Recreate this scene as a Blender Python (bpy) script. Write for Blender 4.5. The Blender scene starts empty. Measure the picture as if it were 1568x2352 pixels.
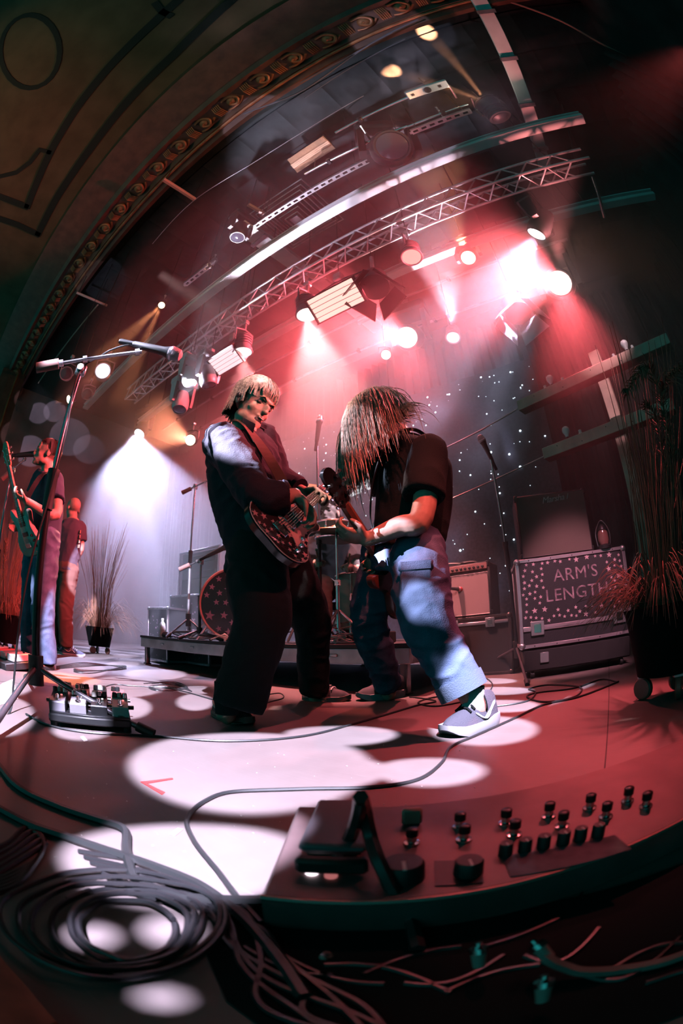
import bpy, bmesh, math, random
from math import sin, cos, tan, pi, radians, sqrt, atan2, asin, acos
from mathutils import Vector, Matrix, Euler, Quaternion, noise
random.seed(7)
SC = bpy.context.scene
COL = SC.collection

# ---------------------------------------------------------------- camera (15 mm fisheye, portrait, near the stage floor)
EYE = Vector((0.0, 0.0, 0.37))
YAW = radians(-35.5)                      # heading of the lens, measured from straight upstage (+Y) towards stage right (-X)
LENS, PXMM, FW, FH = 15.0, 65.3333, 1568, 2352
_up = Vector((-0.0217, 0.288, 0.957)).normalized()
_f = Vector((0, 1, 0))
_yh = (_f - _up * _f.dot(_up)).normalized()
_xh = _yh.cross(_up)
_S = Matrix(((cos(YAW), sin(YAW), 0), (-sin(YAW), cos(YAW), 0), (0, 0, 1)))   # x right / y ahead -> stage axes
CAMROT = _S @ Matrix((_xh, _yh, _up))
cam = bpy.data.cameras.new('camera')
camo = bpy.data.objects.new('camera', cam); COL.objects.link(camo)
cam.type = 'PANO'; cam.panorama_type = 'FISHEYE_EQUISOLID'
cam.fisheye_lens = LENS; cam.fisheye_fov = radians(200)
cam.sensor_fit = 'VERTICAL'; cam.sensor_height = 36.0; cam.sensor_width = 24.0
cam.clip_start = 0.01; cam.clip_end = 100
_r, _fw, _u = CAMROT @ Vector((1, 0, 0)), CAMROT @ Vector((0, 1, 0)), CAMROT @ Vector((0, 0, 1))
camo.matrix_world = Matrix.Translation(EYE) @ Matrix((( _r.x, _u.x, -_fw.x), (_r.y, _u.y, -_fw.y), (_r.z, _u.z, -_fw.z))).to_4x4()
SC.camera = camo
cam.dof.use_dof = True; cam.dof.focus_distance = 1.9; cam.dof.aperture_fstop = 3.2; cam.lens = 15.0

def ray(px, py):
    x = (px - FW / 2) / PXMM; y = -(py - FH / 2) / PXMM
    r = max(1e-9, math.hypot(x, y)); th = 2 * asin(min(1, r / (2 * LENS))); s = sin(th) / r
    return CAMROT @ Vector((x * s, cos(th), y * s))
def atz(px, py, z=0.0):
    d = ray(px, py); return EYE + d * ((z - EYE.z) / d.z)
def aty(px, py, y):
    d = ray(px, py); return EYE + d * (y / d.y)
def atd(px, py, dist):                     # dist = level distance from the lens
    d = ray(px, py); return EYE + d * (dist / math.hypot(d.x, d.y))

# ---------------------------------------------------------------- world, exposure
W = bpy.data.worlds.new('World'); SC.world = W; W.use_nodes = True
_bg = W.node_tree.nodes['Background']
_bg.inputs[0].default_value = (0.04, 0.72, 0.70, 1); _bg.inputs[1].default_value = 0.27
SC.view_settings.view_transform = 'Standard'; SC.view_settings.look = 'None'
SC.view_settings.exposure = 0.2; SC.view_settings.gamma = 1.0; SC.view_settings.use_curve_mapping = False
SC.cycles.use_denoising = True; SC.cycles.adaptive_threshold = 0.03
SC.cycles.volume_bounces = 0; SC.cycles.max_bounces = 4; SC.cycles.diffuse_bounces = 0; SC.cycles.glossy_bounces = 1
SC.cycles.transparent_max_bounces = 8; SC.cycles.caustics_reflective = False; SC.cycles.caustics_refractive = False

# ---------------------------------------------------------------- front-of-house pattern projector (spot with a dot gobo)
GOBO_AT = Vector((1.5, -1.3, 5.2))
def px_ellipse(cx, cy, lx, rx, ty, by):
    t_, b_ = atz(cx, ty), atz(cx, by); c = (t_ + b_) / 2; b = (t_ - b_) / 2; a = (atz(rx, cy) - atz(lx, cy)) / 2 * (math.hypot(c.x, c.y) / math.hypot(*atz(cx, cy).xy))
    return c, a, b
GOBO_DOTS = [(575, 1768, 312, 870, 1684, 1868), (780, 1690, 660, 918, 1668, 1712), (1108, 1680, 985, 1226, 1645, 1712), (985, 1772, 860, 1112, 1742, 1806),
    (1150, 1622, 1062, 1230, 1608, 1636), (1140, 1586, 1060, 1218, 1578, 1596), (1130, 1564, 1075, 1180, 1558, 1571),
    (178, 1541, 108, 250, 1524, 1559), (287, 1577, 192, 386, 1554, 1602), (360, 1549, 290, 432, 1537, 1562), (290, 1622, 210, 325, 1600, 1652),
    (223, 1508, 180, 262, 1502, 1515), (284, 1525, 246, 322, 1519, 1532), (205, 1493, 175, 235, 1489, 1498), (290, 1506, 262, 325, 1502, 1511), (420, 1521, 385, 470, 1516, 1526), (350, 1514, 325, 378, 1510, 1518), (448, 1612, 408, 490, 1594, 1632), (452, 1584, 410, 494, 1576, 1594),
    (425, 1985, 130, 700, 1895, 2085), (392, 2136, 325, 450, 2106, 2168), (212, 2156, 150, 255, 2128, 2172), (372, 2292, 320, 425, 2276, 2308),
    (20, 1560, -60, 70, 1535, 1600), (10, 1640, -80, 60, 1600, 1690), (720, 1772, 560, 900, 1735, 1815), (190, 1675, 100, 235, 1655, 1700)]
def gobo_nodes(light, dots, at, soft=0.10):
    light.use_nodes = True
    nt = light.node_tree; N, L = nt.nodes, nt.links
    em = next(n for n in N if n.type == 'EMISSION')
    geo = N.new('ShaderNodeNewGeometry')
    sep = N.new('ShaderNodeSeparateXYZ'); L.new(geo.outputs['Normal'], sep.inputs[0])
    div = N.new('ShaderNodeMath'); div.operation = 'DIVIDE'; div.inputs[0].default_value = -at.z; L.new(sep.outputs[2], div.inputs[1])
    sc = N.new('ShaderNodeVectorMath'); sc.operation = 'SCALE'; L.new(geo.outputs['Normal'], sc.inputs[0]); L.new(div.outputs[0], sc.inputs['Scale'])
    ad = N.new('ShaderNodeVectorMath'); ad.operation = 'ADD'; L.new(sc.outputs[0], ad.inputs[0]); ad.inputs[1].default_value = at
    last = None
    for (c, a, b) in dots:
        det = a.x * b.y - a.y * b.x
        ia = Vector((b.y, -b.x, 0)) / det; ib = Vector((-a.y, a.x, 0)) / det
        s = N.new('ShaderNodeVectorMath'); s.operation = 'SUBTRACT'; L.new(ad.outputs[0], s.inputs[0]); s.inputs[1].default_value = c
        d1 = N.new('ShaderNodeVectorMath'); d1.operation = 'DOT_PRODUCT'; L.new(s.outputs[0], d1.inputs[0]); d1.inputs[1].default_value = ia
        d2 = N.new('ShaderNodeVectorMath'); d2.operation = 'DOT_PRODUCT'; L.new(s.outputs[0], d2.inputs[0]); d2.inputs[1].default_value = ib
        m1 = N.new('ShaderNodeMath'); m1.operation = 'MULTIPLY'; L.new(d1.outputs['Value'], m1.inputs[0]); L.new(d1.outputs['Value'], m1.inputs[1])
        m2 = N.new('ShaderNodeMath'); m2.operation = 'MULTIPLY_ADD'; L.new(d2.outputs['Value'], m2.inputs[0]); L.new(d2.outputs['Value'], m2.inputs[1]); L.new(m1.outputs[0], m2.inputs[2])
        if last is None: last = m2
        else:
            mn = N.new('ShaderNodeMath'); mn.operation = 'MINIMUM'; L.new(last.outputs[0], mn.inputs[0]); L.new(m2.outputs[0], mn.inputs[1]); last = mn
    mr = N.new('ShaderNodeMapRange'); mr.interpolation_type = 'SMOOTHSTEP'; L.new(last.outputs[0], mr.inputs[0])
    mr.inputs[1].default_value = 1 - soft; mr.inputs[2].default_value = 1 + soft; mr.inputs[3].default_value = 1.0; mr.inputs[4].default_value = 0.0
    L.new(mr.outputs[0], em.inputs['Strength'])
def spot(name, at, aim, energy, col, size=60, blend=0.3, radius=0.03, parent=None):
    l = bpy.data.lights.new(name, 'SPOT'); l.energy = energy; l.color = col; l.spot_size = radians(size); l.spot_blend = blend; l.shadow_soft_size = radius
    o = bpy.data.objects.new(name, l); COL.objects.link(o)
    at = Vector(at); o.location = at; o.rotation_euler = (Vector(aim) - at).to_track_quat('-Z', 'Y').to_euler()
    if parent is not None:
        o.parent = parent; o.matrix_parent_inverse = Matrix.Translation(-Vector(parent.location))
    return o
_g = spot('pattern_projector_light', GOBO_AT, (-1.2, 1.6, 0), 10000, (0.80, 0.74, 1.0), 100, 0.15, 0.02)
gobo_nodes(_g.data, [px_ellipse(*d) for d in GOBO_DOTS], GOBO_AT)

# narrower dots of the same pattern that fall on the players
for (_px, _py, _d, _sz, _e) in ((566, 1035, 1.62, 2.1, 26000), (618, 1080, 1.60, 1.7, 24000), (848, 1012, 1.62, 2.0, 9000), (962, 1285, 1.60, 1.5, 6500), (988, 1395, 1.52, 1.3, 6000), (1078, 1585, 1.5, 1.0, 2500), (70, 1350, 3.3, 1.4, 3500), (62, 1150, 3.1, 1.5, 4500)):
    spot('pattern_projector_light', (-3.4, -3.2, 4.4), atd(_px, _py, _d), _e, (0.80, 0.76, 1.0), _sz, 0.25, 0.02)
spot('added_plaster_fill', (-3.5, -4.2, 2.4), (-3.2, -1.2, 5.37), 120, (1, 0.55, 0.25), 75, 0.8, 0.1)  # added warm spot to tint the plaster ceiling, no such fitting

# ---------------------------------------------------------------- materials
MATS = {}
def mat(name, col, rough=0.6, metal=0.0, emit=None, es=0.0, vary=None, bump=None, spec=0.5, trans=0.0, alpha=1.0, sheen=0.0):
    """vary=(scale, amount[, second colour]); bump=(scale, strength)"""
    if name in MATS: return MATS[name]
    m = bpy.data.materials.new(name); m.use_nodes = True; MATS[name] = m
    N, L = m.node_tree.nodes, m.node_tree.links
    p = N['Principled BSDF']
    p.inputs['Base Color'].default_value = (*col, 1); p.inputs['Roughness'].default_value = rough; p.inputs['Metallic'].default_value = metal
    p.inputs['Specular IOR Level'].default_value = spec
    if trans: p.inputs['Transmission Weight'].default_value = trans
    if alpha < 1: p.inputs['Alpha'].default_value = alpha
    if sheen: p.inputs['Sheen Weight'].default_value = sheen
    if emit: p.inputs['Emission Color'].default_value = (*emit, 1); p.inputs['Emission Strength'].default_value = es
    tc = None
    if vary or bump:
        tc = N.new('ShaderNodeTexCoord')
    if vary:
        t = N.new('ShaderNodeTexNoise'); t.inputs['Scale'].default_value = vary[0]; t.inputs['Detail'].default_value = 5; L.new(tc.outputs['Object'], t.inputs['Vector'])
        r = N.new('ShaderNodeValToRGB'); c2 = vary[2] if len(vary) > 2 else tuple(min(1, c * (1 + vary[1])) for c in col); c1 = tuple(c * (1 - vary[1]) for c in col)
        r.color_ramp.elements[0].position = 0.35; r.color_ramp.elements[1].position = 0.68
        r.color_ramp.elements[0].color = (*c1, 1); r.color_ramp.elements[1].color = (*c2, 1)
        L.new(t.outputs[0], r.inputs[0]); L.new(r.outputs[0], p.inputs['Base Color'])
    if bump:
        t = N.new('ShaderNodeTexNoise'); t.inputs['Scale'].default_value = bump[0]; t.inputs['Detail'].default_value = 4; L.new(tc.outputs['Object'], t.inputs['Vector'])
        b = N.new('ShaderNodeBump'); b.inputs['Strength'].default_value = bump[1]; b.inputs['Distance'].default_value = 0.01
        L.new(t.outputs[0], b.inputs['Height']); L.new(b.outputs[0], p.inputs['Normal'])
    return m
def glow(name, col, es):
    if name in MATS: return MATS[name]
    m = bpy.data.materials.new(name); m.use_nodes = True; MATS[name] = m
    N, L = m.node_tree.nodes, m.node_tree.links
    N.remove(N['Principled BSDF']); e = N.new('ShaderNodeEmission'); e.inputs[0].default_value = (*col, 1); e.inputs[1].default_value = es
    L.new(e.outputs[0], N['Material Output'].inputs[0]); return m
def weave(name, c1, c2, scale, rough=0.8, ratio=1.0):
    """woven grille cloth: fine checker with a noise"""
    if name in MATS: return MATS[name]
    m = mat(name, c1, rough); N, L = m.node_tree.nodes, m.node_tree.links; p = N['Principled BSDF']
    tc = N.new('ShaderNodeTexCoord'); mp = N.new('ShaderNodeMapping'); mp.inputs['Scale'].default_value = (scale * ratio, scale * ratio, scale)
    L.new(tc.outputs['Object'], mp.inputs[0])
    w = N.new('ShaderNodeTexWave'); w.bands_direction = 'Z'; w.inputs['Scale'].default_value = 1.0; w.inputs['Distortion'].default_value = 1.5; w.inputs['Detail'].default_value = 2; L.new(mp.outputs[0], w.inputs[0])
    mx = N.new('ShaderNodeMixRGB'); mx.inputs[1].default_value = (*c1, 1); mx.inputs[2].default_value = (*c2, 1); L.new(w.outputs[1], mx.inputs[0]); L.new(mx.outputs[0], p.inputs['Base Color'])
    b = N.new('ShaderNodeBump'); b.inputs['Strength'].default_value = 0.4; b.inputs['Distance'].default_value = 0.002; L.new(w.outputs[1], b.inputs['Height']); L.new(b.outputs[0], p.inputs['Normal'])
    return m

M_BLK = mat('black_plastic', (0.02, 0.022, 0.024), 0.45)
M_BLKM = mat('black_metal', (0.025, 0.027, 0.03), 0.35, 0.5)
M_RUB = mat('black_rubber', (0.018, 0.02, 0.02), 0.55)
M_CHR = mat('chrome', (0.75, 0.75, 0.78), 0.18, 1.0)
M_ALU = mat('aluminium', (0.62, 0.62, 0.65), 0.38, 0.85, vary=(9, 0.15))
M_STEEL = mat('steel', (0.42, 0.43, 0.46), 0.4, 0.8, vary=(7, 0.2))
M_WHT = mat('white_paint', (0.78, 0.77, 0.78), 0.5, vary=(3, 0.12), bump=(20, 0.1))
M_OFFW = mat('off_white', (0.7, 0.66, 0.62), 0.55)

# ---------------------------------------------------------------- mesh building
def frame_of(d, hint=None):
    d = Vector(d).normalized(); h = Vector(hint) if hint is not None else (Vector((0, 0, 1)) if abs(d.z) < 0.9 else Vector((1, 0, 0)))
    x = h.cross(d)
    if x.length < 1e-6: x = Vector((1, 0, 0)).cross(d)
    x.normalize(); return x, d.cross(x).normalized(), d
def smooth_path(pts, n=6, closed=False):
    pts = [Vector(p) for p in pts]; out = []; m = len(pts)
    rng = range(m if closed else m - 1)
    for i in rng:
        if closed: p0, p1, p2, p3 = pts[(i - 1) % m], pts[i], pts[(i + 1) % m], pts[(i + 2) % m]
        else: p0, p1, p2, p3 = pts[max(i - 1, 0)], pts[i], pts[i + 1], pts[min(i + 2, m - 1)]
        for k in range(n):
            t = k / n; out.append(0.5 * ((2 * p1) + (p2 - p0) * t + (2 * p0 - 5 * p1 + 4 * p2 - p3) * t * t + (3 * p1 - p0 - 3 * p2 + p3) * t ** 3))
    if not closed: out.append(pts[-1].copy())
    return out
def lerp_list(vals, n):
    out = []
    for i in range(len(vals) - 1):
        for k in range(n):
            t = k / n; t = t * t * (3 - 2 * t) * 0.5 + t * 0.5
            out.append(vals[i] * (1 - t) + vals[i + 1] * t)
    out.append(vals[-1]); return out
class MB:
    def __init__(s): s.v = []; s.f = []; s.m = []; s.cur = 0
    def add(s, vs, fs):
        o = len(s.v); s.v += [tuple(v) for v in vs]; s.f += [tuple(i + o for i in f) for f in fs]; s.m += [s.cur] * len(fs); return s
    def box(s, c, size, rot=None, bev=0.0):
        c = Vector(c); hx, hy, hz = (q / 2 for q in size); R = rot if rot is not None else Matrix.Identity(3)
        if bev <= 0:
            vs = [c + R @ Vector((x * hx, y * hy, z * hz)) for z in (-1, 1) for y in (-1, 1) for x in (-1, 1)]
            return s.add(vs, [(0, 2, 3, 1), (4, 5, 7, 6), (0, 1, 5, 4), (2, 6, 7, 3), (0, 4, 6, 2), (1, 3, 7, 5)])
        b = min(bev, hx * .9, hy * .9, hz * .9); vs = []; idx = {}
        for sx in (-1, 1):
            for sy in (-1, 1):
                for sz in (-1, 1):
                    for ax in range(3):
                        p = [sx * hx, sy * hy, sz * hz]
                        for k in range(3):
                            if k != ax: p[k] -= (sx, sy, sz)[k] * b
                        idx[(sx, sy, sz, ax)] = len(vs); vs.append(c + R @ Vector(p))
        fs = []
        for ax in range(3):
            o1, o2 = [(1, 2), (2, 0), (0, 1)][ax]
            for sg in (-1, 1):
                q = []
                for (a, b2) in ((-1, -1), (1, -1), (1, 1), (-1, 1)):
                    k = [0, 0, 0]; k[ax] = sg; k[o1] = a; k[o2] = b2; q.append(idx[(*k, ax)])
                fs.append(tuple(q if sg > 0 else q[::-1]))
            for a in (-1, 1):
                for b2 in (-1, 1):
                    k = [0, 0, 0]; k[o1] = a; k[o2] = b2
                    k[ax] = -1; lo1, lo2 = idx[(*k, o1)], idx[(*k, o2)]; k[ax] = 1; hi1, hi2 = idx[(*k, o1)], idx[(*k, o2)]
                    q = (lo1, hi1, hi2, lo2); fs.append(q if a * b2 < 0 else q[::-1])
        for sx in (-1, 1):
            for sy in (-1, 1):
                for sz in (-1, 1):
                    q = tuple(idx[(sx, sy, sz, k)] for k in range(3)); fs.append(q if sx * sy * sz > 0 else q[::-1])
        return s.add(vs, fs)
    def loft(s, rings, cap=True):
        n = len(rings[0]); vs = [v for r in rings for v in r]; fs = []
        for i in range(len(rings) - 1):
            for k in range(n): a, b = i * n + k, i * n + (k + 1) % n; fs.append((a, b, b + n, a + n))
        if cap: fs.append(tuple(range(n - 1, -1, -1))); fs.append(tuple(range((len(rings) - 1) * n, len(rings) * n)))
        return s.add(vs, fs)
    def tube(s, pts, r, n=8, closed=False, cap=True):
        pts = [Vector(p) for p in pts]; m = len(pts); rr = r if isinstance(r, (list, tuple)) else [r] * m
        rings = []; prev = None
        for i, p in enumerate(pts):
            if closed: d = pts[(i + 1) % m] - pts[i - 1]
            else: d = pts[min(i + 1, m - 1)] - pts[max(i - 1, 0)]
            if d.length < 1e-9: d = Vector((0, 0, 1))
            x, y, d = frame_of(d, prev)
            prev = y
            rings.append([p + (x * cos(2 * pi * k / n) + y * sin(2 * pi * k / n)) * rr[i] for k in range(n)])
        if closed: return s._closed(rings)
        return s.loft(rings, cap)
    def _closed(s, rings):
        n = len(rings[0]); m = len(rings); vs = [v for r in rings for v in r]; fs = []
        for i in range(m):
            j = (i + 1) % m
            for k in range(n): a, b, c, d = i * n + k, i * n + (k + 1) % n, j * n + (k + 1) % n, j * n + k; fs.append((a, b, c, d))
        return s.add(vs, fs)
    def cyl(s, p0, p1, r0, r1=None, n=16): return s.tube([p0, p1], [r0, r0 if r1 is None else r1], n)
    def lathe(s, prof, c=(0, 0, 0), axis=(0, 0, 1), n=24, hint=None):
        """prof: (radius, height) from bottom to top"""
        x, y, d = frame_of(axis, hint); c = Vector(c)
        rings = [[c + d * h + (x * cos(2 * pi * k / n) + y * sin(2 * pi * k / n)) * max(r, 1e-4) for k in range(n)] for r, h in prof]
        return s.loft(rings)
    def ell(s, c, r, rot=None, n=16, m=10):
        c = Vector(c); R = rot if rot is not None else Matrix.Identity(3); r = (r, r, r) if not isinstance(r, (tuple, list)) else r
        rings = []
        for i in range(m + 1):
            th = pi * i / m; rr = max(sin(th), 1e-3); z = -cos(th)
            rings.append([c + R @ Vector((rr * cos(2 * pi * k / n) * r[0], rr * sin(2 * pi * k / n) * r[1], z * r[2])) for k in range(n)])
        return s.loft(rings)
    def prism(s, poly, depth, M):
        """poly in local XY, from z=0 to z=depth"""
        n = len(poly); a = [M @ Vector((x, y, 0)) for x, y in poly]; b = [M @ Vector((x, y, depth)) for x, y in poly]
        fs = [tuple(range(n - 1, -1, -1)), tuple(range(n, 2 * n))] + [(k, (k + 1) % n, n + (k + 1) % n, n + k) for k in range(n)]
        return s.add(a + b, fs)
    def quad(s, pts): return s.add(pts, [tuple(range(len(pts)))])
    def xform(s, M): s.v = [tuple(M @ Vector(v)) for v in s.v]; return s
    def mesh(s, name, mats, smooth=True, angle=40):
        me = bpy.data.meshes.new(name); me.from_pydata(s.v, [], s.f)
        for m in (mats if isinstance(mats, (list, tuple)) else [mats]): me.materials.append(m)
        if any(s.m): me.polygons.foreach_set('material_index', s.m)
        bm = bmesh.new(); bm.from_mesh(me); bmesh.ops.recalc_face_normals(bm, faces=bm.faces)
        bm.to_mesh(me); bm.free()
        if smooth:
            me.polygons.foreach_set('use_smooth', [True] * len(me.polygons))
            try: me.set_sharp_from_angle(angle=radians(angle))
            except Exception: pass
        me.update(); return me
    def build(s, name, mats, parent=None, smooth=True, angle=40): return link(name, s.mesh(name, mats, smooth, angle), parent)
def link(name, data, parent=None):
    o = bpy.data.objects.new(name, data); COL.objects.link(o)
    if parent is not None:
        o.parent = parent
    return o
def tag(o, label=None, cat=None, group=None, kind=None):
    if label: o['label'] = label
    if cat: o['category'] = cat
    if group: o['group'] = group
    if kind: o['kind'] = kind
    return o
def thing(name, label, cat, loc=(0, 0, 0), rot=None, group=None):
    """an Empty at the thing's base; parts are modelled in its local frame"""
    o = bpy.data.objects.new(name, None); COL.objects.link(o); o.empty_display_size = 0.1
    M = Matrix.Translation(Vector(loc))
    if rot is not None: M = M @ (Matrix.Rotation(rot, 4, 'Z') if isinstance(rot, (int, float)) else rot.to_4x4())
    o.matrix_world = M
    return tag(o, label, cat, group)
def copy_tree(o, parent=None):
    c = o.copy(); COL.objects.link(c)
    if parent is not None: c.parent = parent
    for ch in list(o.children):
        if ch.type != 'LIGHT': copy_tree(ch, c)
    return c
def basis(x, y, z): return Matrix(((x.x, y.x, z.x), (x.y, y.y, z.y), (x.z, y.z, z.z)))
def rotz(a): return Matrix.Rotation(a, 3, 'Z')
def star_poly(r, rot=0.0, ratio=0.42):
    return [((r if k % 2 == 0 else r * ratio) * cos(rot + pi / 2 + k * pi / 5), (r if k % 2 == 0 else r * ratio) * sin(rot + pi / 2 + k * pi / 5)) for k in range(10)]
def struct(name, mb, m, label=None, **k):
    o = mb.build(name, m, **k); o['kind'] = 'structure'
    if label: o['label'] = label
    return o
def text_part(name, body, size, m, M, parent, depth=0.0008, shear=0.0, spacing=1.0, offset=0.0, align='CENTER'):
    cu = bpy.data.curves.new(name, 'FONT'); cu.body = body; cu.size = size; cu.extrude = depth; cu.align_x = align; cu.align_y = 'CENTER'; cu.shear = shear; cu.space_character = spacing; cu.offset = offset; cu.resolution_u = 3
    o = bpy.data.objects.new(name, cu); COL.objects.link(o); bpy.context.view_layer.update()
    me = bpy.data.meshes.new_from_object(o.evaluated_get(bpy.context.evaluated_depsgraph_get())); bpy.data.objects.remove(o)
    bm = bmesh.new(); bm.from_mesh(me); bmesh.ops.remove_doubles(bm, verts=bm.verts, dist=1e-5); bm.to_mesh(me); bm.free()
    me.transform(M); me.materials.clear(); me.materials.append(m)
    return link(name, me, parent)

# ================================================================ the setting
def floor_material():
    m = mat('stage_floor_paint', (0.17, 0.125, 0.115), 0.42); N, L = m.node_tree.nodes, m.node_tree.links; p = N['Principled BSDF']
    tc = N.new('ShaderNodeTexCoord')
    n1 = N.new('ShaderNodeTexNoise'); n1.inputs['Scale'].default_value = 1.6; n1.inputs['Detail'].default_value = 8; n1.inputs['Roughness'].default_value = 0.65; L.new(tc.outputs['Object'], n1.inputs[0])
    mp = N.new('ShaderNodeMapping'); mp.inputs['Rotation'].default_value = (0, 0, 0.5); mp.inputs['Scale'].default_value = (3, 60, 1); L.new(tc.outputs['Object'], mp.inputs[0])
    n2 = N.new('ShaderNodeTexNoise'); n2.inputs['Scale'].default_value = 1.2; n2.inputs['Detail'].default_value = 6; L.new(mp.outputs[0], n2.inputs[0])
    r1 = N.new('ShaderNodeValToRGB'); r1.color_ramp.elements[0].position = .3; r1.color_ramp.elements[1].position = .75
    r1.color_ramp.elements[0].color = (0.15, 0.12, 0.115, 1); r1.color_ramp.elements[1].color = (0.24, 0.20, 0.195, 1); L.new(n1.outputs[0], r1.inputs[0])
    r2 = N.new('ShaderNodeValToRGB'); r2.color_ramp.elements[0].position = .66; r2.color_ramp.elements[1].position = .74
    r2.color_ramp.elements[0].color = (0, 0, 0, 1); r2.color_ramp.elements[1].color = (0.35, 0.35, 0.35, 1); L.new(n2.outputs[0], r2.inputs[0])
    mx = N.new('ShaderNodeMixRGB'); mx.inputs[2].default_value = (0.36, 0.32, 0.32, 1); L.new(r2.outputs[0], mx.inputs[0]); L.new(r1.outputs[0], mx.inputs[1]); L.new(mx.outputs[0], p.inputs['Base Color'])
    mr = N.new('ShaderNodeMapRange'); mr.inputs[3].default_value = .36; mr.inputs[4].default_value = .62; L.new(n1.outputs[0], mr.inputs[0]); L.new(mr.outputs[0], p.inputs['Roughness'])
    b = N.new('ShaderNodeBump'); b.inputs['Strength'].default_value = .12; b.inputs['Distance'].default_value = .004; L.new(n2.outputs[0], b.inputs['Height']); L.new(b.outputs[0], p.inputs['Normal'])
    return m
M_FLOOR = floor_material()
XL, XR, YB, ZC = -10.0, 2.6, 5.9, 5.62
fl = struct('floor', MB().box(((XL + XR) / 2, 2.2, -0.06), (XR - XL, 7.6, 0.12)), M_FLOOR, 'worn brown-grey painted stage floor')
# seams between the floor sheets
for i, x in enumerate((-7.2, -4.8, -2.4, 0.0)):
    MB().box((x, 2.2, 0.0003), (0.004, 7.5, 0.0006)).build('floor_seam', M_RUB, fl)
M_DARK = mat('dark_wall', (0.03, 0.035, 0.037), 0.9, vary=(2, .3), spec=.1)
M_CURT = mat('dark_drape', (0.032, 0.035, 0.037), 0.95, vary=(4, .3), spec=.1)
def drape(name, a, b, z0, z1, label, pleat=0.16, depth=0.06, m=M_CURT):
    a, b = Vector(a), Vector(b); d = b - a; n = max(4, int(d.length / pleat * 6)); nrm = Vector((-d.y, d.x, 0)).normalized(); mb = MB(); rows = 5
    rings = []
    for j in range(rows):
        z = z0 + (z1 - z0) * j / (rows - 1); fr = []
        for i in range(n + 1):
            t = i / n; ph = t * d.length / pleat * 2 * pi; w = depth * (1 - .25 * j / rows) * (sin(ph) + .35 * sin(ph * .37 + 1 + j * .15))
            fr.append(a + d * t + nrm * w + Vector((0, 0, z)))
        rings.append(fr)
    vs = [v for r in rings for v in r] + [v + nrm * -0.02 for r in rings for v in r]; K = rows * (n + 1); fs = []
    for j in range(rows - 1):
        for i in range(n):
            q = j * (n + 1) + i; fs += [(q, q + 1, q + n + 2, q + n + 1), (q + K, q + n + 1 + K, q + n + 2 + K, q + 1 + K)]
    mb.add(vs, fs); return struct(name, mb, m, label)
struct('wall_back', MB().box(((XL + XR) / 2, YB + .1, ZC / 2 + .1), (XR - XL + .4, .2, ZC + .2)), M_DARK, 'dark rear stage wall behind the drapes')
struct('wall_right', MB().box((XR + .1, 1.5, ZC / 2), (.2, 9.0, ZC + .2)), M_DARK, 'dark side wall beyond the grasses')
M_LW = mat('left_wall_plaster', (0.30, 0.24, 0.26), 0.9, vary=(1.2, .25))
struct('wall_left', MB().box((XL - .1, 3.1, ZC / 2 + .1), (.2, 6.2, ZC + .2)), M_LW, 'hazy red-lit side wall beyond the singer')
drape('curtain_back', (XL + .1, YB - .25, 0), (XR - .1, YB - .25, 0), 0.02, ZC - .5, 'black pleated drape across the rear wall')
drape('curtain_side', (XR - .25, YB - .4, 0), (XR - .25, 1.4, 0), 0.02, ZC - .5, 'black pleated drape along the side wall')
tag(bpy.data.objects['curtain_back'], kind='structure'); tag(bpy.data.objects['curtain_side'], kind='structure')
# pressed-tin ceiling over the stage
M_TIN = mat('pressed_tin', (0.028, 0.03, 0.033), 0.7, 0.0, vary=(3, .25), spec=.08)
ce = struct('ceiling', MB().box(((XL + XR) / 2, 3.35, ZC + .08), (XR - XL, 5.7, .1)), M_DARK, 'dark pressed-tin stage ceiling')
def tin_tile(s):
    n = 18; mb = MB(); vs = []; fs = []
    for j in range(n + 1):
        for i in range(n + 1):
            u, v = (i / n - .5) * 2, (j / n - .5) * 2; r = math.hypot(u, v); a = atan2(v, u)
            h = 0.010 * max(0, cos(r * 15)) * (r < .62) + 0.012 * max(0, cos(4 * a)) ** 3 * (r > .6) + .010 * (max(abs(u), abs(v)) > .9)
            vs.append((u * s / 2, v * s / 2, -h))
    for j in range(n):
        for i in range(n):
            q = j * (n + 1) + i; fs.append((q, q + 1, q + n + 2, q + n + 1))
    mb.add(vs, fs); return mb.mesh('ceiling_tile', M_TIN)
TS = 0.62; tin = tin_tile(TS * .985)
for j in range(7):
    for i in range(16):
        o = link('ceiling_tile', tin, ce); o.location = (-6.6 + i * TS * .98, 1.2 + j * TS, ZC + .02)
# plaster ceiling in front of the arch with painted border bands
M_PLAS = mat('dim_plaster', (0.085, 0.07, 0.042), 0.85, vary=(2.5, .22, (0.10, 0.08, 0.05)), spec=.1)
M_BAND = mat('painted_band', (0.016, 0.024, 0.022), 0.85, spec=.1)
ZP = 5.37
pc = struct('ceiling_front', MB().box((-3.0, -2.75, ZP + .06), (18, 6.1, .12)), M_PLAS, 'dim plaster ceiling in front of the proscenium')
def band(pts, w, name='border_band', closed=False):
    P = [atz(px, py, ZP) for px, py in pts]; mb = MB(); m = len(P); rings = []
    for i, p in enumerate(P):
        d = ((P[(i + 1) % m] - P[i - 1]) if closed else (P[min(i + 1, m - 1)] - P[max(i - 1, 0)])).normalized(); s = Vector((-d.y, d.x, 0))
        rings.append([p + s * w / 2, p - s * w / 2, p - s * w / 2 + Vector((0, 0, -.012)), p + s * w / 2 + Vector((0, 0, -.012))])
    (mb._closed(rings) if closed else mb.loft(rings)); return mb.build(name, M_BAND, pc, smooth=False)
band([(555, -20), (480, 48), (400, 125), (300, 225), (200, 352), (130, 455), (86, 541)], .11)
band([(92, 540), (40, 515), (0, 502), (-60, 480)], .11)
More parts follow.
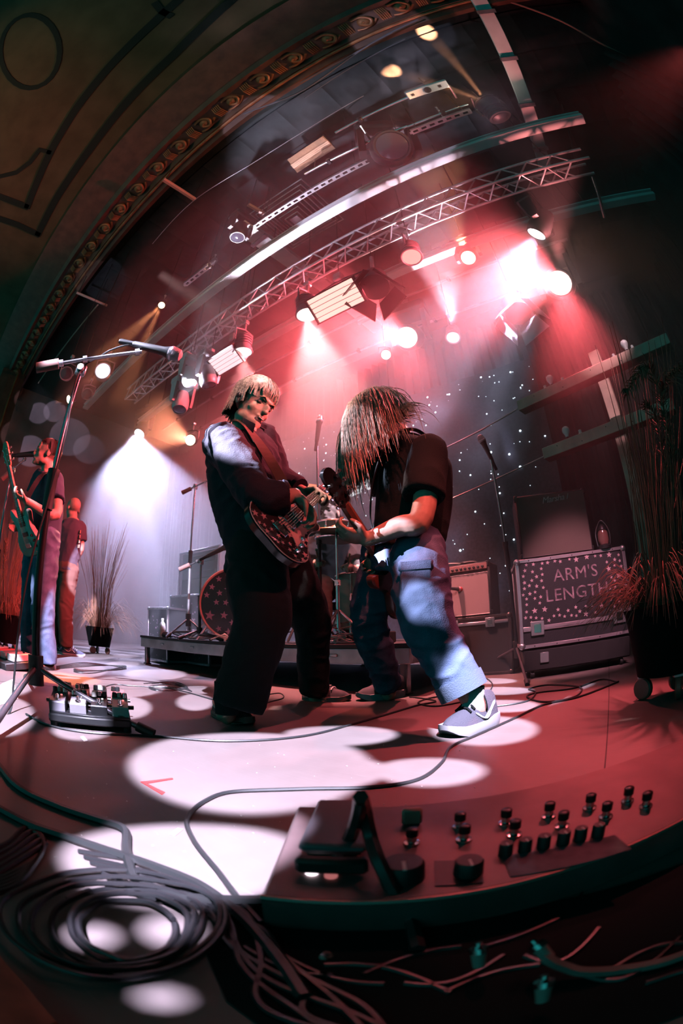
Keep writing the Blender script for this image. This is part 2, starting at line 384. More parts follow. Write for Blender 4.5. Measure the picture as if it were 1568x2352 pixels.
band([(440, -25), (350, 55), (250, 155), (175, 250), (118, 345), (62, 478)], .11)
band([(66, 476), (30, 462), (-60, 430)], .11)
band([(118, 350), (92, 343), (70, 372), (38, 396), (0, 405), (-40, 408)], .07)
band([(355, 5), (372, 26), (395, 38)], .08)
band([(70 + 68 * cos(a * pi / 12), 118 + 84 * sin(a * pi / 12)) for a in range(24)], .07, 'ring_band', True)
# proscenium moulding: three courses and a row of carved pieces
M_GILT = mat('old_gilt', (0.30, 0.115, 0.05), 0.5, .25, vary=(8, .35))
M_GILTD = mat('dark_gilt', (0.10, 0.045, 0.03), 0.6, vary=(6, .3))
mb = MB()
prof = [(-.28, ZP + .1), (-.28, ZP - .02), (.18, ZP - .05), (.24, ZP - .10), (.30, ZP - .05), (.50, ZP - .05), (.55, ZP - .10), (.60, ZP - .06), (.68, ZP - .09), (.74, ZP - .03), (.74, ZP + .35), (-.28, ZP + .35)]
mb.loft([[Vector((x, y, z)) for y, z in prof] for x in (XL, XR + .05)])
tr = struct('trim_1', mb, M_GILTD, 'dark gilt proscenium moulding overhead', smooth=False)
orn = MB()
for k in range(5): orn.tube([(-.20 + k * .022, .32, 0), (-.20 + k * .022, .39, -.05), (-.20 + k * .022, .48, 0)], .008, 6)
orn.tube(smooth_path([(-.06, .33, 0), (.05, .33, -.04), (.12, .40, -.06), (.07, .46, -.07), (.01, .42, -.07), (.04, .39, -.075)], 4), .018, 6)
orn.ell((.045, .405, -.02), (.075, .07, .055)); orn.tube(smooth_path([(-.07, .47, -.01), (.0, .485, -.035), (.10, .47, -.03), (.17, .42, -.03)], 4), .014, 6)
om = orn.mesh('ornament', M_GILT)
for i in range(26):
    o = link('ornament', om, tr); o.location = (-9.6 + i * .42, 0, ZP - .05)
MB().tube([(XL, .585, ZP - .085), (XR, .585, ZP - .085)], .022, 8).build('gilt_bead', M_GILT, tr)
mb = MB(); jx = atz(60, 856, ZP).x
mb.loft([[Vector((jx + dx, .45 + dy, z)) for dx, dy in ((-.3, -.4), (-.06, -.4), (0, -.2), (.03, 0), (0, .2), (-.3, .2))] for z in (0, ZP)])
tj = struct('trim_2', mb, M_GILTD, 'dark gilt proscenium jamb at the far side', smooth=False)
MB().tube([(jx + .03, .45, 0), (jx + .03, .45, ZP)], .03, 8).build('gilt_bead', M_GILT, tj)
# star cloth backdrop
YS = 4.75
M_CLOTH = mat('star_cloth', (0.10, 0.10, 0.125), 0.9, vary=(30, .2))
bz1 = aty(1220, 822, YS).z; bx1 = aty(1262, 990, YS).x; bx0 = -5.2
bd = thing('star_backdrop', 'dark star cloth backdrop with white lettering behind the drums', 'backdrop', ((bx0 + bx1) / 2, YS, 0))
w = bx1 - bx0; mb = MB(); n = 60
mb.loft([[Vector(((-w / 2 + w * i / n), .012 * sin(i * 1.3) + .008 * sin(i * .41), z)) for i in range(n + 1)] + [Vector((w / 2 - w * i / n, .03 + .012 * sin((n - i) * 1.3), z)) for i in range(n + 1)] for z in (.02, bz1)])
mb.build('cloth', M_CLOTH, bd)
M_STAR = glow('star_points_light', (0.75, 0.88, 1.0), 2.2)
mb = MB(); rs = random.Random(3)
for k in range(430):
    x, z = rs.uniform(-w / 2, w / 2 - .03), rs.uniform(.15, bz1 - .06); r = rs.choice((.005, .006, .007, .009, .012, .016))
    y = -.022 + .012 * sin((x + w / 2) / w * n * 1.3)
    mb.add([(x + r * cos(q * pi / 3), y - .003, z + r * sin(q * pi / 3)) for q in range(6)] + [(x, y - .006, z)], [(q, (q + 1) % 6, 6) for q in range(6)])
tag(mb.build('star_points', M_STAR, bd, smooth=False), kind='stuff')
M_LET = glow('backdrop_lettering', (0.85, 0.95, 1.0), 0.85)
def glyph(strokes, name):
    mb = MB()
    for st, r in strokes:
        P = [aty(px, py, YS - .03) - Vector(bd.location) for px, py in st]; P = smooth_path(P, 4)
        rings = []
        for i, p in enumerate(P):
            d = (P[min(i + 1, len(P) - 1)] - P[max(i - 1, 0)]).normalized(); s = Vector((d.z, 0, -d.x)); ww = r * (1 + .25 * sin(i * 1.9))
            rings.append([p + s * ww, p - s * ww, p - s * ww + Vector((0, -.004, 0)), p + s * ww + Vector((0, -.004, 0))])
        mb.loft(rings)
    return mb.build(name, M_LET, bd, smooth=False)
glyph([([(782, 1066), (788, 1056), (803, 1053), (815, 1056), (812, 1066), (798, 1070)], .016), ([(812, 1060), (800, 1075), (784, 1082), (779, 1090), (790, 1090), (806, 1080), (812, 1085)], .014), ([(795, 1072), (800, 1078), (797, 1083)], .012)], 'letter')
glyph([([(796, 1108), (797, 1120), (803, 1122), (806, 1110), (815, 1106), (818, 1118), (824, 1116)], .015), ([(818, 1106), (828, 1100), (832, 1112), (828, 1124), (816, 1128)], .014)], 'letter')
glyph([([(790, 1138), (800, 1140), (812, 1132), (822, 1124), (828, 1130), (818, 1134), (806, 1140)], .012)], 'letter')
glyph([([(828, 1098), (838, 1090), (848, 1090), (852, 1098), (846, 1106)], .018), ([(840, 1098), (843, 1112), (842, 1120), (849, 1122), (853, 1108)], .014)], 'letter')
glyph([([(856, 1092), (868, 1090), (876, 1100), (870, 1116), (880, 1120)], .015)], 'letter')

# haze that fills the stage volume
M_HAZE = bpy.data.materials.new('stage_haze'); M_HAZE.use_nodes = True
_N, _L = M_HAZE.node_tree.nodes, M_HAZE.node_tree.links; _N.remove(_N['Principled BSDF'])
_v = _N.new('ShaderNodeVolumeScatter'); _v.inputs['Color'].default_value = (0.95, 0.93, 0.95, 1); _v.inputs['Density'].default_value = 0.14; _v.inputs['Anisotropy'].default_value = 0.25
_L.new(_v.outputs[0], _N['Material Output'].inputs['Volume'])
XM, YH0, YH1, ZH = -3.1, 2.25, YB - .35, 1.75
def haze_box(x0, x1, y0, y1, z0, z1, m, label):
    o = MB().box(((x0 + x1) / 2, (y0 + y1) / 2, (z0 + z1) / 2), (x1 - x0, y1 - y0, z1 - z0)).build('haze', m, smooth=False); return tag(o, label, 'haze', kind='stuff')
haze_box(XL + .05, XM, YH0, YH1, .03, ZC - .1, M_HAZE, 'thick pale haze lit by the white wash beside the singer')
haze_box(XM + .002, XR - .05, YH0, YH1, ZH, ZC - .1, M_HAZE, 'thick red haze hanging under the lighting truss')
M_HAZE3 = M_HAZE.copy(); M_HAZE3.name = 'low_haze'; next(n for n in M_HAZE3.node_tree.nodes if n.type == 'VOLUME_SCATTER').inputs['Density'].default_value = 0.035
haze_box(XM + .002, XR - .05, YH0, YH1, .03, ZH - .002, M_HAZE3, 'clearer low haze around the drum riser and amplifiers')
M_HAZE2 = M_HAZE.copy(); M_HAZE2.name = 'thin_haze'; next(n for n in M_HAZE2.node_tree.nodes if n.type == 'VOLUME_SCATTER').inputs['Density'].default_value = 0.020
hz2 = MB().box(((XL + XR) / 2, 1.52, 3.92), (XR - XL - .1, 1.42, 3.1)).build('haze', M_HAZE2, smooth=False)
tag(hz2, 'fainter haze under the front ceiling that shows the amber beams', 'haze', kind='stuff')

# ================================================================ overhead steel, truss and lamps
def drop(t, p, r=.005):      # thin rod from a fitting up to the ceiling
    h = ZC + .03 - t.location.z
    if h > p.z: MB().tube([p, (p.x, p.y, h)], r, 5).build('drop_rod', M_BLKM, t)
def hbar(name, label, cat, y, z, x0, x1, w, h, m, group=None):
    t = thing(name, label, cat, ((x0 + x1) / 2, y, z), group=group); L = x1 - x0
    MB().box((0, 0, 0), (L, w, h), bev=.006).build('flange', m, t)
    MB().box((0, 0, h * .9), (L, w * .25, h * .9)).build('web', m, t)
    MB().box((0, 0, h * 1.5), (L, w, h * .35)).build('upper_flange', m, t)
    drop(t, Vector((-L * .4, 0, h)), .012); drop(t, Vector((L * .4, 0, h)), .012)
    return t
Z1 = 4.40; Y1 = (Z1 - EYE.z) * .505
hbar('ceiling_beam', 'long white steel beam crossing the stage in front of the truss', 'beam', Y1, Z1, -7.5, 1.42, .12, .05, M_WHT)
Z2 = 4.0; Y2 = (Z2 - EYE.z) * .805
hbar('ceiling_beam', 'white steel beam behind the truss with a free lit end', 'beam', Y2, Z2, -6.6, 1.86, .10, .05, M_WHT)
def ybeam(x0, x1, y0, y1, z, w, label):
    t = thing('cross_beam', label, 'beam', (x0, y0, z)); d = Vector((x1 - x0, y1 - y0, 0)); R = rotz(-atan2(d.x, d.y))
    MB().box((d.x / 2, d.y / 2, 0), (w, d.length, .03), R, bev=.004).build('flange', M_WHT, t)
    MB().box((d.x / 2, d.y / 2, .10), (w * .3, d.length, .18), R).build('web', M_WHT, t)
    for k in range(4):
        p = d * (.12 + .25 * k); MB().box((p.x, p.y, -.03), (w * 1.15, .05, .05), R).build('clamp_plate', M_STEEL, t)
    drop(t, d * .2 + Vector((0, 0, .15)), .012); drop(t, d * .8 + Vector((0, 0, .15)), .012)
    return t
ZB = 4.85
pA0, pA1 = atz(548, 518, ZB), atz(722, 640, ZB); pA2 = pA0 + (pA1 - pA0) * 2.1
ybeam(pA0.x, pA2.x, pA0.y, pA2.y, ZB, .22, 'wide white beam running upstage above the truss')
pB0, pB1 = atz(1085, -25, ZB), atz(1252, 388, ZB)
ybeam(pB0.x, pB1.x, pB0.y, pB1.y, ZB, .15, 'narrow red-lit beam running upstage overhead')
# box truss
def truss(name, label, c, L, s, m, seg=.28, r=.016):
    t = thing(name, label, 'truss', c)
    for (dy, dz) in ((-s, -s), (s, -s), (-s, s), (s, s)):
        MB().tube([(-L / 2, dy, dz), (L / 2, dy, dz)], r, 8).build('chord', m, t)
    faces = [((-s, -s), (-s, s)), ((s, -s), (s, s)), ((-s, -s), (s, -s))]
    for q in (-.45, -.1, .3, .45): drop(t, Vector((L * q, 0, s)), .008)
    k = 0; n = int(L / seg)
    for (a, b) in faces:
        me = MB().tube([(0, a[0], a[1]), (seg / 2, b[0], b[1]), ], r * .55, 6).mesh('brace', m); me2 = MB().tube([(seg / 2, b[0], b[1]), (seg, a[0], a[1])], r * .55, 6).mesh('brace', m)
        for i in range(n):
            for q in (me, me2):
                o = link('brace', q, t); o.location = (-L / 2 + i * seg, 0, 0)
    return t
ZT = 4.12; YT = (ZT - EYE.z) * .64
truss('lighting_truss', 'silver box truss carrying the row of wash lights', (-2.4, YT, ZT), 7.2, .10, M_ALU)
def pipe(name, label, p0, p1, r, m, cat='pipe', group=None):
    p0, p1 = Vector(p0), Vector(p1); t = thing(name, label, cat, (p0 + p1) / 2, group=group); h = (p1 - p0) / 2
    MB().tube([-h, h], r, 10).build('tube', m, t)
    drop(t, -h * .8); drop(t, h * .8)
    n = max(2, int(h.length * 2 / 1.2))
    for k in range(n):
        q = -h + h * 2 * (k + .5) / n; MB().box(q, (.05, .07, .07), bev=.01).build('coupler', M_BLKM, t)
    return t
# upstage pipes through the haze
a, b = aty(733, 775, 4.0), aty(1000, 653, 4.0); d = (b - a)
pipe('lighting_pipe', 'thin dark pipe upstage above the star cloth', a - d * 2.2, a + d * 2.0, .022, M_STEEL)
a, b = aty(560, 910, 4.5), aty(1180, 700, 4.5)
pipe('lighting_pipe', 'hazy thin pipe directly over the star cloth top', (a.x - 2, 4.5, a.z * .5 + b.z * .5), (b.x + .8, 4.5, a.z * .5 + b.z * .5), .02, M_STEEL)
# front ladder of pipes under the tin ceiling
ZF = 5.0
for (q0, q1, r, lab) in (((700, 400), (935, 290), .02, 'bare steel pipe low under the tin ceiling, beside the grille'), ((770, 305), (1010, 195), .018, 'bare steel pipe nearest the proscenium moulding'), ((850, 330), (1075, 240), .016, 'bare steel pipe under the fluorescent batten')):
    A, B = atz(*q0, ZF), atz(*q1, ZF); pipe('ceiling_pipe', lab, A, B, r, M_CHR)
for q in ((828, 288, 850, 320), (1000, 245, 1022, 275), (1030, 195, 1048, 225), (1082, 225, 1092, 250)):
    A, B = atz(q[0], q[1], ZF + .02), atz(q[2], q[3], ZF + .02); t = thing('pipe_rung', 'short steel tie between the overhead pipes by pixel row %s' % '', 'pipe', (A + B) / 2, group='ties between the overhead pipes')
    t['label'] = 'short steel tie joining two bare pipes under the tin ceiling'; h = (B - A) / 2; MB().tube([-h, h], .014, 8).build('tube', M_CHR, t)
# perforated struts
def strut(q0, q1, z, w, label):
    A, B = atz(*q0, z), atz(*q1, z); d = B - A; L = d.length; t = thing('perforated_strut', label, 'strut', (A + B) / 2); R = rotz(atan2(d.y, d.x))
    mb = MB(); pitch = .095; n = int(L / pitch)
    for s in (-1, 1): MB().box(R @ Vector((0, s * w * .38, 0)), (L, w * .24, .006), R).build('flange', M_STEEL, t, smooth=False)
    for k in range(n + 1): MB().box(R @ Vector((-L / 2 + k * pitch, 0, 0)), (pitch * .42, w * .52, .006), R).build('web_bar', M_STEEL, t, smooth=False)
    drop(t, R @ Vector((-L * .4, 0, 0))); drop(t, R @ Vector((L * .4, 0, 0)))
    MB().box(R @ Vector((0, w / 2, .02)), (L, .006, .04), R).build('side', M_STEEL, t); MB().box(R @ Vector((0, -w / 2, .02)), (L, .006, .04), R).build('side', M_STEEL, t)
strut((585, 522), (845, 370), 4.75, .055, 'slotted steel strut beside the long white beam')
strut((945, 305), (1082, 255), 4.75, .055, 'slotted steel strut under the front lamp')
strut((425, 655), (480, 612), 4.5, .06, 'short slotted strut lit by a small orange spot')
# ceiling grille (two fields of fine fins) and square diffuser
def on_plane(px, py, z, o): return atz(px, py, z) - Vector(o)
gc = atz(715, 356, 5.3); t = thing('ceiling_grille', 'orange-lit rectangular grille with fine fins overhead', 'grille', gc)
M_GRL = mat('grille_tan', (0.42, 0.24, 0.15), 0.6, vary=(5, .2))
c4 = [on_plane(*q, 5.3, gc) for q in ((660, 367), (742, 312), (770, 341), (682, 397))]
def bil(u, v): return c4[0] * (1 - u) * (1 - v) + c4[1] * u * (1 - v) + c4[2] * u * v + c4[3] * (1 - u) * v
mb = MB(); mb.loft([[bil(u, v) + Vector((0, 0, .03)) for u, v in ((0, 0), (1, 0), (1, 1), (0, 1))], [bil(u, v) + Vector((0, 0, .06)) for u, v in ((0, 0), (1, 0), (1, 1), (0, 1))]]); mb.build('back_plate', M_BLK, t, smooth=False)
for (v0, v1, nf) in ((0, .36, 46), (.64, 1, 46)):
    fm = MB()
    for k in range(nf): fm.tube([bil((k + .5) / nf, v0), bil((k + .5) / nf, v1)], .006, 4)
    tag(fm.build('fins', M_GRL, t, smooth=False), kind='stuff')
for v in (.40, .50, .60): MB().tube([bil(0, v), bil(1, v)], .02, 6).build('bar', M_GRL, t)
gc = atz(680, 505, 5.2); t = thing('air_diffuser', 'square air diffuser of nested frames above the white beam', 'diffuser', gc)
u1 = (on_plane(745, 470, 5.2, gc)); 
for k in range(7):
    s = .10 + .055 * k
    mb = MB(); R = rotz(.0)
    mb.tube([(s, s, .02 * k), (-s, s, .02 * k), (-s, -s, .02 * k), (s, -s, .02 * k)], .011, 4, closed=True); mb.build('frame_ring', M_STEEL, t)
MB().box((0, 0, .0), (.12, .12, .02)).build('centre_plate', M_STEEL, t)

# ---------------------------------------------------------------- lamps
M_LAMPB = mat('lamp_black', (0.03, 0.032, 0.036), 0.42, 0.2)
M_LAMPG = mat('lamp_grey', (0.30, 0.29, 0.33), 0.4, 0.3)
M_LAMPW = mat('lamp_white', (0.72, 0.70, 0.76), 0.45)
LENS_M = {}
def lens_mat(col, es):
    k = 'lens_%02d_%02d_%02d_%d' % (col[0] * 99, col[1] * 99, col[2] * 99, es * 10)
    return glow(k, col, es)
M_LENS_OFF = mat('dark_lens', (0.05, 0.05, 0.07), 0.1, spec=.8)
def front(p_, aim, k=.07): p_ = Vector(p_); return p_ + (Vector(aim) - p_).normalized() * k
def rays(light):      # the lamp's fan gobo: uneven streaks by direction
    light.use_nodes = True; N, L = light.node_tree.nodes, light.node_tree.links; em = next(n for n in N if n.type == 'EMISSION')
    g = N.new('ShaderNodeNewGeometry'); n = N.new('ShaderNodeTexNoise'); n.inputs['Scale'].default_value = 7.0; n.inputs['Detail'].default_value = 2; L.new(g.outputs['Normal'], n.inputs['Vector'])
    m = N.new('ShaderNodeMapRange'); m.inputs[1].default_value = .35; m.inputs[2].default_value = .65; m.inputs[3].default_value = .25; m.inputs[4].default_value = 1.6; L.new(n.outputs[0], m.inputs[0]); L.new(m.outputs[0], em.inputs['Strength'])
def axes(a):
    x, y, d = frame_of(a); return x, y, d
def par(at, aim, s, label, col=None, es=0, up=(0, 0, 1), body=None, hang=.32, cells=0):
    """LED par can: finned body, lens ring, lens, yoke, clamp; origin at the lens"""
    at = Vector(at); d = (Vector(aim) - at).normalized(); x, y, d = frame_of(d); body = body or M_LAMPB
    t = thing('par_light', label, 'stage light', at)
    MB().lathe([(.045 * s, -.21 * s), (.075 * s, -.19 * s), (.085 * s, -.06 * s), (.10 * s, -.03 * s), (.10 * s, .0)], (0, 0, 0), d, 20).build('can', body, t)
    for k in range(4): MB().lathe([(.082 * s, -.185 * s + k * .032 * s), (.095 * s, -.182 * s + k * .032 * s), (.095 * s, -.172 * s + k * .032 * s), (.082 * s, -.169 * s + k * .032 * s)], (0, 0, 0), d, 20).build('fin', body, t)
    lm = lens_mat(col, es) if col else M_LENS_OFF
    MB().lathe([(.088 * s, -.004 * s), (.088 * s, .006 * s), (.05 * s, .014 * s), (.0, .017 * s)], (0, 0, 0), d, 20).build('lens', lm, t)
    MB().tube([x * .1 * s * cos(q * pi / 10) + y * .1 * s * sin(q * pi / 10) + d * .004 for q in range(20)], .009 * s, 6, closed=True).build('bezel', body, t)
    c = -d * .1 * s
    for sg in (-1, 1): MB().tube([c + x * sg * .105 * s, c + x * sg * .115 * s + Vector((0, 0, .05 * s)), c + x * sg * .115 * s + Vector((0, 0, .17 * s)), c + Vector((0, 0, .2 * s))], .009 * s, 6).build('yoke_arm', body, t)
    MB().tube([c + Vector((0, 0, .2 * s)), c + Vector((0, 0, hang * s))], .014 * s, 8).build('stem', M_STEEL, t); MB().box(c + Vector((0, 0, hang * s)), (.06 * s, .06 * s, .05 * s), bev=.008).build('clamp', M_STEEL, t); drop(t, c + Vector((0, 0, hang * s)))
    return t
def mover(at, aim, s, label, col=None, es=0, body=None, base=None):
    """moving head: base box, two yoke arms, rounded head with a lens; origin at the lens"""
    at = Vector(at); d = (Vector(aim) - at).normalized(); x, y, d = frame_of(d); body = body or M_LAMPB
    t = thing('moving_head_light', label, 'stage light', at)
    MB().lathe([(.05 * s, -.30 * s), (.085 * s, -.285 * s), (.11 * s, -.18 * s), (.12 * s, -.06 * s), (.105 * s, -.01 * s), (.095 * s, 0)], (0, 0, 0), d, 20).build('head', body, t)
    lm = lens_mat(col, es) if col else M_LENS_OFF
    MB().lathe([(.085 * s, -.006 * s), (.085 * s, .004 * s), (.05 * s, .016 * s), (.0, .022 * s)], (0, 0, 0), d, 20).build('lens', lm, t)
    MB().tube([x * .095 * s * cos(q * pi / 10) + y * .095 * s * sin(q * pi / 10) for q in range(20)], .010 * s, 6, closed=True).build('bezel', body, t)
    c = -d * .15 * s; hx = Vector((x.x, x.y, 0)); hx = hx.normalized() if hx.length > .1 else Vector((1, 0, 0))
    for sg in (-1, 1):
        MB().loft([[c + hx * (sg * .15 + dx) * s + Vector((-hx.y, hx.x, 0)) * dy * s + Vector((0, 0, z * s)) for dx, dy in ((-.02, -w), (.02, -w), (.02, w), (-.02, w))] for z, w in ((-.06, .03), (0, .05), (.14, .06), (.24, .07))]).build('yoke_arm', body, t)
    R = basis(hx, Vector((-hx.y, hx.x, 0)), Vector((0, 0, 1)))
    MB().box(c + Vector((0, 0, .29 * s)), (.36 * s, .2 * s, .11 * s), R, bev=.02 * s).build('base', base or body, t)
    MB().tube([c + Vector((0, 0, .34 * s)), c + Vector((0, 0, .42 * s))], .016 * s, 8).build('stem', M_STEEL, t); MB().box(c + Vector((0, 0, .42 * s)), (.07 * s, .06 * s, .06 * s), R, bev=.008).build('clamp', M_STEEL, t); drop(t, c + Vector((0, 0, .42 * s)))
    return t
def panel(at, aim, s, label, col, es, wdt=.34, hgt=.17):
    """rectangular LED wash: housing, bezel, lit strips, yoke, clamp; origin at the face"""
    at = Vector(at); d = (Vector(aim) - at).normalized(); hx = Vector((1, 0, 0)); hx = (hx - d * hx.dot(d)).normalized(); y = d.cross(hx); R = basis(hx, y, d)
    t = thing('led_panel_light', label, 'stage light', at)
    mb = MB(); mb.loft([[(hx * a * wdt * s * k + y * b * hgt * s * k + d * z * s) for a, b in ((-.5, -.5), (.5, -.5), (.5, .5), (-.5, .5))] for k, z in ((.6, -.16), (.95, -.09), (1, -.01))]); mb.build('housing', M_LAMPG, t, smooth=False)
    for a, b, w2, h2 in ((0, .5, 1.06, .05), (0, -.5, 1.06, .05), (.5, 0, .035, 1.0), (-.5, 0, .035, 1.0)):
        MB().box(hx * a * wdt * s + y * b * hgt * s, (w2 * wdt * s, h2 * hgt * s * (1 if h2 < .5 else 1), .03 * s), R).build('bezel', M_LAMPB, t)
    lm = lens_mat(col, es)
    for k in range(5): MB().box(y * (-.4 + .2 * k) * hgt * s + d * .002, (.95 * wdt * s, .17 * hgt * s, .01 * s), R).build('strip', lm, t)
    for k in range(6): MB().box(-d * .1 * s + hx * (-.4 + .16 * k) * wdt * s + y * 0, (.01 * s, .75 * hgt * s, .08 * s), R).build('fin', M_LAMPG, t)
    c = -d * .08 * s
    for sg in (-1, 1): MB().tube([c + hx * sg * .53 * wdt * s, c + hx * sg * .53 * wdt * s + Vector((0, 0, .14 * s)), c + Vector((0, 0, .17 * s))], .009 * s, 6).build('yoke_arm', M_LAMPB, t)
    MB().box(c + Vector((0, 0, .2 * s)), (.06 * s, .06 * s, .07 * s), bev=.01).build('clamp', M_STEEL, t); drop(t, c + Vector((0, 0, .2 * s)))
    return t
RED = (1.0, 0.105, 0.13); PINK = (1.0, 0.30, 0.30); LIL = (0.72, 0.70, 1.0); WARM = (1.0, 0.42, 0.20); WHITE = (1, .97, 1)
# blinding red lamps aimed at the house
pA = aty(1284, 650, 3.1); t = mover(pA, (pA.x * .6, 0, 1.0), 1.4, 'blinding red lamp high beside the right drape', (1, .5, .45), 16)
spot('lamp_or_fill_light', pA + (EYE - pA).normalized() * .06, (-.10, 1.5, .0), 900, RED, 31, .9, .06, t)
spot('lamp_or_fill_light', pA + (EYE - pA).normalized() * .05, (-1.4, 1.4, 2.75), 2300, RED, 84, .8, .06, t)
pB = aty(934, 775, 3.7); t = mover(pB, (pB.x * .8, 0, 1.0), 1.5, 'blinding red lamp above the long-haired guitarist', (1, .55, .5), 16)
spot('lamp_or_fill_light', pB + (EYE - pB).normalized() * .06, (-.95, 1.75, 0), 420, RED, 40, .9, .06, t)
spot('lamp_or_fill_light', pB + (EYE - pB).normalized() * .05, (-2.6, 1.6, 3.0), 2300, RED, 84, .8, .06, t)
spot('lamp_or_fill_light', pA + (EYE - pA).normalized() * .06, atd(985, 1010, 1.80), 450, (1, .35, .35), 8, .5, .05, t)
pC = aty(1232, 537, 2.75); t = mover(pC, atd(1010, 1000, 3.4), 1.0, 'white moving head throwing a lilac fan of light', WHITE, 14)
spot('lamp_or_fill_light', front(pC, atd(1010, 1000, 3.4)), atd(1040, 860, 3.6), 750, LIL, 62, .25, .05, t)
pD = aty(1075, 592, 2.95); t = mover(pD, atd(1020, 900, 1.6), .85, 'warm amber moving head between white fan and red lamp', (1, .85, .6), 18)
spot('lamp_or_fill_light', pD + Vector((0, -.12, .0)), atz(1005, 400, 5.6), 420, WARM, 26, .5, .03, t)
spot('lamp_or_fill_light', pD + Vector((0, -.12, -.03)), pC + Vector((.6, -.5, -.9)), 60, WARM, 24, .5, .03, t)
pE = aty(706, 722, YT - .02); t = par(pE, pE + Vector((.05, .1, -1)), 1.15, 'pink par can lit below the truss beside the large panel', (1, .72, .62), 8, body=M_LAMPG, hang=.30)
spot('lamp_or_fill_light', pE + Vector((0, 0, -.03)), pE + Vector((.15, .5, -2)), 1300, PINK, 54, .4, .05, t)
pF = aty(557, 808, YT - .02); t = par(pF, pF + Vector((.0, .1, -1)), 1.1, 'pink par can over the blond guitarist at the truss end', (1, .75, .7), 8, body=M_LAMPG, hang=.30)
spot('lamp_or_fill_light', pF + Vector((0, 0, -.03)), pF + Vector((.1, .4, -2)), 1000, PINK, 50, .4, .05, t)
spot('lamp_or_fill_light', (.3, .9, 4.1), atd(578, 915, 1.80), 900, (1, .62, .60), 5.5, .5, .05)  # added spot on the blond head, no fixture of its own
spot('lamp_or_fill_light', (-3.4, 1.2, 4.2), atd(855, 985, 1.75), 1500, (1, .66, .64), 6, .6, .05)  # added spot on the long hair, no fixture of its own
spot('lamp_or_fill_light', (.3, .9, 4.1), atd(725, 1150, 1.80), 900, (1, .7, .66), 3.2, .5, .05)  # added spot on the blond player's hand, no fixture
spot('lamp_or_fill_light', (1.2, -.6, 4.4), atd(905, 1195, 1.65), 900, (1, .13, .10), 7, .6, .05)  # added red spot on the near forearm, no fixture
pG = aty(320, 996, 2.9); t = mover(pG, pG + Vector((.2, -.5, -1)), 1.1, 'white wash lamp throwing a wide pale fan over the haze', WHITE, 16)
spot('lamp_or_fill_light', pG + Vector((0, -.03, -.04)), (-6.1, 3.5, 0), 2100, (.62, .62, 1.0), 96, .25, .06, t)
rays(bpy.data.objects[[o.name for o in bpy.data.objects if o.type == 'LIGHT' and abs(o.data.energy - 2100) < 1][0]].data)
pH = aty(437, 1011, 3.6); t = par(pH, atd(300, 1020, 4.5), 1.0, 'amber lamp shining sideways behind the blond guitarist', (1, .75, .5), 14)
spot('lamp_or_fill_light', pH + (atd(300, 1000, 4.5) - pH).normalized() * .05, atd(320, 965, 5.2), 900, (1, .30, .16), 36, .6, .04, t)
pI = atz(371, 701, 4.3); t = par(pI, atd(180, 950, 3.3), .5, 'small amber spot throwing twin beams past the boom stand', (1, .7, .4), 10)
spot('lamp_or_fill_light', front(pI, atd(225, 850, 3.4)), atd(215, 850, 3.4), 2600, (1, .34, .14), 9, .3, .02, t); spot('lamp_or_fill_light', front(pI, atd(265, 960, 3.6)), atd(262, 960, 3.6), 2600, (1, .34, .14), 8, .3, .02, t)
pJ = atz(486, 604, 4.5); t = par(pJ, atz(425, 660, 4.4), .4, 'tiny amber spot grazing the slotted strut', (1, .6, .3), 18)
spot('lamp_or_fill_light', front(pJ, atz(425, 660, 4.42)), atz(425, 660, 4.42), 20, (1, .34, .14), 30, .4, .02, t)
pK = atz(1118, 236, 4.55); t = par(pK, atz(960, 90, 5.6), 1.25, 'front overhead can throwing two amber beams at the ceiling', (1, .85, .7), 14)
spot('lamp_or_fill_light', front(pK, atz(985, 80, 5.6)), atz(985, 80, 5.6), 5000, (1, .42, .2), 9, .3, .02, t); spot('lamp_or_fill_light', front(pK, atz(905, 165, 5.6)), atz(905, 165, 5.6), 4000, (1, .42, .2), 9, .3, .02, t)
pL = atd(158, 917, 4.6); t = par(pL, atd(-60, 965, 4.3), .5, 'small amber lamp at the far side behind the boom stand', (1, .8, .5), 10)
spot('lamp_or_fill_light', front(pL, atd(-60, 960, 4.2)), atd(-60, 960, 4.2), 500, (1, .30, .14), 20, .4, .02, t)
pM = aty(945, 590, YT + .05); t = par(pM, pM + Vector((.02, -.1, -1)), 1.0, 'dim red par can hanging from the truss by the barn doors', (1, .45, .4), 1, body=M_LAMPG)
pN = atd(236, 852, 4.9); t = par(pN, EYE + Vector((-1.5, 0, 2)), 1.1, 'pale par can glowing left of the boom arm', (.85, .8, 1), 6, body=M_LAMPG)
# panels
pP = aty(770, 690, YT - .06); panel(pP, pP + Vector((.1, -.75, -1)), 1.55, 'large lit LED panel lamp under the middle of the truss', (1, .45, .38), 1.6)
pQ = aty(518, 828, YT - .06); panel(pQ, pQ + Vector((-.1, -.6, -1)), 1.4, 'smaller lit LED panel lamp at the near end of truss', (1, .62, .66), 1.2)
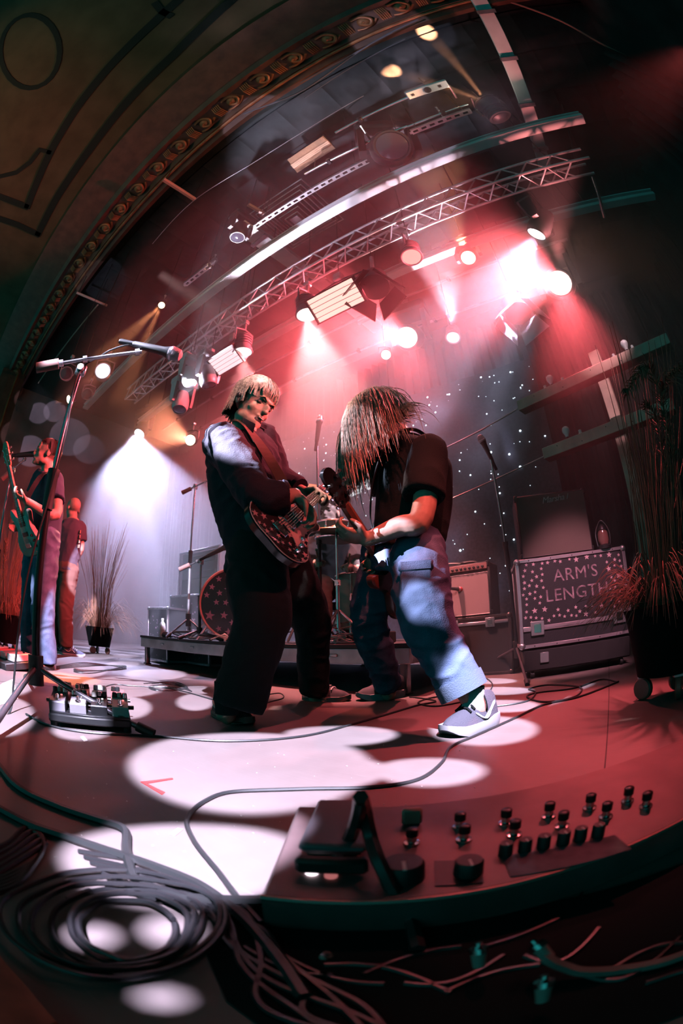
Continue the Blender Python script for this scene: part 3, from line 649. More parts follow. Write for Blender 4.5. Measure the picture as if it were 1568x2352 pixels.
# unlit lamps and barn doors
def barn(at, s, label, m):
    t = thing('barn_door_light', label, 'stage light', at); x, y, d = frame_of((0.1, -.3, -1))
    MB().lathe([(.06 * s, .24 * s), (.11 * s, .2 * s), (.125 * s, .04 * s), (.125 * s, 0)], (0, 0, 0), -d, 20).build('can', M_LAMPB, t) if False else MB().lathe([(.06 * s, -.24 * s), (.11 * s, -.2 * s), (.125 * s, -.04 * s), (.125 * s, 0)], (0, 0, 0), d, 20).build('can', M_LAMPB, t)
    for k in range(4):
        a = k * pi / 2 + .4; e = x * cos(a) + y * sin(a); f2 = -x * sin(a) + y * cos(a)
        MB().loft([[e * .125 * s + f2 * .11 * s, e * .125 * s - f2 * .11 * s, e * .132 * s - f2 * .11 * s, e * .132 * s + f2 * .11 * s], [e * .20 * s + f2 * .15 * s + d * .16 * s, e * .20 * s - f2 * .15 * s + d * .16 * s, e * .207 * s - f2 * .15 * s + d * .16 * s, e * .207 * s + f2 * .15 * s + d * .16 * s]]).build('door_flap', m, t, smooth=False)
    MB().tube([(0, 0, .2 * s), (0, 0, .42 * s)], .02 * s, 8).build('clamp', M_STEEL, t); drop(t, Vector((0, 0, .4 * s)))
    return t
barn(aty(860, 660, YT + .1), 1.15, 'dark can with open barn doors above the red glare', M_LAMPB)
barn(aty(1190, 720, 3.3), 1.1, 'can with a broad white flap below the lilac fan', M_LAMPW)
pS = atz(900, 335, 4.6); mover(pS, pS + Vector((.35, -.6, -1)), 1.9, 'large dark lamp hanging against the long white beam', None, 0)
par(aty(1040, 775, 3.9), aty(1045, 900, 3.6), .9, 'small white lamp hanging beside the blinding red one', WHITE, 1.0, body=M_LAMPW)
par(aty(886, 815, 3.6), aty(925, 850, 3.0), .6, 'small white-lit lamp tucked under the red glare', WHITE, 30, body=M_LAMPB)
mover(atd(412, 940, 4.6), atd(380, 1100, 4.4), .9, 'pale moving head glinting over the far riser corner', None, 0, body=M_LAMPW)
mover(atd(436, 880, 4.3), atd(455, 1000, 4.2), .8, 'pale lamp with a pleated yoke above the amber sidelight', None, 0, body=M_LAMPW)
mover(atd(480, 885, 4.2), atd(500, 1000, 4.2), .9, 'grey moving head behind the blond head', None, 0, body=M_LAMPG)
mover(atz(545, 545, 4.55), atz(520, 640, 3.8), .9, 'dark moving head clamped where the two white beams cross', None, 0, body=M_LAMPB)
par(atd(152, 858, 5.0), EYE + Vector((-2, 0, 1.6)), .9, 'grey can hanging left of the boom stand clutch', None, 0, body=M_LAMPG)
par(atd(200, 905, 5.4), EYE + Vector((-2, 0, 1.2)), .8, 'grey can half hidden behind the boom stand pole', None, 0, body=M_LAMPG)
# fluorescent-style batten with a fan hole
A, B = atz(935, 222, 4.9), atz(1028, 192, 4.9); t = thing('light_batten', 'pink-lit metal batten with a round fan port overhead', 'batten', (A + B) / 2); d = B - A; R = rotz(atan2(d.y, d.x))
MB().box((0, 0, .03), (d.length, .10, .06), R, bev=.008).build('housing', M_WHT, t)
MB().lathe([(.038, 0), (.038, .012), (.012, .012), (.012, 0)], (0, 0, -.012), (0, 0, 1), 16).build('fan_port', M_BLK, t)
for k in (-.36, .3): MB().box(R @ Vector((d.length * k, 0, -.002)), (.03, .03, .008), R).build('socket', M_BLK, t)
# ceiling conduit, hanging cables, overhead wires
def cable(name, label, pts, r, m=None, group=None, cat='cable', n=6, sub=8):
    P = smooth_path(pts, sub); o = sum(P, Vector()) / len(P); o = P[len(P) // 2].copy()
    mb = MB().tube([p - o for p in P], r, n); b = mb.build(name, m or M_RUB); b.location = o
    return tag(b, label, cat, group)
M_COND = mat('conduit_red_lit', (0.34, 0.16, 0.13), .5)  # red stage light put into the base colour
cable('ceiling_conduit', 'thin red-lit conduit curving along the dark upper corner', [atz(1120, -10, 5.35), atz(1280, 45, 5.3), atz(1380, 100, 5.2), atz(1480, 150, 5.1), atz(1600, 215, 5.0)], .014, M_COND)
cable('hanging_cable', 'loose thin wire drooping under the proscenium moulding', [atz(835, 220, 5.2), atz(700, 300, 5.1), atz(580, 375, 5.0), atz(440, 465, 4.95), atz(350, 560, 4.9)], .004, M_STEEL)
cable('hanging_cable', 'wire dropping from the long beam to the truss', [atz(412, 745, 4.4), atz(440, 770, 4.1), aty(462, 785, YT)], .004, M_STEEL)
cable('hanging_cable', 'bundle of wires dangling by the red-lit beam', [atz(1290, 240, 5.2), atz(1312, 330, 4.7), atd(1330, 400, 2.8)], .012)
cable('hanging_cable', 'twin bright pipe crossing the free end of the rear beam', [atz(1360, 405, 4.1), atz(1375, 450, 4.0), atz(1388, 500, 3.9)], .018, M_CHR)
for (q, r_, lab) in ([((560, 262), (700, 205), (860, 95), (960, 45)), .010, 'glossy cable closest under the moulding'], [((690, 190), (800, 130), (900, 75)), .008, 'second glossy cable under the moulding'], [((700, 225), (790, 165), (930, 90)), .006, 'thin bright wire under the moulding']):
    cable('overhead_cable', lab, [atz(a, b, 5.15) for a, b in q], r_, mat('glossy_cable', (.12, .12, .14), .2, spec=.8))
for k, (px, py, px2, py2, rr) in enumerate(((375, 412, 447, 458, .03), (88, 880, 225, 700, .012), (345, 765, 330, 800, .01), (176, 672, 246, 702, .02), (570, 470, 605, 490, .03), (1292, 485, 1310, 470, .02))):
    A, B = atz(px, py, 4.9), atz(px2, py2, 4.9)
    t = thing('hanger_bar', ['brown hanger bar by the moulding', 'long thin red-lit rod at the far left', 'tiny hanger rod beside the beam', 'short red-lit bar far over the singer', 'pair-marked hanger bar above the diffuser', 'short bar at the rear beam break'][k], 'bar', (A + B) / 2); h = (B - A) / 2; MB().tube([-h, h], rr, 6).build('rod', mat('hanger_tan', (.35, .22, .18), .6), t); drop(t, -h * .9); drop(t, h * .9)
# ceiling glow dots from the front projector
for (q, r_, e) in (((632, 282), 5, 900), ((935, 78), 4, 900), ((800, 405), 6, 900), ((905, 490), 5, 600), ((985, 210), 3, 300), ((1050, 320), 4.5, 500), ((235, 640), 4, 500)):
    spot('pattern_projector_light', (-2.2, -.9, .4), atz(*q, 5.6), e * .6, (.8, .72, 1.0), r_ * 2.0, .12, .02)
# far-side wall dots
for (q, r_) in (((55, 1020), 5), ((140, 985), 6), ((75, 935), 3.5), ((180, 1010), 4.5), ((110, 930), 3.5)):
    spot('pattern_projector_light', (-2.0, -2.5, 2.6), atd(*q, 9.5), 900, (.85, .75, 1.0), r_, .1, .02)

# added uplights that brighten the white steel and the moulding
spot('added_uplight', atd(412, 930, 4.4), atz(600, 590, 4.4), 1100, (.88, .82, 1.0), 44, .6, .05)
spot('added_uplight', aty(1040, 740, 3.6), atz(950, 395, 4.4), 700, (.95, .70, .85), 46, .6, .05)
spot('added_uplight', atz(1118, 236, 4.5) + Vector((0, -.1, -.1)), (-3.2, .5, 5.3), 110, (1, .42, .2), 70, .8, .05)
spot('added_uplight', aty(1284, 600, 2.9), atz(1180, 160, 4.85), 140, (1, .25, .25), 50, .6, .05)

spot('added_red_fill', (-4.6, 4.7, 4.7), (-8.2, 3.3, 2.2), 1500, (1, .16, .17), 66, .8, .05)  # added red fill for the far haze, no lamp hangs there
spot('added_red_fill', pN + Vector((.1, -.1, -.1)), atd(70, 1120, 3.3), 170, (1, .22, .2), 36, .8, .05)  # added red fill on the singer, set beside the pale can

spot('added_side_fill', (1.6, 1.1, 2.3), atd(592, 945, 1.78), 260, (1, .42, .40), 5.5, .5, .05)  # added pink fill on the blond player's face
spot('added_plank_fill', (.4, -.8, 4.6), atd(1400, 850, 3.0), 700, (1, .62, .68), 9, .3, .04)  # added spot to brighten the planks
spot('added_side_fill', (2.3, .9, 3.3), (-1.15, 1.5, 1.15), 300, (1, .13, .12), 26, .8, .08)  # added red fill on both players from the side
spot('added_side_fill', (-3.9, .3, 3.6), (-.85, 1.5, 1.0), 70, (1, .14, .13), 18, .8, .08)  # added weak red fill from the opposite side

# ================================================================ people
def remeshed(mb, voxel, iters=4, fac=.5):
    me = bpy.data.meshes.new('tmp'); me.from_pydata(mb.v, [], mb.f)
    bm = bmesh.new(); bm.from_mesh(me); bmesh.ops.recalc_face_normals(bm, faces=bm.faces); bm.to_mesh(me); bm.free()
    o = bpy.data.objects.new('tmp', me); COL.objects.link(o)
    r = o.modifiers.new('r', 'REMESH'); r.mode = 'VOXEL'; r.voxel_size = voxel; r.use_smooth_shade = True
    s = o.modifiers.new('s', 'SMOOTH'); s.factor = fac; s.iterations = iters
    bpy.context.view_layer.update()
    out = bpy.data.meshes.new_from_object(o.evaluated_get(bpy.context.evaluated_depsgraph_get()))
    bpy.data.objects.remove(o); bpy.data.meshes.remove(me)
    bm = bmesh.new(); bm.from_mesh(out); left = set(bm.verts); isl = []
    while left:
        st = [left.pop()]; cur = [st[0]]
        while st:
            for e_ in st.pop().link_edges:
                for v_ in e_.verts:
                    if v_ in left: left.discard(v_); st.append(v_); cur.append(v_)
        isl.append(cur)
    if len(isl) > 1:
        isl.sort(key=len); bmesh.ops.delete(bm, geom=[v_ for i_ in isl[:-1] for v_ in i_], context='VERTS'); bm.to_mesh(out)
    bm.free()
    out.polygons.foreach_set('use_smooth', [True] * len(out.polygons)); return out
def wrinkle(me, amp, sc=(14, 14, 9), seed=0.0, amp2=0.0):
    nr = [v.normal.copy() for v in me.vertices]
    for v, n in zip(me.vertices, nr):
        p = v.co; q = Vector((p.x * sc[0] + seed, p.y * sc[1], p.z * sc[2]))
        w = noise.noise(q + Vector((0, 0, 1.2 * noise.noise(q * .5)))); h = (1 - abs(w) * 2.2) * amp + noise.noise(q * .35) * amp * 1.2
        if amp2: h += noise.noise(q * 3.1) * amp2
        v.co = p + n * h
    me.update()
def finish(me, name, m, parent, off):
    me.transform(Matrix.Translation(-off)); me.materials.clear(); me.materials.append(m); return link(name, me, parent)
def chain(mb, pts, rad, n=14, sub=5, tail=True):
    P = smooth_path(pts, sub); R = lerp_list(rad, sub); mb.tube(P, R, n); mb.ell(P[0], R[0], n=n, m=8)
    if tail: mb.ell(P[-1], R[-1], n=n, m=8)
def torso(mb, secs, sub=5, n=20, pw=2.5):
    """secs: (centre, lateral, front, half width, half depth)"""
    C = smooth_path([s[0] for s in secs], sub); lat = smooth_path([s[1] for s in secs], sub); fr = smooth_path([s[2] for s in secs], sub); hw = lerp_list([s[3] for s in secs], sub); hd = lerp_list([s[4] for s in secs], sub)
    rings = []
    for c, l, f, a, b in zip(C, lat, fr, hw, hd):
        l = l.normalized(); f = (f - l * f.dot(l)).normalized(); ring = []
        for k in range(n):
            q = 2 * pi * k / n; cx, sy = cos(q), sin(q)
            ring.append(c + l * a * math.copysign(abs(cx) ** (2 / pw), cx) + f * b * math.copysign(abs(sy) ** (2 / pw), sy))
        rings.append(ring)
    mb.loft(rings)
def head_pieces(mb, c, f, u, s=1.0, ears=True, jaw_open=0.0):
    f = f.normalized(); u = (u - f * u.dot(f)).normalized(); r = f.cross(u); R = basis(r, f, u)
    def e(x, y, z, a, b, d, rx=0): mb.ell(c + (r * x + f * y + u * z) * s, (a * s, b * s, d * s), R @ Matrix.Rotation(rx, 3, 'X'), n=18, m=12)
    e(0, -.012, .035, .076, .096, .084); e(0, .026, -.035, .058, .066, .07); e(0, .052, -.078 - jaw_open * .4, .042, .042, .034)
    e(0, .078, -.098 - jaw_open, .022, .018, .018); e(0, .094, -.022, .012, .02, .024, -.3); e(0, .102, -.036, .015, .014, .011)
    e(0, .082, .016, .045, .014, .012); e(0, .074, .045, .05, .02, .03)
    for sg in (-1, 1):
        e(sg * .033, .054, -.034, .025, .026, .024); e(sg * .036, .018, -.064 - jaw_open * .4, .022, .046, .032)
        if ears: e(sg * .077, -.008, -.012, .009, .02, .032, .15)
    e(0, .086, -.060, .022, .012, .007); e(0, .082, -.076 - jaw_open, .020, .012, .008)
    return R
def face_parts(parent, off, c, f, u, s=1.0, jaw_open=0.0, brow=None, closed=False):
    f = f.normalized(); u = (u - f * u.dot(f)).normalized(); r = f.cross(u); R = basis(r, f, u)
    P = lambda x, y, z: c + (r * x + f * y + u * z) * s - off
    for sg in (-1, 1):
        MB().ell(P(sg * .032, .0735, -.004), (.0135 * s, .010 * s, (.004 if closed else .009) * s), R).build('eye', mat('eye_dark', (.12, .09, .08), .25), parent)
        MB().tube([P(sg * .014, .094, .012), P(sg * .032, .094, .020), P(sg * .052, .080, .012)], [.002 * s, .0035 * s, .002 * s], 6).build('eyebrow', brow or mat('brow_brown', (.10, .05, .03), .8), parent)
    if jaw_open > 0:
        MB().ell(P(0, .080, -.068 - jaw_open * .5), (.025 * s, .013 * s, (.007 + jaw_open * .5) * s), R).build('mouth', mat('mouth_dark', (.05, .012, .012), .5), parent)
        MB().box(P(0, .095, -.066), (.030 * s, .006 * s, .006 * s), R, bev=.002).build('teeth', mat('teeth', (.75, .68, .62), .4), parent)
    else: MB().tube([P(-.022, .088, -.069), P(0, .096, -.068), P(.022, .088, -.069)], .0035 * s, 6).build('lips', mat('lips', (.35, .12, .11), .5), parent)
def hand_pieces(mb, w, d, nrm, side, curl=.6, s=1.0, thumb_in=.5, spread=.1):
    """w wrist, d direction of the fingers, nrm palm normal (fingers curl that way); side=+1 thumb on the lateral side"""
    d = Vector(d).normalized(); nrm = Vector(nrm); nrm = (nrm - d * nrm.dot(d)).normalized(); lat = d.cross(nrm) * side; R = basis(lat, d, nrm)
    mb.ell(w + d * .048 * s, (.040 * s, .052 * s, .016 * s), R, n=14, m=10); mb.ell(w + d * .075 * s, (.041 * s, .022 * s, .013 * s), R, n=14, m=8); mb.ell(w + d * .03 * s + lat * .022 * s + nrm * .008 * s, (.018 * s, .03 * s, .015 * s), R, n=12, m=8)
    for k, (off, ln) in enumerate(((.030, .074), (.010, .084), (-.010, .078), (-.029, .060))):
        p = w + d * (.088 - .006 * abs(k - 1)) * s + lat * off * s; a = 0; dd = (d + lat * (off * spread * 12)).normalized(); pts = [p - dd * .012 * s]; pts.append(p)
        for seg, q in ((.45, .55), (.32, 1.0), (.23, .9)):
            a += curl * q * (1 + .08 * k); v = dd * cos(a) + nrm * sin(a); p = p + v * ln * seg * s; pts.append(p)
        chain(mb, pts, [.0095 * s, .0095 * s, .0085 * s, .0078 * s, .0068 * s], n=8, sub=3)
    p = w + d * .025 * s + lat * .032 * s; v1 = (d * .6 + lat * .75 + nrm * .25).normalized(); v2 = (d * .85 + lat * (.4 - thumb_in) + nrm * (.2 + thumb_in)).normalized(); v3 = (d * .8 + lat * (.1 - thumb_in) + nrm * (.2 + thumb_in)).normalized()
    chain(mb, [p - v1 * .01 * s, p + v1 * .032 * s, p + v1 * .032 * s + v2 * .03 * s, p + v1 * .032 * s + v2 * .03 * s + v3 * .024 * s], [.014 * s, .0115 * s, .010 * s, .008 * s], n=8, sub=3)

def shoe(parent, heel, toe, w, up_m, sole_m, style, off, lace_m=None, ankle=None):
    """heel/toe: ground points; upper, sole, laces, stripe as parts"""
    heel, toe = Vector(heel), Vector(toe); d = toe - heel; L = d.length; f = d / L; l = f.cross(Vector((0, 0, 1))).normalized(); u = l.cross(f); B = heel - off
    P = lambda t, x, z: B + f * (t * L) + l * x + u * z
    def out(t):   # half width along the length
        return w * (.34 + .16 * t ** .5 + .12 * sin(pi * min(1, t * 1.05))) * (1 - max(0, (t - .78) / .22) ** 2 * .62) * (1 if t > .06 else .72)
    grp = thing('shoe', None, None, (0, 0, 0)) if False else None
    sh = .034 if style == 'runner' else .024
    top = [(0, .085), (.08, .10), (.2, .105), (.33, .108), (.45, .086), (.6, .060), (.75, .044), (.88, .035), (1.0, .016)] if style == 'runner' else [(0, .075), (.08, .085), (.2, .08), (.33, .085), (.45, .078), (.6, .058), (.75, .042), (.88, .034), (1.0, .016)]
    rings = []
    for t, h in top:
        o_ = out(t) * .93; rings.append([P(.02 + t * .955, o_ * cos(a) * (1 if sin(a) < .3 else .85), sh + max(0, h * (sin(a) if sin(a) > 0 else 0)) - (.004 if sin(a) <= 0 else 0)) for a in [2 * pi * k / 14 for k in range(14)]])
    up = MB().loft(rings).build('shoe_upper', up_m, parent)
    rings = []
    ts = [0, .04, .12, .25, .4, .55, .7, .82, .92, .98, 1.0]
    for t in ts:
        o_ = out(t) * (1.02 if style != 'runner' else 1.07) * (.55 if t in (0, 1.0) else 1); zt = sh + (.010 if style == 'runner' and t < .35 else .003) + (.012 * max(0, t - .85) / .15); zb = .001 + (.03 * max(0, t - .8) ** 2 / .04 if style == 'runner' else .010 * max(0, t - .85) / .15) + (.012 * (1 - t / .08) if style == 'runner' and t < .08 else 0)
        rings.append([P(t, -o_, zt), P(t, -o_ * 1.03, (zt + zb) / 2), P(t, -o_ * .96, zb), P(t, o_ * .96, zb), P(t, o_ * 1.03, (zt + zb) / 2), P(t, o_, zt)])
    so = MB().loft(rings).build('shoe_sole', sole_m, parent)
    def sf(t, z):
        for (ta, ha), (tb, hb) in zip(top, top[1:]):
            if ta <= t <= tb: h = ha + (hb - ha) * (t - ta) / (tb - ta); break
        return out(t) * (.93 if z < .3 * h else .82) * sqrt(max(.02, 1 - (z / h) ** 2)) + .002
    if style == 'skate':
        [MB().tube([P(t, g_ * out(t) * 1.05, sh * .55) for t in ts[1:-1]], .0018, 4).build('foxing_line', mat('sole_line', (.05, .04, .04), .6), so) for g_ in (-1, 1)]
        for sg in (-1, 1): MB().tube(smooth_path([P(.12, sg * sf(.12, .045), sh + .045), P(.3, sg * sf(.3, .025), sh + .025), P(.42, sg * sf(.42, .048), sh + .048), P(.55, sg * sf(.55, .02), sh + .02)], 4), .005, 6).build('side_stripe', M_OFFW, up)
    elif style == 'runner':
        for sg in (-1, 1):
            MB().tube(smooth_path([P(.60, sg * sf(.60, .038), sh + .038), P(.50, sg * sf(.50, .014), sh + .014), P(.40, sg * sf(.40, .026), sh + .026), P(.16, sg * sf(.16, .06), sh + .06)], 5), [.0015] + [.0035] * 5 + [.007] * 5 + [.005] * 4 + [.0015], 6).build('check_mark', mat('shoe_mark', (.8, .8, .84), .5), up)
    if lace_m:
        for k in range(5):
            t = .36 + .07 * k; h = next(ha + (hb - ha) * (t - ta) / (tb - ta) for (ta, ha), (tb, hb) in zip(top, top[1:]) if ta <= t <= tb)
            MB().tube([P(t + .02, -out(t) * .56, sh + h * .78), P(t + .012, -out(t) * .3, sh + h * 1.0), P(t + .01, 0, sh + h * 1.05), P(t + .006, out(t) * .3, sh + h * 1.0), P(t, out(t) * .56, sh + h * .78)], .004, 6).build('lace', lace_m, up)
        for sg in (-1, 1): MB().tube(smooth_path([P(.36, 0, sh + .09), P(.40, sg * .03, sh + .10), P(.44, sg * .055, sh + .07), P(.40, sg * .05, sh + .035), P(.37, sg * .02, sh + .085)], 4), .003, 6).build('lace', lace_m, up)
    if ankle is not None: pass
    return up

M_SKIN = mat('skin', (.60, .36, .28), .5, vary=(40, .08), bump=(120, .05))
M_SKIN2 = mat('skin_tan', (.55, .34, .27), .5, vary=(30, .1))
M_BLACKT = mat('black_cotton', (.018, .026, .028), .9, bump=(180, .25), spec=.12)
M_PANT = mat('black_trousers', (.018, .026, .028), .85, bump=(150, .2), spec=.12)
M_JACK = mat('charcoal_overshirt', (.036, .036, .048), .85, bump=(170, .25), spec=.12)
M_JEAN = mat('blue_denim', (.11, .155, .26), .85, vary=(14, .22), bump=(220, .3), spec=.12)
M_WSOCK = mat('white_sock', (.75, .74, .76), .9)

def strands(name, roots, steps, seg, m, parent, off, push, grav, r0=.003, seed=1, curl=.0):
    """roots: (point, direction); push(p) keeps a point outside the head and shoulders"""
    rs = random.Random(seed); mb = MB()
    for (p, d) in roots:
        p = Vector(p); d = Vector(d).normalized(); P = [p.copy()]; nst = max(4, int(steps * rs.uniform(.72, 1.12))); ph = rs.uniform(0, 9)
        for i in range(nst):
            g = grav(p, i / nst) if callable(grav) else grav
            d = (d + g * .30 + Vector((rs.gauss(0, 1), rs.gauss(0, 1), rs.gauss(0, .6))) * (.035 + curl * .07)).normalized()
            p = push(p + d * seg); P.append(p.copy())
        r = r0 * rs.uniform(.7, 1.25); mb.tube([q - off for q in P], [r * (1 if i < len(P) - 3 else (len(P) - i) / 4) for i in range(len(P))], 3)
    return tag(mb.build(name, m, parent), kind='stuff')

# ---------------------------------------------------------------- the blond guitarist (facing the other guitarist)
def guitarist_blond():
    A = lambda px, py, d: atd(px, py, d)
    pel, abd, che, nek = A(612, 1255, 1.90), A(588, 1160, 1.88), A(565, 1050, 1.84), A(553, 985, 1.81)
    hipR, hipL = A(588, 1268, 1.80), A(640, 1262, 2.02)
    shR, shL = A(512, 1012, 1.70), A(600, 1006, 1.98)
    elR, wrR = A(592, 1140, 1.56), A(676, 1138, 1.58)
    elL, wrL = A(640, 1098, 2.02), A(700, 1132, 1.93)
    kR, aR = A(590, 1430, 1.70), A(522, 1622, 1.68)
    kL, aL = A(715, 1425, 2.16), A(722, 1586, 2.40)
    off = Vector(((aR.x + aL.x) / 2, (aR.y + aL.y) / 2, 0))
    lat = (hipL - hipR).normalized(); fr = Vector((-lat.y, lat.x, 0)); fr = fr if fr.dot(elL - che) > 0 else -fr
    pr = A(640, 1010, 1.80) - A(560, 1010, 1.86); pr.z = 0; pr.normalize()           # facing: to the right in the picture
    toward = Vector((-EYE.x, -EYE.y, 0)); tocam = (EYE - nek); tocam.z = 0; tocam.normalize()
    hc = A(580, 929, 1.79); hf = (pr * .80 + tocam * .42 + Vector((0, 0, -.42))).normalized(); hu = (Vector((0, 0, 1)) + pr * .45).normalized()
    mb = MB()
    torso(mb, [(pel, lat, fr, .15, .10), (abd, lat, fr, .14, .10), (che, (shL - shR).normalized(), fr, .16, .11), (nek - Vector((0, 0, .03)), (shL - shR).normalized(), fr, .09, .07)])
    chain(mb, [nek - Vector((0, 0, .03)), nek + (hc - nek) * .5, hc], [.058, .053, .05])
    head_pieces(mb, hc, hf, hu, 1.12, jaw_open=.026)
    chain(mb, [shR, elR, wrR], [.058, .043, .030]); chain(mb, [shL, elL, wrL], [.058, .042, .030])
    dR = A(722, 1185, 1.60) - wrR; hand_pieces(mb, wrR, dR, A(700, 1230, 1.60) - wrR + Vector((0, 0, -.05)) + fr * .02, -1, .75, 1.05, .5)
    dL = A(742, 1128, 1.86) - wrL; hand_pieces(mb, wrL, dL, Vector((0, 0, -1)) + tocam * .5, 1, .85, 1.05, .5)
    for h, k, a in ((hipR, kR, aR), (hipL, kL, aL)): chain(mb, [h, k, a, a - Vector((0, 0, .04))], [.085, .06, .042, .035])
    me = remeshed(mb, .005, 5); body = finish(me, 'person', M_SKIN, None, off); body.location = off
    tag(body, 'blond guitarist in dark overshirt bending toward the long-haired player', 'person')
    face_parts(body, off, hc, hf, hu, 1.12, .026, mat('brow_fair', (.38, .24, .14), .8))
    # hair: bowl cut
    f = hf; u = (hu - f * hu.dot(f)).normalized(); r = f.cross(u); R = basis(r, f, u); cc = hc + (f * -.014 + u * .040) * 1.12; rr = Vector((.088, .108, .094)) * 1.10
    M_HB = mat('blond_hair', (.62, .46, .37), .42, vary=(90, .5, (.85, .72, .62))); rs = random.Random(5)
    shell = MB(); rings = []
    for i in range(11):
        th = pi * (i / 10) * .60; rings.append([cc - off + R @ Vector((rr.x * sin(th) * cos(2 * pi * k / 24), rr.y * sin(th) * sin(2 * pi * k / 24), rr.z * cos(th))) * .985 - R @ Vector((0, max(0, sin(2 * pi * k / 24)) * .010, 0)) for k in range(24)])
    shell.loft(rings); hairo = shell.build('hair', M_HB, body)
    mb = MB()
    for k in range(900):
        ph = rs.uniform(0, 2 * pi); t0 = rs.uniform(0, .55); front = sin(ph); tend = (1.45 if front > .45 else 1.75 if front > .15 else 2.2 if front > -.2 else 2.75) + rs.uniform(-.2, .2); P = []; wob = rs.uniform(-.4, .4); lift = rs.uniform(1.0, 1.10)
        for i in range(9):
            t = i / 8; th = t0 + (tend - t0) * t; p2 = ph + wob * t; sq = 1 if th < pi / 2 else 1 + .06 * (th - pi / 2)
            zz = rr.z * cos(th) if th < pi / 2 else -rr.z * .95 * (th - pi / 2)
            rad = sin(th) if th < pi / 2 else 1.0 - .05 * (th - pi / 2)
            P.append(cc - off + R @ Vector((rr.x * rad * cos(p2) * lift, rr.y * rad * sin(p2) * lift, zz * lift)))
        mb.tube(P, [.003, .0042, .0045, .0045, .0042, .004, .0034, .0026, .001], 3)
    tag(mb.build('hair_strands', M_HB, hairo), kind='stuff')
    MB().ell(hc + (r * -.088 * (1 if (r.dot(tocam) < 0) else -1) + f * -.004 + u * -.010) * 1.12 - off, (.012, .014, .016), R).build('in_ear_monitor', M_BLK, body)
    # overshirt
    mb = MB(); up = Vector((0, 0, 1))
    torso(mb, [(pel - up * .10 - pr * .01, lat, fr, .215, .155), (pel, lat, fr, .215, .16), (abd - pr * .02, lat, fr, .205, .165), (che - pr * .015, (shL - shR).normalized(), fr, .195, .15), ((che * .35 + nek * .65) - pr * .02, (shL - shR).normalized(), fr, .165, .115), (nek - up * .015, (shL - shR).normalized(), fr, .085, .08)])
    for s, e, w2 in ((shR, elR, wrR), (shL, elL, wrL)):
        chain(mb, [s - up * .01, (s * .55 + e * .45), e, e + (w2 - e) * .72], [.092, .083, .075, .062], tail=False)
    me = remeshed(mb, .008, 3); wrinkle(me, .0065, (13, 13, 17), 2.0, .0015); sh = finish(me, 'overshirt', M_JACK, body, off)
    for sg in (-1, 1):   # collar wings and plain cuffs
        q = nek + fr * .045 + lat * sg * .06 - off
        MB().loft([[q + Vector((0, 0, .035)), q + lat * sg * .01 + Vector((0, 0, .035)), q + lat * sg * .012, q], [q + fr * .06 + lat * sg * -.01 + Vector((0, 0, -.01)), q + fr * .065 + lat * sg * .0 + Vector((0, 0, -.01)), q + fr * .06 + lat * sg * .005 + Vector((0, 0, -.055)), q + fr * .055 - lat * sg * .005 + Vector((0, 0, -.055))]]).build('collar', M_JACK, sh)
    for e, w2 in ((elR, wrR), (elL, wrL)):
        a = e + (w2 - e) * .70 - off; b = e + (w2 - e) * .80 - off; MB().tube([a, b], [.064, .058], 16).build('cuff', M_JACK, sh)
    # trousers
    mb = MB()
    torso(mb, [(pel + up * .10, lat, fr, .17, .125), (pel, lat, fr, .185, .14), (pel - up * .10, lat, fr, .18, .14)])
    kRw = A(600, 1430, 1.70); chain(mb, [hipR + up * .02, (hipR + kRw) / 2, kRw, A(570, 1530, 1.70), A(545, 1622, 1.69)], [.125, .128, .118, .104, .102], n=18, tail=False)
    chain(mb, [hipL + up * .02, (hipL + kL) / 2, kL, (kL + aL) / 2, aL + up * .0], [.125, .115, .098, .084, .08], n=18, tail=False)
    me = remeshed(mb, .009, 3); wrinkle(me, .007, (10, 10, 13), 7.0, .0015); tr_ = finish(me, 'trousers', M_PANT, body, off)
    M_SK = mat('dark_suede', (.06, .055, .065), .8, vary=(20, .3)); M_SOLE = mat('gum_sole', (.30, .20, .19), .7, vary=(30, .2))
    MB().tube([aR + Vector((0, 0, .1)) - off, aR - Vector((0, 0, .03)) - off], .05, 14).build('sock', M_PANT, body); MB().tube([aL + Vector((0, 0, .1)) - off, aL - Vector((0, 0, .03)) - off], .05, 14).build('sock', M_PANT, body)
    h1, t1 = atz(498, 1640), atz(588, 1672); shoe(body, h1, h1 + (t1 - h1).normalized() * .285, .105, M_SK, M_SOLE, 'skate', off, M_OFFW)
    h2, t2 = atz(695, 1606), atz(820, 1610); shoe(body, h2, h2 + (t2 - h2).normalized() * .285, .105, M_SK, M_SOLE, 'skate', off, M_WSOCK)
    return dict(pel=pel, che=che, nek=nek, shL=shL, shR=shR, fr=fr, lat=lat, pr=pr, tocam=tocam, off=off, wrR=wrR, wrL=wrL)
BL = guitarist_blond()

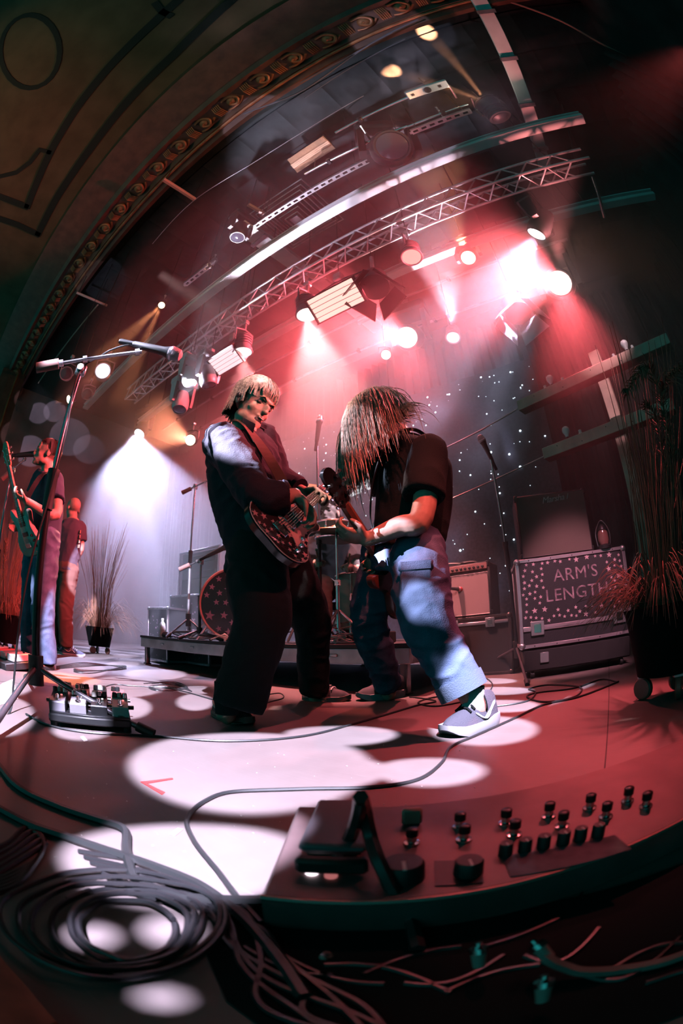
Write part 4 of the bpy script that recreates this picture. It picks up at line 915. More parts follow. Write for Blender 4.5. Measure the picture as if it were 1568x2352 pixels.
# ---------------------------------------------------------------- the long-haired guitarist
def guitarist_long():
    A = lambda px, py, d: atd(px, py, d); up = Vector((0, 0, 1))
    pel, abd, che, nek = A(932, 1262, 1.84), A(948, 1165, 1.83), A(948, 1070, 1.81), A(915, 1000, 1.78)
    hipL, hipR = A(962, 1270, 1.74), A(890, 1268, 1.96)
    shL, shR = A(985, 1040, 1.66), A(880, 1050, 1.95)
    elL, wrL = A(968, 1188, 1.58), A(842, 1240, 1.62)
    elR, wrR = A(905, 1180, 2.02), A(880, 1275, 1.92)
    kL, aL = A(982, 1425, 1.58), A(1085, 1608, 1.54)
    kR, aR = A(848, 1425, 2.10), A(890, 1580, 2.36)
    off = Vector(((aR.x + aL.x) / 2, (aR.y + aL.y) / 2, 0))
    lat = (hipR - hipL).normalized(); sl = (shR - shL).normalized(); pl = A(860, 1010, 1.80) - A(940, 1010, 1.80); pl.z = 0; pl.normalize(); fr = (pl - lat * pl.dot(lat)).normalized()
    tocam = EYE - nek; tocam.z = 0; tocam.normalize()
    hc = A(862, 968, 1.74); hf = (pl * .62 + tocam * .35 - up * .78).normalized(); hu = (up * .75 + pl * .55).normalized()
    mb = MB()
    torso(mb, [(pel, lat, fr, .15, .10), (abd, lat, fr, .135, .10), (che, sl, fr, .16, .11), (nek, sl, fr, .07, .06)])
    chain(mb, [nek, (nek + hc) / 2, hc], [.06, .055, .05]); head_pieces(mb, hc, hf, hu, 1.08)
    chain(mb, [shL, elL, (elL * .6 + wrL * .4), wrL], [.058, .047, .042, .029]); chain(mb, [shR, elR, wrR], [.056, .045, .030])
    hd = A(795, 1228, 1.60) - wrL; hand_pieces(mb, wrL, hd, up * .9 - pl * .1 + tocam * -.5, -1, .85, 1.02, .7)
    hand_pieces(mb, wrR, A(850, 1300, 1.9) - wrR, tocam + up * -.3, 1, .7, 1.0, .5)
    for h, k, a in ((hipL, kL, aL), (hipR, kR, aR)): chain(mb, [h, k, a, a - up * .04], [.085, .06, .042, .035])
    body = finish(remeshed(mb, .005, 5), 'person', M_SKIN2, None, off); body.location = off
    tag(body, 'long-haired guitarist in black tee and blue jeans with head bowed', 'person'); face_parts(body, off, hc, hf, hu, 1.08, 0, None, True)
    # long hair falling over the face and shoulder
    M_HL = mat('light_brown_hair', (.50, .32, .24), .38, vary=(70, .5, (.78, .58, .46))); rs = random.Random(11)
    f = hf; u = (hu - f * hu.dot(f)).normalized(); r = f.cross(u); R = basis(r, f, u); cc = hc + (f * -.012 + u * .03) * 1.08; rr = Vector((.090, .112, .100)) * 1.04; Ri = R.transposed()
    shell = MB(); rings = []
    for i in range(12):
        th = pi * (i / 11) * .62; rings.append([cc - off + R @ Vector((rr.x * sin(th) * cos(2 * pi * k / 24), rr.y * sin(th) * sin(2 * pi * k / 24), rr.z * cos(th))) for k in range(24)])
    hairo = shell.loft(rings).build('hair', M_HL, body)
    bc = (che * .6 + nek * .4)
    def push(p):
        q = Ri @ (p - cc); k = sqrt((q.x / (rr.x * 1.06)) ** 2 + (q.y / (rr.y * 1.06)) ** 2 + (q.z / (rr.z * 1.06)) ** 2)
        if k < 1 and k > 1e-4: p = cc + R @ (q / k)
        d = p - bc; k2 = sqrt((d.dot(sl) / .21) ** 2 + (d.dot(fr) / .15) ** 2 + (d.z / .20) ** 2)
        if k2 < 1 and k2 > 1e-4: p = bc + d / k2
        return p
    roots = []
    for k in range(2300):
        ph = rs.uniform(0, 2 * pi); th = abs(rs.gauss(0, .55)) + .05; th = min(th, 1.75); q = Vector((sin(th) * cos(ph), sin(th) * sin(ph), cos(th)))
        p = cc + R @ Vector((q.x * rr.x, q.y * rr.y, q.z * rr.z)) * 1.03
        side = 1 if q.x > 0 else -1; dirn = R @ Vector((side * .8, q.y * .9, -.2 + .3 * q.z)); roots.append((p, dirn))
    fwd = pl
    def grav(p, t): return (Vector((0, 0, -1)) + fwd * (.02 - .22 * t) + Vector((rs.gauss(0, .12), rs.gauss(0, .12), 0)))
    strands('hair_strands', roots, 17, .023, M_HL, hairo, off, push, grav, .0015, 21, .35)
    # a share of the hair lies back over the near shoulder
    roots = []
    for k in range(700):
        th = rs.uniform(.5, 1.5); ph = rs.gauss(-pi / 2, .7); p = cc + R @ Vector((sin(th) * cos(ph) * rr.x, sin(th) * sin(ph) * rr.y, cos(th) * rr.z)) * 1.03
        roots.append((p, -pl * .55 - up * .8 + tocam * rs.uniform(-.2, .5)))
    strands('hair_strands', roots, 12, .022, M_HL, hairo, off, push, lambda p, t: (-pl * .75 * (1 - t) - up * (.45 + .9 * t)), .0015, 31, .5)
    # tee shirt
    mb = MB()
    torso(mb, [(pel + up * .03, lat, fr, .185, .150), (abd, lat, fr, .185, .150), (che - fr * .01, sl, fr, .190, .145), ((che * .4 + nek * .6) - fr * .02, sl, fr, .155, .105), (nek - up * .0, sl, fr, .085, .075)])
    hem = shL + (elL - shL) * .70; chain(mb, [shL - up * .005, (shL + hem) / 2, hem], [.084, .084, .086], n=18, tail=False)
    hem2 = shR + (elR - shR) * .65; chain(mb, [shR - up * .005, (shR + hem2) / 2, hem2], [.085, .09, .094], n=18, tail=False)
    me = remeshed(mb, .008, 3); wrinkle(me, .006, (11, 11, 8), 4.0, .001); ts = finish(me, 'tee_shirt', M_BLACKT, body, off)
    # jeans
    mb = MB()
    torso(mb, [(pel + up * .07, lat, fr, .155, .115), (pel, lat, fr, .175, .135), (pel - up * .08, lat, fr, .165, .13)])
    chain(mb, [hipL + up * .02, A(965, 1345, 1.66), kL, A(1025, 1515, 1.56), A(1060, 1580, 1.55)], [.110, .114, .100, .086, .082], n=18, tail=False)
    chain(mb, [hipR + up * .02, (hipR + kR) / 2, kR, (kR + aR) / 2, aR + up * .02], [.115, .110, .090, .078, .075], n=18, tail=False)
    me = remeshed(mb, .008, 3); wrinkle(me, .009, (8, 8, 15), 12.0, .0015); jn = finish(me, 'jeans', M_JEAN, body, off)
    # cargo pocket, belt line, turned-up cuff
    pc_ = A(957, 1345, 1.66); nx = (EYE - pc_); nx.z = 0; nx.normalize(); lx = nx.cross(up)
    q = pc_ + nx * .108 - off; Rp = basis(lx, up, nx) if False else basis(lx, nx, up)
    MB().box(q + up * -.02, (.12, .022, .15), Rp, bev=.010).build('cargo_pocket', M_JEAN, jn); MB().box(q + up * .062 + nx * .004, (.13, .022, .05), Rp, bev=.010).build('pocket_flap', M_JEAN, jn)
    c1, c2 = A(1050, 1560, 1.55) - off, A(1066, 1592, 1.545) - off; M_CUFF = mat('denim_cuff', (.10, .14, .21), .85, bump=(220, .3)); MB().tube([c1, c2], [.094, .092], 20).build('turned_cuff', M_CUFF, jn)
    MB().tube([aL + up * .05 - off, aL - up * .02 - off], [.044, .042], 14).build('sock', M_WSOCK, body); MB().tube([aR + up * .06 - off, aR - up * .02 - off], [.044, .042], 14).build('sock', M_WSOCK, body)
    M_RUN = mat('grey_knit', (.075, .073, .10), .85, bump=(260, .5)); M_RS = mat('white_foam', (.42, .41, .45), .6)
    h1, t1 = atz(1132, 1655), atz(1030, 1694); shoe(body, h1, h1 + (t1 - h1).normalized() * .30, .115, M_RUN, M_RS, 'runner', off, mat('black_lace', (.012, .013, .014), .9, spec=.1))
    h2, t2 = atz(928, 1598), atz(820, 1610); shoe(body, h2, h2 + (t2 - h2).normalized() * .30, .115, mat('dark_knit', (.08, .08, .09), .85), M_RS, 'runner', off, M_BLKM)
    return dict(pel=pel, che=che, nek=nek, shL=shL, shR=shR, fr=fr, lat=lat, off=off, pl=pl, tocam=tocam, wrL=wrL)
LG = guitarist_long()

# ================================================================ other people
def bystander(label, px, spec, mats, voxel=.009, hair=None):
    """spec: joints in world space; one continuous body, clothes as children"""
    up = Vector((0, 0, 1)); S = spec; off = Vector(((S['aL'].x + S['aR'].x) / 2, (S['aL'].y + S['aR'].y) / 2, S.get('z0', 0.0)))
    lat = (S['hipR'] - S['hipL']).normalized(); sl = (S['shR'] - S['shL']).normalized(); fr = S['fr'].normalized()
    mb = MB(); torso(mb, [(S['pel'], lat, fr, .15, .10), ((S['pel'] + S['che']) / 2, lat, fr, .135, .10), (S['che'], sl, fr, .16, .11), (S['nek'], sl, fr, .07, .06)])
    chain(mb, [S['nek'] - up * .02, (S['nek'] + S['hc']) / 2, S['hc']], [.058, .053, .05]); head_pieces(mb, S['hc'], S['hf'], S['hu'], 1.05)
    for q in 'LR':
        chain(mb, [S['sh' + q], S['el' + q], S['wr' + q]], [.056, .044, .030]); hand_pieces(mb, S['wr' + q], S['hd' + q], S['hn' + q], 1 if q == 'R' else -1, .7, 1.0, .5)
        chain(mb, [S['hip' + q], S['kn' + q], S['a' + q], S['a' + q] - up * .03], [.085, .06, .042, .036])
    body = finish(remeshed(mb, voxel * .75, 2), 'person', mats['skin'], None, off); body.location = off; tag(body, label, 'person')
    face_parts(body, off, S['hc'], S['hf'], S['hu'], 1.05)
    if hair:
        f = S['hf'].normalized(); u = (S['hu'] - f * S['hu'].dot(f)).normalized(); R = basis(f.cross(u), f, u); cc = S['hc'] + (f * -.018 + u * .042) * 1.05; mb = MB(); rr = (.086, .104, .088); rs = random.Random(9)
        rings = [[cc - off + R @ Vector((rr[0] * sin(th) * cos(2 * pi * k / 20), rr[1] * sin(th) * sin(2 * pi * k / 20) - .012 * (th > 1.2), rr[2] * cos(th))) for k in range(20)] for th in [pi * .60 * i / 8 for i in range(9)]]
        h = mb.loft(rings).build('hair', hair, body); mb = MB()
        for k in range(160):
            ph = rs.uniform(0, 2 * pi); te = (1.35 if sin(ph) > .3 else 2.1) + rs.uniform(-.1, .15); P = []
            for i in range(6):
                th = .1 + (te - .1) * i / 5; P.append(cc - off + R @ Vector((rr[0] * sin(min(th, 1.6)) * cos(ph + .05 * i), rr[1] * sin(min(th, 1.6)) * sin(ph + .05 * i), rr[2] * cos(th))) * 1.04)
            mb.tube(P, [.005, .006, .006, .006, .005, .002], 4)
        tag(mb.build('hair_strands', hair, h), kind='stuff')
    mb = MB(); torso(mb, [(S['pel'] - up * .06, lat, fr, .18, .135), (S['pel'] + up * .05, lat, fr, .175, .135), (S['che'], sl, fr, .185, .14), ((S['che'] * .4 + S['nek'] * .6), sl, fr, .15, .10), (S['nek'] - up * .02, sl, fr, .085, .075)])
    for q in 'LR':
        h2 = S['sh' + q] + (S['el' + q] - S['sh' + q]) * .62; chain(mb, [S['sh' + q], (S['sh' + q] + h2) / 2, h2], [.085, .085, .086], n=14, tail=False)
    me = remeshed(mb, voxel, 2); wrinkle(me, .005, (11, 11, 9), 3.3); sh = finish(me, 'tee_shirt', mats['shirt'], body, off)
    mb = MB(); torso(mb, [(S['pel'] + up * .06, lat, fr, .155, .115), (S['pel'], lat, fr, .17, .13), (S['pel'] - up * .08, lat, fr, .165, .125)])
    for q in 'LR': chain(mb, [S['hip' + q], (S['hip' + q] + S['kn' + q]) / 2, S['kn' + q], (S['kn' + q] + S['a' + q]) / 2, S['a' + q] + up * .02], [.11, .105, .092, .085, .082], n=14, tail=False)
    me = remeshed(mb, voxel, 2); wrinkle(me, .008, (9, 9, 13), 5.1); finish(me, 'trousers', mats['trousers'], body, off)
    for q in 'LR':
        a = S['a' + q]; fd = S.get('foot' + q, fr); fd = Vector((fd.x, fd.y, 0)).normalized(); h = Vector((a.x, a.y, off.z)) - fd * .06
        shoe(body, h, h + fd * .29, .11, mats['shoe'], mats['sole'], 'skate' if 'skate' in mats else 'plain', off, mats.get('lace'))
    return body, off
up3 = Vector((0, 0, 1))
def singer():
    A = lambda px, py, d: atd(px, py, d); S = {}
    S['pel'], S['che'], S['nek'] = A(98, 1232, 3.45), A(110, 1125, 3.45), A(110, 1082, 3.45); S['hc'] = A(107, 1043, 3.42)
    left = A(60, 1050, 3.45) - A(130, 1050, 3.45); left.z = 0; left.normalize(); tc = (EYE - S['nek']); tc.z = 0; tc.normalize()
    S['hf'] = (left + up3 * .12 + tc * .1); S['hu'] = up3 - left * .1; S['fr'] = left * .9 + tc * .3
    S['shL'], S['shR'] = A(124, 1105, 3.32), A(95, 1098, 3.62); S['elL'], S['wrL'] = A(128, 1182, 3.18), A(62, 1152, 3.12); S['elR'], S['wrR'] = A(70, 1160, 3.66), A(52, 1205, 3.5)
    S['hdL'] = A(20, 1128, 3.1) - S['wrL']; S['hnL'] = up3 + left * .2; S['hdR'] = left - up3 * .5; S['hnR'] = tc - up3 * .2
    S['hipL'], S['hipR'] = A(110, 1238, 3.36), A(85, 1238, 3.54); S['knL'], S['aL'] = A(98, 1395, 3.3), A(108, 1530, 3.3); S['knR'], S['aR'] = A(72, 1390, 3.5), A(70, 1515, 3.55)
    M_NAVY = mat('navy_tee', (.05, .07, .12), .9, bump=(150, .2)); M_BOOT = mat('brown_leather', (.22, .08, .05), .4); 
    body, off = bystander('singer in navy tee and jeans playing guitar at the far microphone', 0, S, dict(skin=M_SKIN, shirt=M_NAVY, trousers=M_JEAN, shoe=M_BOOT, sole=M_RUB), .009, mat('dark_hair', (.05, .03, .025), .5))
    S['left'] = left; S['tc'] = tc; return S
SI = singer()
def crew():
    A = lambda px, py, d: atd(px, py, d); S = {}
    S['pel'], S['che'], S['nek'] = A(150, 1300, 5.0), A(163, 1222, 5.0), A(168, 1190, 5.0); S['hc'] = A(168, 1168, 5.0)
    right = A(200, 1200, 5) - A(150, 1200, 5); right.z = 0; right.normalize(); tc = (EYE - S['nek']); tc.z = 0; tc.normalize()
    S['hf'] = (-right * .5 - tc * .8 - up3 * .1); S['hu'] = up3; S['fr'] = -right * .55 - tc * .8
    S['shR'], S['shL'] = A(182, 1212, 4.95), A(142, 1212, 5.1); S['elR'], S['wrR'] = A(185, 1262, 4.95), A(168, 1290, 5.1); S['elL'], S['wrL'] = A(138, 1262, 5.05), A(128, 1280, 5.2)
    for q in 'LR': S['hd' + q] = -right * .7 - up3 * .3; S['hn' + q] = up3
    S['hipR'], S['hipL'] = A(160, 1312, 4.95), A(140, 1312, 5.08); S['knR'], S['aR'] = A(150, 1405, 4.9), A(152, 1488, 4.95); S['knL'], S['aL'] = A(128, 1405, 5.1), A(128, 1488, 5.15)
    S['footR'] = right; S['footL'] = right * .6 + tc * .4
    b, off = bystander('bald man in dark tee standing behind the singer in the pale fan', 0, S, dict(skin=M_SKIN, shirt=mat('plum_tee', (.12, .10, .14), .9), trousers=mat('rust_trousers', (.22, .12, .10), .9), shoe=mat('navy_canvas', (.08, .09, .16), .8), sole=M_WSOCK, lace=M_WSOCK, skate=1), .010)
    M_PRT = mat('back_print', (.75, .40, .30), .8)
    for k in range(4):
        MB().box(A(183 - k * 1.0, 1222 + k * 11, 4.84) - off, (.05, .012, .035)).build('back_print', M_PRT, b, smooth=False)
crew()
def drummer():
    A = lambda px, py, d: atd(px, py, d); S = {}; rz = .315
    S['hc'] = A(758, 1182, 3.62); S['nek'] = A(764, 1222, 3.68); S['che'] = A(768, 1255, 3.72); S['pel'] = A(770, 1350, 3.80)
    left = A(700, 1200, 3.6) - A(800, 1200, 3.6); left.z = 0; left.normalize(); tc = (EYE - S['nek']); tc.z = 0; tc.normalize()
    S['hf'] = (left * .45 + tc * .8 + up3 * .15); S['hu'] = up3 - tc * .2; S['fr'] = tc
    S['shL'], S['shR'] = A(808, 1248, 3.72), A(725, 1248, 3.72); S['elL'], S['wrL'] = A(822, 1310, 3.62), A(800, 1300, 3.38); S['elR'], S['wrR'] = A(712, 1310, 3.62), A(730, 1290, 3.36)
    for q in 'LR': S['hd' + q] = tc + up3 * -.1; S['hn' + q] = up3 * -1
    S['hipL'], S['hipR'] = A(792, 1355, 3.76), A(750, 1355, 3.76); S['knL'], S['knR'] = A(800, 1350, 3.40), A(735, 1350, 3.40)
    S['aL'], S['aR'] = A(800, 1438, 3.42), A(738, 1438, 3.42); S['z0'] = rz
    S['aL'].z = S['aR'].z = rz + .09; S['footL'] = tc; S['footR'] = tc
    b, off = bystander('seated drummer behind the kit between the two guitarists', 0, S, dict(skin=M_SKIN, shirt=mat('black_vest', (.03, .03, .03), .9), trousers=mat('cream_trousers', (.60, .50, .46), .9), shoe=M_BLK, sole=M_WSOCK), .010, mat('dark_hair', (.05, .03, .025), .5))
    for q, px in (('L', 800), ('R', 730)):
        w = S['wr' + q] + tc * .06; st = thing('drumstick', 'drumstick in the drummer\'s %s hand' % ('near' if q == 'L' else 'far'), 'drumstick', w)
        st['label'] = 'wooden drumstick held on the %s side of the drummer' % ('tee-shirt guitarist\'s' if q == 'L' else 'blond guitarist\'s')
        MB().tube([-tc * .12, tc * .25 + up3 * .03], [.008, .006], 8).build('shaft', mat('hickory', (.55, .38, .24), .5), st); MB().ell(tc * .26 + up3 * .031, .009).build('tip', mat('hickory', (.55, .38, .24), .5), st)
    stl = thing('drum_stool', 'round black drum stool under the drummer', 'stool', (S['pel'].x, S['pel'].y, rz))
    h = S['pel'].z - rz - .14; MB().lathe([(.15, h - .07), (.165, h - .05), (.165, h - .01), (.13, h)], n=24).build('seat', M_BLK, stl); MB().tube([(0, 0, .1), (0, 0, h - .05)], .018, 10).build('post', M_CHR, stl)
    for k in range(3): a = k * 2.1; MB().tube([(0, 0, .16), (.2 * cos(a), .2 * sin(a), .012)], .011, 8).build('leg', M_CHR, stl)
drummer()

# ================================================================ guitars
OUT = [(-.20, 0), (-.195, .08), (-.16, .135), (-.09, .155), (-.03, .125), (.02, .105), (.07, .12), (.13, .15), (.175, .14), (.17, .11), (.12, .075), (.10, .035), (.10, -.03), (.125, -.065), (.14, -.10), (.11, -.115), (.06, -.10), (.01, -.098), (-.05, -.125), (-.11, -.155), (-.17, -.13), (-.2, -.07)]
def guitar(label, c, head, face, body_m, guard_m, neck_m, stars=None, edge_m=None, flip=1, strap=None, head_m=None, hang=False):
    """c body centre, head point towards the headstock, face = direction the strings face"""
    c = Vector(c); x = (Vector(head) - c).normalized(); c = Vector(head) - x * .58 if hang else c; z = Vector(face); z = (z - x * z.dot(x)).normalized(); y = z.cross(x); R = basis(x, y, z)
    t = thing('electric_guitar', label, 'guitar', c, R)
    o2 = [(p.x, p.y) for p in smooth_path([(a, b * flip, 0) for a, b in OUT], 3, True)]
    mb = MB(); T = Matrix.Translation
    mb.loft([[Vector((px * k, py * k, zz)) for px, py in o2] for k, zz in ((.955, -.022), (1, -.014), (1, .014), (.955, .022))]); bo = mb.build('body', body_m, t)
    if edge_m: MB().tube([(px * .985, py * .985, .0205) for px, py in o2], .0025, 4, closed=True).build('binding', edge_m, bo)
    pg = [(p.x, p.y) for p in smooth_path([(-.07, -.03 * flip, 0), (-.10, -.09 * flip, 0), (-.06, -.105 * flip, 0), (.0, -.08 * flip, 0), (.06, -.085 * flip, 0), (.10, -.07 * flip, 0), (.095, .03 * flip, 0), (.12, .08 * flip, 0), (.10, .09 * flip, 0), (.05, .06 * flip, 0), (.0, .055 * flip, 0), (-.06, .04 * flip, 0)], 3, True)]
    MB().prism(pg, .002, T((0, 0, .0222))).build('pickguard', guard_m, bo)
    MB().loft([[Vector((xx, s * w, zz)) for s, zz in ((-1, .028), (-.8, .012), (0, .004), (.8, .012), (1, .028))] for xx, w in ((.085, .029), (.49, .0215))]).build('neck', neck_m, t)
    fb = MB().loft([[Vector((xx, -w, .026)), Vector((xx, w, .026)), Vector((xx, w * .98, .032)), Vector((xx, -w * .98, .032))] for xx, w in ((.055, .030), (.49, .0218))]).build('fretboard', mat('rosewood', (.16, .075, .05), .5), t)
    for k in range(20):
        xx = .49 - .655 * (1 - 2 ** (-(k + 1) / 12)); w = .0218 + (.030 - .0218) * (.49 - xx) / .435
        if xx > .06: MB().box((xx, 0, .0325), (.002, w * 1.94, .0022)).build('fret', M_CHR, fb)
    hp = [(p.x, p.y) for p in smooth_path([(.485, -.021, 0), (.52, -.035, 0), (.60, -.036, 0), (.66, -.030, 0), (.672, .0, 0), (.65, .03, 0), (.58, .045, 0), (.52, .038, 0), (.485, .021, 0)], 3, True)]
    hs = MB().prism(hp, .014, T((0, 0, .010))).build('headstock', head_m or neck_m, t)
    for k in range(6):
        sx = .525 + .045 * (k % 3); sy = .030 if k < 3 else -.026; yy = sy * flip
        MB().tube([(sx, yy, -.003), (sx, yy, .008), (sx, yy, .0081), (sx, yy, .036)], [.009, .009, .0045, .0045], 8).build('tuner_post', M_CHR, hs); MB().tube([(sx, yy, .004), (sx, yy + math.copysign(.022, yy), .004), (sx, yy + math.copysign(.024, yy), .004), (sx, yy + math.copysign(.032, yy), .004), (sx, yy + math.copysign(.036, yy), .004)], [.003, .003, .008, .009, .003], 8).build('tuner_key', M_CHR, hs)
    st = MB()
    for k in range(6):
        yy = (-.5 + k / 5); MB().tube([(-.115, yy * .052, .038), (.49, yy * .036, .0345), (.525 + .045 * (k % 3), (.028 if k < 3 else -.024) * flip, .030)], .0007 + .00012 * k, 4).build('string', M_CHR, t)
    for xx in (-.03, .045): MB().box((xx, 0, .027), (.032, .072, .010), bev=.003).build('pickup', M_CHR if stars else M_BLK, t)
    MB().box((-.115, 0, .028), (.035, .07, .012), bev=.003).build('bridge', M_CHR, t)
    for k, (xx, yy) in enumerate(((-.05, -.085), (-.09, -.098), (-.13, -.10))):
        MB().lathe([(.011, 0), (.0105, .012), (.008, .015)], (xx, yy * flip, .024), n=12).build('knob', M_CHR if stars else M_BLK, t)
    MB().lathe([(.006, -.008), (.006, .004)], (-.17, -.085 * flip, .022), n=10).build('jack', M_CHR, t)
    if stars:
        rs = random.Random(2); pts = []
        for k in range(300):
            a, b = rs.uniform(-.19, .17), rs.uniform(-.15, .15); r = rs.choice((.010, .013, .017))
            inside = False; j = len(o2) - 1
            for i in range(len(o2)):
                if (o2[i][1] > b) != (o2[j][1] > b) and a < (o2[j][0] - o2[i][0]) * (b - o2[i][1]) / (o2[j][1] - o2[i][1]) + o2[i][0]: inside = not inside
                j = i
            edge = min(math.hypot(a - p[0], b - p[1]) for p in o2)
            if inside and edge > r * .9 and all(math.hypot(a - p, b - q) > r + s + .002 for p, q, s in pts): pts.append((a, b, r))
        for (a, b, r) in pts:
            gz = .0222 if True else 0; MB().prism(star_poly(r, rs.uniform(0, 1)), .0025, T((a, b, .0218))).build('star', stars, bo, smooth=False)
    if strap:
        Mi = t.matrix_world.inverted(); P = smooth_path([Mi @ Vector(p) for p in strap['pts']], 6); nrm = [Mi.to_3x3() @ Vector(n) for n in strap['n']]; NN = smooth_path(nrm, 6); rings = []
        for i, p in enumerate(P):
            d = (P[min(i + 1, len(P) - 1)] - P[max(i - 1, 0)]).normalized(); n_ = NN[i]; n_ = (n_ - d * n_.dot(d)).normalized(); s = d.cross(n_); w = strap.get('w', .025)
            rings.append([p + s * w + n_ * .002, p - s * w + n_ * .002, p - s * w - n_ * .002, p + s * w - n_ * .002])
        MB().loft(rings).build('strap', strap['m'], t, smooth=False)
    return t
M_PEARL = mat('pearl_guard', (.70, .60, .56), .3, vary=(25, .12)); M_GBLK = mat('guitar_black', (.02, .022, .024), .2); M_STP = mat('pink_star', (.55, .36, .40), .5); M_MAPLE = mat('maple_neck', (.45, .26, .15), .4)
tcm = BL['tocam']; nk = BL['nek']; gC = atd(660, 1200, 1.63)
guitar('black guitar with pink stars and pearl guard slung on the blond guitarist', gC, atd(738, 1128, 1.95), tcm * 1.0 + up3 * .15 + BL['pr'] * .35, M_GBLK, M_PEARL, M_MAPLE, stars=M_STP, edge_m=M_OFFW,
       strap=dict(pts=[atd(672, 1150, 1.72), atd(640, 1090, 1.70), atd(600, 1025, 1.70), atd(560, 975, 1.72), atd(535, 965, 1.80), atd(520, 1000, 1.95), atd(540, 1120, 2.05), atd(590, 1200, 1.95)], n=[tcm, tcm, tcm + up3 * .6, up3 + tcm * .3, up3 - BL['pr'], -BL['pr'] - tcm, -BL['pr'] - tcm, -tcm], m=mat('tan_strap', (.11, .065, .045), .7), w=.022))
tcl = LG['tocam']
guitar('dark guitar of the long-haired player with its headstock raised', atd(892, 1300, 1.90), atd(777, 1118, 1.52), LG['pl'] * .9 + up3 * .35 - tcl * .1, mat('guitar_dark_red', (.10, .035, .03), .3), M_BLK, mat('mahogany_neck', (.20, .085, .055), .4), flip=-1, head_m=M_GBLK, hang=True,
       strap=dict(pts=[atd(862, 1240, 1.80), atd(850, 1180, 1.78), atd(862, 1090, 1.78), atd(905, 1005, 1.72), atd(960, 990, 1.75), atd(1020, 1060, 1.86), atd(1020, 1180, 1.92), atd(950, 1290, 1.92)], n=[LG['pl'], LG['pl'], LG['pl'] + up3, up3, up3 - LG['pl'], -LG['pl'], -LG['pl'], -tcl], m=M_BLK, w=.026))
guitar('pale guitar played by the singer at the far side', atd(58, 1205, 3.28), atd(20, 1042, 3.2), SI['tc'] * .5 + SI['left'] * .8, mat('guitar_pale', (.62, .45, .42), .35), M_PEARL, M_MAPLE, hang=True,
       strap=dict(pts=[atd(60, 1150, 3.25), atd(82, 1110, 3.25), atd(100, 1088, 3.32), atd(118, 1088, 3.45), atd(130, 1130, 3.6), atd(110, 1210, 3.65)], n=[SI['tc'], SI['tc'], up3, up3, -SI['left'], -SI['tc']], m=M_BLK, w=.02))

# ================================================================ microphone stands
def microphone(label, c, d, s=1.0, grille=None):
    c = Vector(c); t = thing('microphone', label, 'microphone', c); d = Vector(d).normalized()
    MB().lathe([(.011 * s, -.10 * s), (.013 * s, -.095 * s), (.018 * s, .03 * s), (.024 * s, .05 * s)], (0, 0, 0), d, 16).build('handle', M_BLK, t)
    MB().lathe([(.024 * s, .05 * s), (.026 * s, .058 * s), (.026 * s, .075 * s), (.020 * s, .095 * s), (.008 * s, .102 * s)], (0, 0, 0), d, 16).build('grille', grille or mat('mic_mesh', (.35, .33, .35), .5, .6, bump=(400, 1.0)), t)
    MB().lathe([(.0255 * s, .056 * s), (.0275 * s, .058 * s), (.0275 * s, .064 * s), (.0255 * s, .066 * s)], (0, 0, 0), d, 16).build('band', M_STEEL, t)
    MB().lathe([(.009 * s, -.16 * s), (.011 * s, -.155 * s), (.011 * s, -.10 * s)], (0, 0, 0), d, 12).build('connector', M_BLKM, t)
    return t
def stand(label, base, top, legs, r=.011, boom=None, sleeve=.45, m=None):
    """base ground point, top clutch point; legs = ground points; boom=(rear end, front end)"""
    base, top = Vector(base), Vector(top); t = thing('microphone_stand', label, 'microphone stand', base); u = top - base; m = m or M_BLKM
    MB().tube([u * .10, u * sleeve], r * 1.35, 12).build('lower_pole', m, t); MB().tube([u * sleeve, u], r * .85, 12).build('upper_pole', mat('pole_steel', (.30, .30, .33), .25, .9), t)
    MB().tube([u * (sleeve - .05), u * (sleeve + .045), u * (sleeve + .05), u * (sleeve + .065)], [r * 1.9, r * 1.9, r * 2.2, r * 2.2], 12).build('clutch', M_RUB, t)
    MB().tube([u * .08, u * .16], r * 2.6, 12).build('hub', M_RUB, t)
    for L in legs:
        L = Vector(L) - base; e = L + Vector((0, 0, .012)); l = MB().tube([u * .13, e], r * .9, 10).build('leg', mat('leg_steel', (.14, .13, .15), .3, .6), t); dd = (e - u * .13).normalized(); MB().tube([e - dd * .05, e + dd * .015], r * 1.5, 10).build('rubber_foot', M_RUB, l)
    if boom:
        a, b = Vector(boom[0]) - base, Vector(boom[1]) - base; d = (b - a).normalized(); L = (b - a).length
        MB().box(u + Vector((0, 0, .0)), (.03, .05, .06), bev=.008).build('swivel', M_STEEL, t); MB().tube([u - frame_of(d)[0] * .03, u + frame_of(d)[0] * .035], .016, 12).build('swivel_bolt', M_STEEL, t)
        bm_ = MB().tube([a, b], r * .75, 10).build('boom', mat('pole_steel', (.30, .30, .33), .25, .9), t); MB().tube([a - d * .0, a + d * .11], r * 2.0, 12).build('counterweight', mat('grip_tan', (.30, .17, .15), .6), bm_)
        [MB().tube([a + d * q_, a + d * (q_ + .02)], r * 1.4, 10).build('collar', M_STEEL, bm_) for q_ in (.22 * L, .45 * L, L - .03)]
    return t
bs = atz(88, 1640); ht = atd(190, 845, math.hypot(bs.x, bs.y)).z; tp = Vector((bs.x, bs.y, ht)); tp = atd(186, 850, math.hypot(bs.x, bs.y))
bf = atd(325, 808, 1.62); br = atd(84, 845, 1.74)
stand('black boom microphone stand rising over the pedals at the far left', bs, tp, [atz(345, 1690), atz(-40, 1720), atz(60, 1560)], .0125, (br, bf), .60)
microphone('black vocal microphone on the end of the long boom', atd(360, 803, 1.60), atd(405, 815, 1.585) - atd(330, 797, 1.62), 1.25)
